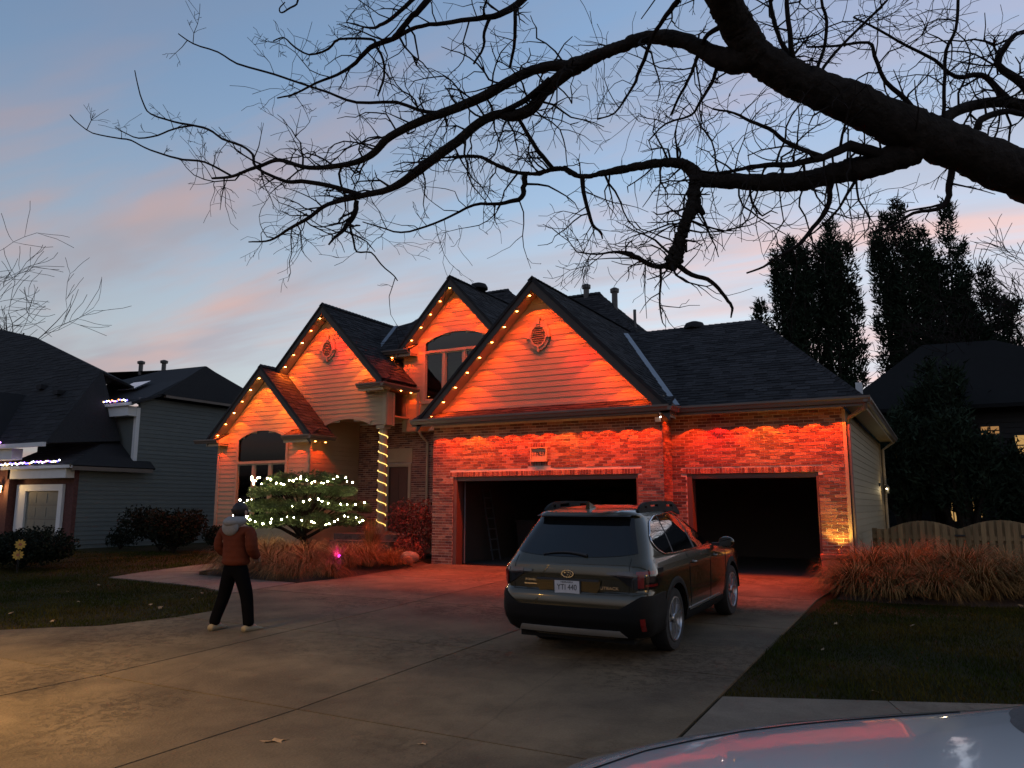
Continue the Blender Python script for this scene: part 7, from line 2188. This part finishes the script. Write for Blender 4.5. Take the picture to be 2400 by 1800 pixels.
def fence():
    F = empty('picket_fence', (12, 3.0, -.02)); tag(F, 'scalloped cedar picket fence with a gate right of the garage', 'fence')
    inv = Matrix.Translation((-12, -3.0, .02))
    def pt(mb, name, mat):
        o = mb.build(name, mat, F); o.matrix_parent_inverse = inv; return o
    def top(x):
        if x < 11.63: return .93 + .19 * math.sin(math.pi * min(1, max(0, (x - 10.22) / 1.41))) ** .9
        return .95 + .20 * math.sin(math.pi * min(1, max(0, (x - 11.63) / 1.5))) ** .9 if x < 13.13 else .95 + .2 * math.sin(math.pi * ((x - 13.13) % 1.5) / 1.5)
    x = 10.0; k = 0
    while x < 16:
        w = .092
        y = 3.0 if k % 2 == 0 else 3.06
        h0, h1 = top(x), top(x + w)
        P = [(x, y, -.02), (x + w, y, -.02), (x + w, y, h1), (x + w / 2, y, (h0 + h1) / 2 + .004), (x, y, h0)]
        pt(MB().prism(P, (0, .02, 0)), 'picket', FENCEW)
        x += .066 if k % 2 == 0 else .078; k += 1
    for z in (.22, .72):
        pt(MB().box((9.9, 3.022, z), (16, 3.058, z + .09)), 'rail', FENCEW)
    for x in (9.95, 11.66, 13.15, 14.7):
        pt(MB().box((x - .05, 3.085, -.1), (x + .05, 3.185, .95)), 'post', FENCEW)
    for z in (.38, .82):
        pt(MB().prism([(12.72, 2.985, z - .035), (13.02, 2.985, z - .012), (13.02, 2.985, z + .012), (12.72, 2.985, z + .035)], (0, .014, 0)), 'strap_hinge', BLACKM)
    pt(MB().box((11.52, 2.97, .80), (11.72, 2.998, .84)), 'gate_latch', BLACKM)
fence()

# terracotta pot at the garage corner, lit uplight beside it
POT = pm('terracotta', (0.42, 0.14, 0.075), 0.85, var=0.15, vs=12, bump=.2, bs=60)
po = empty('terracotta_pot', (9.42, -.05, gz(0, -.05) + .01)); tag(po, 'terracotta pot beside the single garage door', 'pot')
MB().lathe([(.13, 0), (.16, .03), (.21, .22), (.215, .36), (.19, .44), (.20, .45), (.235, .46), (.24, .53), (.205, .535), (.19, .46)], 26).build('pot_body', POT, po, smooth=True, sharp=40)
MB().lathe([(.185, .44), (.12, .47), (.02, .48)], 18).build('pot_soil', SOIL, po, smooth=True)
up = empty('garden_uplight', (9.50, .28, .50)); tag(up, 'small black uplight washing the brick yellow above the terracotta pot', 'light')
MB().tube([(0, 0, -.48), (0, 0, 0)], .012, 6).build('stake', BLACKM, up)
MB().tube([(0, -.05, .0), (0, .02, .06)], [.045, .05], 10).build('lamp_head', BLACKM, up)
UL = emat('uplight_lens', (1.0, .72, .2), 6)
MB().tube([(0, .0205, .0605), (0, .022, .062)], .044, 10).build('lamp_lens', UL, up)
L = bpy.data.lights.new('uplight_bulb', 'SPOT'); L.energy = 60; L.color = (1.0, .62, .10); L.spot_size = R(95); L.spot_blend = .8; L.shadow_soft_size = .03
o = bpy.data.objects.new('uplight_bulb', L); COL.objects.link(o); o.parent = up; o.location = (0, .035, .075)
o.rotation_euler = Vector((-.05, .55, 1)).to_track_quat('-Z', 'Y').to_euler()
# lantern and camera on the side wall
sl_ = empty('side_wall_lantern', (9.73, 10.35, 1.98)); tag(sl_, 'lit carriage lantern on the pale siding wall of the garage', 'lantern')
MB().box((.0, -.05, -.1), (.03, .05, .14)).build('back_plate', BLACKM, sl_)
MB().tube([(.03, 0, .1), (.12, 0, .14), (.14, 0, .08)], .012, 6).build('bracket', BLACKM, sl_)
MB().lathe([(.09, .03), (.03, .10), (.01, .12)], 8, 'z', (.14, 0, 0)).build('roof_cap', BLACKM, sl_)
MB().lathe([(.06, -.16), (.08, .02)], 8, 'z', (.14, 0, 0)).build('lantern_cage', BLACKM, sl_)
MB().ball((.14, -.075, -.02), .022, 8, 6).build('bulb', emat('side_bulb', (1.0, .86, .6), 16), sl_)
L = bpy.data.lights.new('side_bulb', 'POINT'); L.energy = 5; L.color = (1.0, .78, .42); L.shadow_soft_size = .05
o = bpy.data.objects.new('side_bulb', L); COL.objects.link(o); o.parent = sl_; o.location = (.24, -.2, -.05)
ml = MB().box((9.715, 9.35, 2.02), (9.75, 9.5, 2.12)).build('junction_box', BLACKM); tag(ml, 'small black box on the pale siding beside the carriage lantern', 'box')
sc_ = empty('security_camera', (6.02, -.10, 3.30)); tag(sc_, 'white security camera with a bright status light under the garage eave', 'camera')
MB().tube([(0, 0, .14), (0, 0, .02)], .012, 6).build('bracket', BLACKM, sc_)
MB().obox((0, -.04, 0), (.05, 0, 0), (0, .06, 0), (0, 0, .05)).build('camera_body', WHITE, sc_)
MB().ball((.075, -.10, .045), .014, 8, 6).build('status_light', emat('status_led', (1.0, .8, .7), 20), sc_)
# rope light round the porch column
rl = empty('rope_light', (colx, coly, FB)); tag(rl, 'glowing warm rope light wound round the porch column', 'string lights')
pts = []
T = 10.5
for i in range(int(T * 18) + 1):
    a = 2 * math.pi * i / 18
    z = 3.0 * (1 - i / (T * 18)) ** .97 + .12
    pts.append((.135 * math.cos(a), .135 * math.sin(a), z))
MB().tube(pts, .010, 6).build('glowing_rope', emat('rope_glow', (1.0, .62, .17), 2.6), rl)
# magenta spot in the grasses
mg = empty('garden_spotlight', (-.55, -2.75, .25)); tag(mg, 'magenta garden spotlight hidden in the flopped front grasses', 'light')
MB().tube([(0, 0, -.3), (0, 0, .0)], .010, 6).build('stake', BLACKM, mg)
MB().tube([(.04, .03, .0), (-.02, -.02, .05)], [.03, .035], 10).build('lamp_head', BLACKM, mg)
MB().ball((-.028, -.028, .056), .03, 8, 6).build('lamp_lens', emat('magenta_lens', (1.0, .05, .75), 7), mg)
L = bpy.data.lights.new('magenta_bulb', 'POINT'); L.energy = 5; L.color = (1.0, .06, .7); L.shadow_soft_size = .03
o = bpy.data.objects.new('magenta_bulb', L); COL.objects.link(o); o.parent = mg; o.location = (-.06, -.08, .10)
pl_ = empty('path_light', (-3.75, -2.2, .12)); tag(pl_, 'tiny white path light under the lit evergreen', 'light')
MB().tube([(0, 0, -.2), (0, 0, .1)], .008, 6).build('stake', BLACKM, pl_)
MB().ball((0, 0, .12), .022, 8, 6).build('bulb', emat('path_bulb', (1.0, .9, .8), 22), pl_)
# yellow flower stakes in the hedge
for i, (x, y, z, lb) in enumerate(((-7.72, -5.75, .50, 'upper yellow daisy garden stake before the clipped hedge'), (-7.74, -5.77, .26, 'lower yellow daisy garden stake before the clipped hedge'))):
    f = empty('flower_stake', (x, y, z)); tag(f, lb, 'garden stake', 'yellow daisy stakes')
    YEL = MATS.get('daisy_yellow') or pm('daisy_yellow', (0.62, 0.36, 0.06), 0.6, var=0.1)
    nr = (CAM_LOC - Vector((x, y, z))); nr.z = 0; nr.normalize(); sd_ = Vector((0, 0, 1)).cross(nr)
    for k in range(10):
        a = 6.283 * k / 10; u = sd_ * math.cos(a) + Vector((0, 0, 1)) * math.sin(a); v = sd_ * -math.sin(a) + Vector((0, 0, 1)) * math.cos(a)
        MB().prism([tuple(u * .035 - v * .012), tuple(u * .09 - v * .026), tuple(u * .125), tuple(u * .09 + v * .026), tuple(u * .035 + v * .012)], tuple(nr * .008)).build('petal', YEL, f)
    MB().tube([tuple(nr * -.002), tuple(nr * .018)], [.036, .03], 14).build('flower_centre', MATS['terracotta'], f)
    MB().tube([(0, 0, -.04), (0, 0, -z - .15)], .006, 5).build('stake', BLACKM, f)
# boulders by the garage corner
for (x, y, r_, lb) in ((-.42, -.35, .20, 'rounded tan boulder at the garage brick corner'), (-.2, -.75, .13, 'small flat stone in front of the tan boulder')):
    q = random.Random(int(x * 100)); mb = MB().ball((0, 0, r_ * .5), r_, 14, 9, (1.3, 1, .75))
    mb.v = [(a * (1 + q.uniform(-.07, .07)), b * (1 + q.uniform(-.07, .07)), c * (1 + q.uniform(-.06, .06))) for (a, b, c) in mb.v]
    o = mb.build('boulder', pm('boulder_stone', (0.30, 0.23, 0.17), 0.9, var=0.25, vs=8, bump=.5, bs=40), smooth=True, loc=(x, y, gz(0, y) + .08)); tag(o, lb, 'stone')
# things in the garage
def shelf():
    s = empty('storage_shelf', (1.9, 6.6, -.03)); tag(s, 'storage shelving with boxes at the back of the wide garage', 'shelf')
    for x in (-.9, .9):
        for y in (-.22, .22): MB().box((x - .02, y - .02, 0), (x + .02, y + .02, 1.9)).build('upright', BLACKM, s)
    for z in (.2, .75, 1.3, 1.85): MB().box((-.92, -.25, z), (.92, .25, z + .03)).build('shelf_board', DRYWALL, s)
shelf()
q = random.Random(3)
for i, (x, z, w, h) in enumerate(((1.3, .20, .45, .36), (1.95, .20, .5, .3), (2.5, .2, .35, .4), (1.4, .75, .5, .3), (2.2, .75, .4, .38), (1.7, 1.3, .55, .3))):
    o = MB().box((x - w / 2, 6.42, z), (x + w / 2, 6.78, z + h)).build('storage_box', pm('carton', (0.25, 0.17, 0.10), 0.8), bevel=.01); tag(o, '%s storage box on the garage shelving, counted from the lowest' % ordinal(i), 'box', 'boxes on the garage shelves')
for (x, y, lb) in ((.75, .5, 'steel door track at the far side of the wide garage door'), (5.35, .5, 'steel door track beside the brick pier in the wide garage')):
    o = MB().tube([(x, y - .15, .0), (x, y - .15, 2.0), (x, y, 2.22), (x, y + .3, 2.27), (x, y + 2.6, 2.27)], .02, 6).build('door_track', VAL); tag(o, lb, 'door track')
op = empty('door_opener', (3.05, 3.6, 2.9)); tag(op, 'motor box of the garage door opener hanging under the garage ceiling', 'door opener')
MB().box((-.18, -.25, -.12), (.18, .25, .12)).build('motor_box', WHITE, op)
MB().box((-.025, -2.9, -.03), (.025, -.25, .02)).build('drive_rail', VAL, op)
for dx in (-.15, .15): MB().box((dx - .015, -.02, .12), (dx + .015, .02, .40)).build('hanger', VAL, op)
st = empty('step_ladder', (.55, 2.2, -.03)); tag(st, 'aluminium step ladder leaning on the garage side wall', 'ladder')
for dy in (-.2, .2): MB().obox((-.1, dy, .95), (.015, 0, 0), (0, .02, 0), (-.18, 0, .95)).build('stile', VAL, st)
for k in range(6): MB().box((-.02 - .05 * k, -.2, .25 + .28 * k), (.05 - .05 * k, .2, .28 + .28 * k)).build('rung', VAL, st)
wb = empty('waste_bin', (1.15, 3.2, -.03)); tag(wb, 'dark wheeled waste bin inside the wide garage door', 'bin')
MB().add([(-.24, -.26, .05), (.24, -.26, .05), (.24, .26, .05), (-.24, .26, .05), (-.29, -.33, 1.0), (.29, -.33, 1.0), (.29, .33, 1.0), (-.29, .33, 1.0)], [(0, 3, 2, 1), (4, 5, 6, 7), (0, 1, 5, 4), (1, 2, 6, 5), (2, 3, 7, 6), (3, 0, 4, 7)]).build('bin_body', PLASTIC, wb)
MB().box((-.31, -.36, 1.0), (.31, .36, 1.05)).build('lid', PLASTIC, wb)
# fallen leaves
LEAFM = pm('fallen_leaf', (0.36, 0.24, 0.13), 0.8, var=0.2, vs=30, isl=.35)
def leaf_mesh(seed):
    q = random.Random(seed); mb = MB(); n = 11
    P = [(0, 0, .01)]
    for k in range(n):
        a = 6.283 * k / n; r_ = (.055 if k % 2 else .034) * q.uniform(.8, 1.2)
        P.append((math.cos(a) * r_ * 1.25, math.sin(a) * r_, .012 + q.uniform(-.008, .012)))
    mb.add(P, [(0, 1 + k, 1 + (k + 1) % n) for k in range(n)])
    me = mb.mesh('fallen_leaf'); me.materials.append(LEAFM); return me
LM = [leaf_mesh(i) for i in range(4)]
q = random.Random(77)
def leaves(poly, n, label, group):
    k = 0
    while k < n:
        x = q.uniform(min(p[0] for p in poly), max(p[0] for p in poly)); y = q.uniform(min(p[1] for p in poly), max(p[1] for p in poly))
        if not in_poly(np.array([x]), np.array([y]), poly)[0]: continue
        s = q.uniform(.4, .8)
        o = link('fallen_leaf', q.choice(LM), None, None, (x, y, gz(x, y) + .03), (q.uniform(-.4, .4), q.uniform(-.4, .4), q.uniform(0, 6.28)), (s, s, s)); tag(o, label, 'leaf', group); k += 1
leaves(LAWN_R, 18, 'dry curled leaf lying on the lawn right of the driveway', 'leaves on the near lawn')
leaves([(0.9, -8), (.4, -9.2), (-.5, -9.9), (-4, -9.5), (-4, -6), (-1, -6)], 13, 'dry curled leaf lying on the lawn behind the person', 'leaves on the far lawn')
for (x, y, s, lb) in ((6.72, -11.79, 1.3, 'large pale dry leaf flat on the driveway slab in the foreground'), (7.75, -11.3, .5, 'tiny leaf scrap beyond the large driveway leaf')):
    o = link('fallen_leaf', LM[1], None, None, (x, y, gz(x, y) + .016), (0, 0, .6), (s * 1.3, s * .8, s * .6)); tag(o, lb, 'leaf')

# street lamps on the pavement outside the frame; their sodium pools reach the drive, the lawn and the fence
def street_lamp(loc, rz, energy, label, size=168):
    sl = empty('street_lamp', loc, rz); tag(sl, label, 'street lamp', 'street lamps')
    MB().tube([(0, 0, 0), (0, 0, 4.2), (0, .15, 4.6), (0, .5, 4.8), (0, .8, 4.8)], [.08, .055, .045, .04, .04], 10).build('pole', GUTTER, sl, smooth=True)
    MB().box((-.16, .7, 4.76), (.16, 1.25, 4.88)).build('lamp_head', GUTTER, sl)
    MB().box((-.12, .75, 4.735), (.12, 1.2, 4.758)).build('lamp_lens', MATS.get('sodium_lens') or emat('sodium_lens', (1.0, .62, .2), 8), sl)
    L = bpy.data.lights.new('sodium_bulb', 'SPOT'); L.energy = energy; L.color = (1.0, .55, .13); L.spot_size = R(size); L.spot_blend = .7; L.shadow_soft_size = .12
    o = bpy.data.objects.new('sodium_bulb', L); COL.objects.link(o); o.parent = sl; o.location = (0, 1.0, 4.71)
street_lamp((1.6, -16.4, -.365), R(-20), 4100, 'street lamp with a warm sodium head at the end of the driveway', 138)
street_lamp((27.0, -9.0, -.3), R(60), 11000, 'street lamp with a warm sodium head far along the pavement')
lay_shingles_extra = [s_ for s_ in SHINGLES if s_[0].parent is not HOUSE]
for (base, tabs_, solo, mat) in lay_shingles_extra:
    mass = MB()
    for (v, f, c) in tabs_: mass.add(v, f)
    tag(mass.build('shingle_courses', mat, base, recalc=False), kind='stuff')
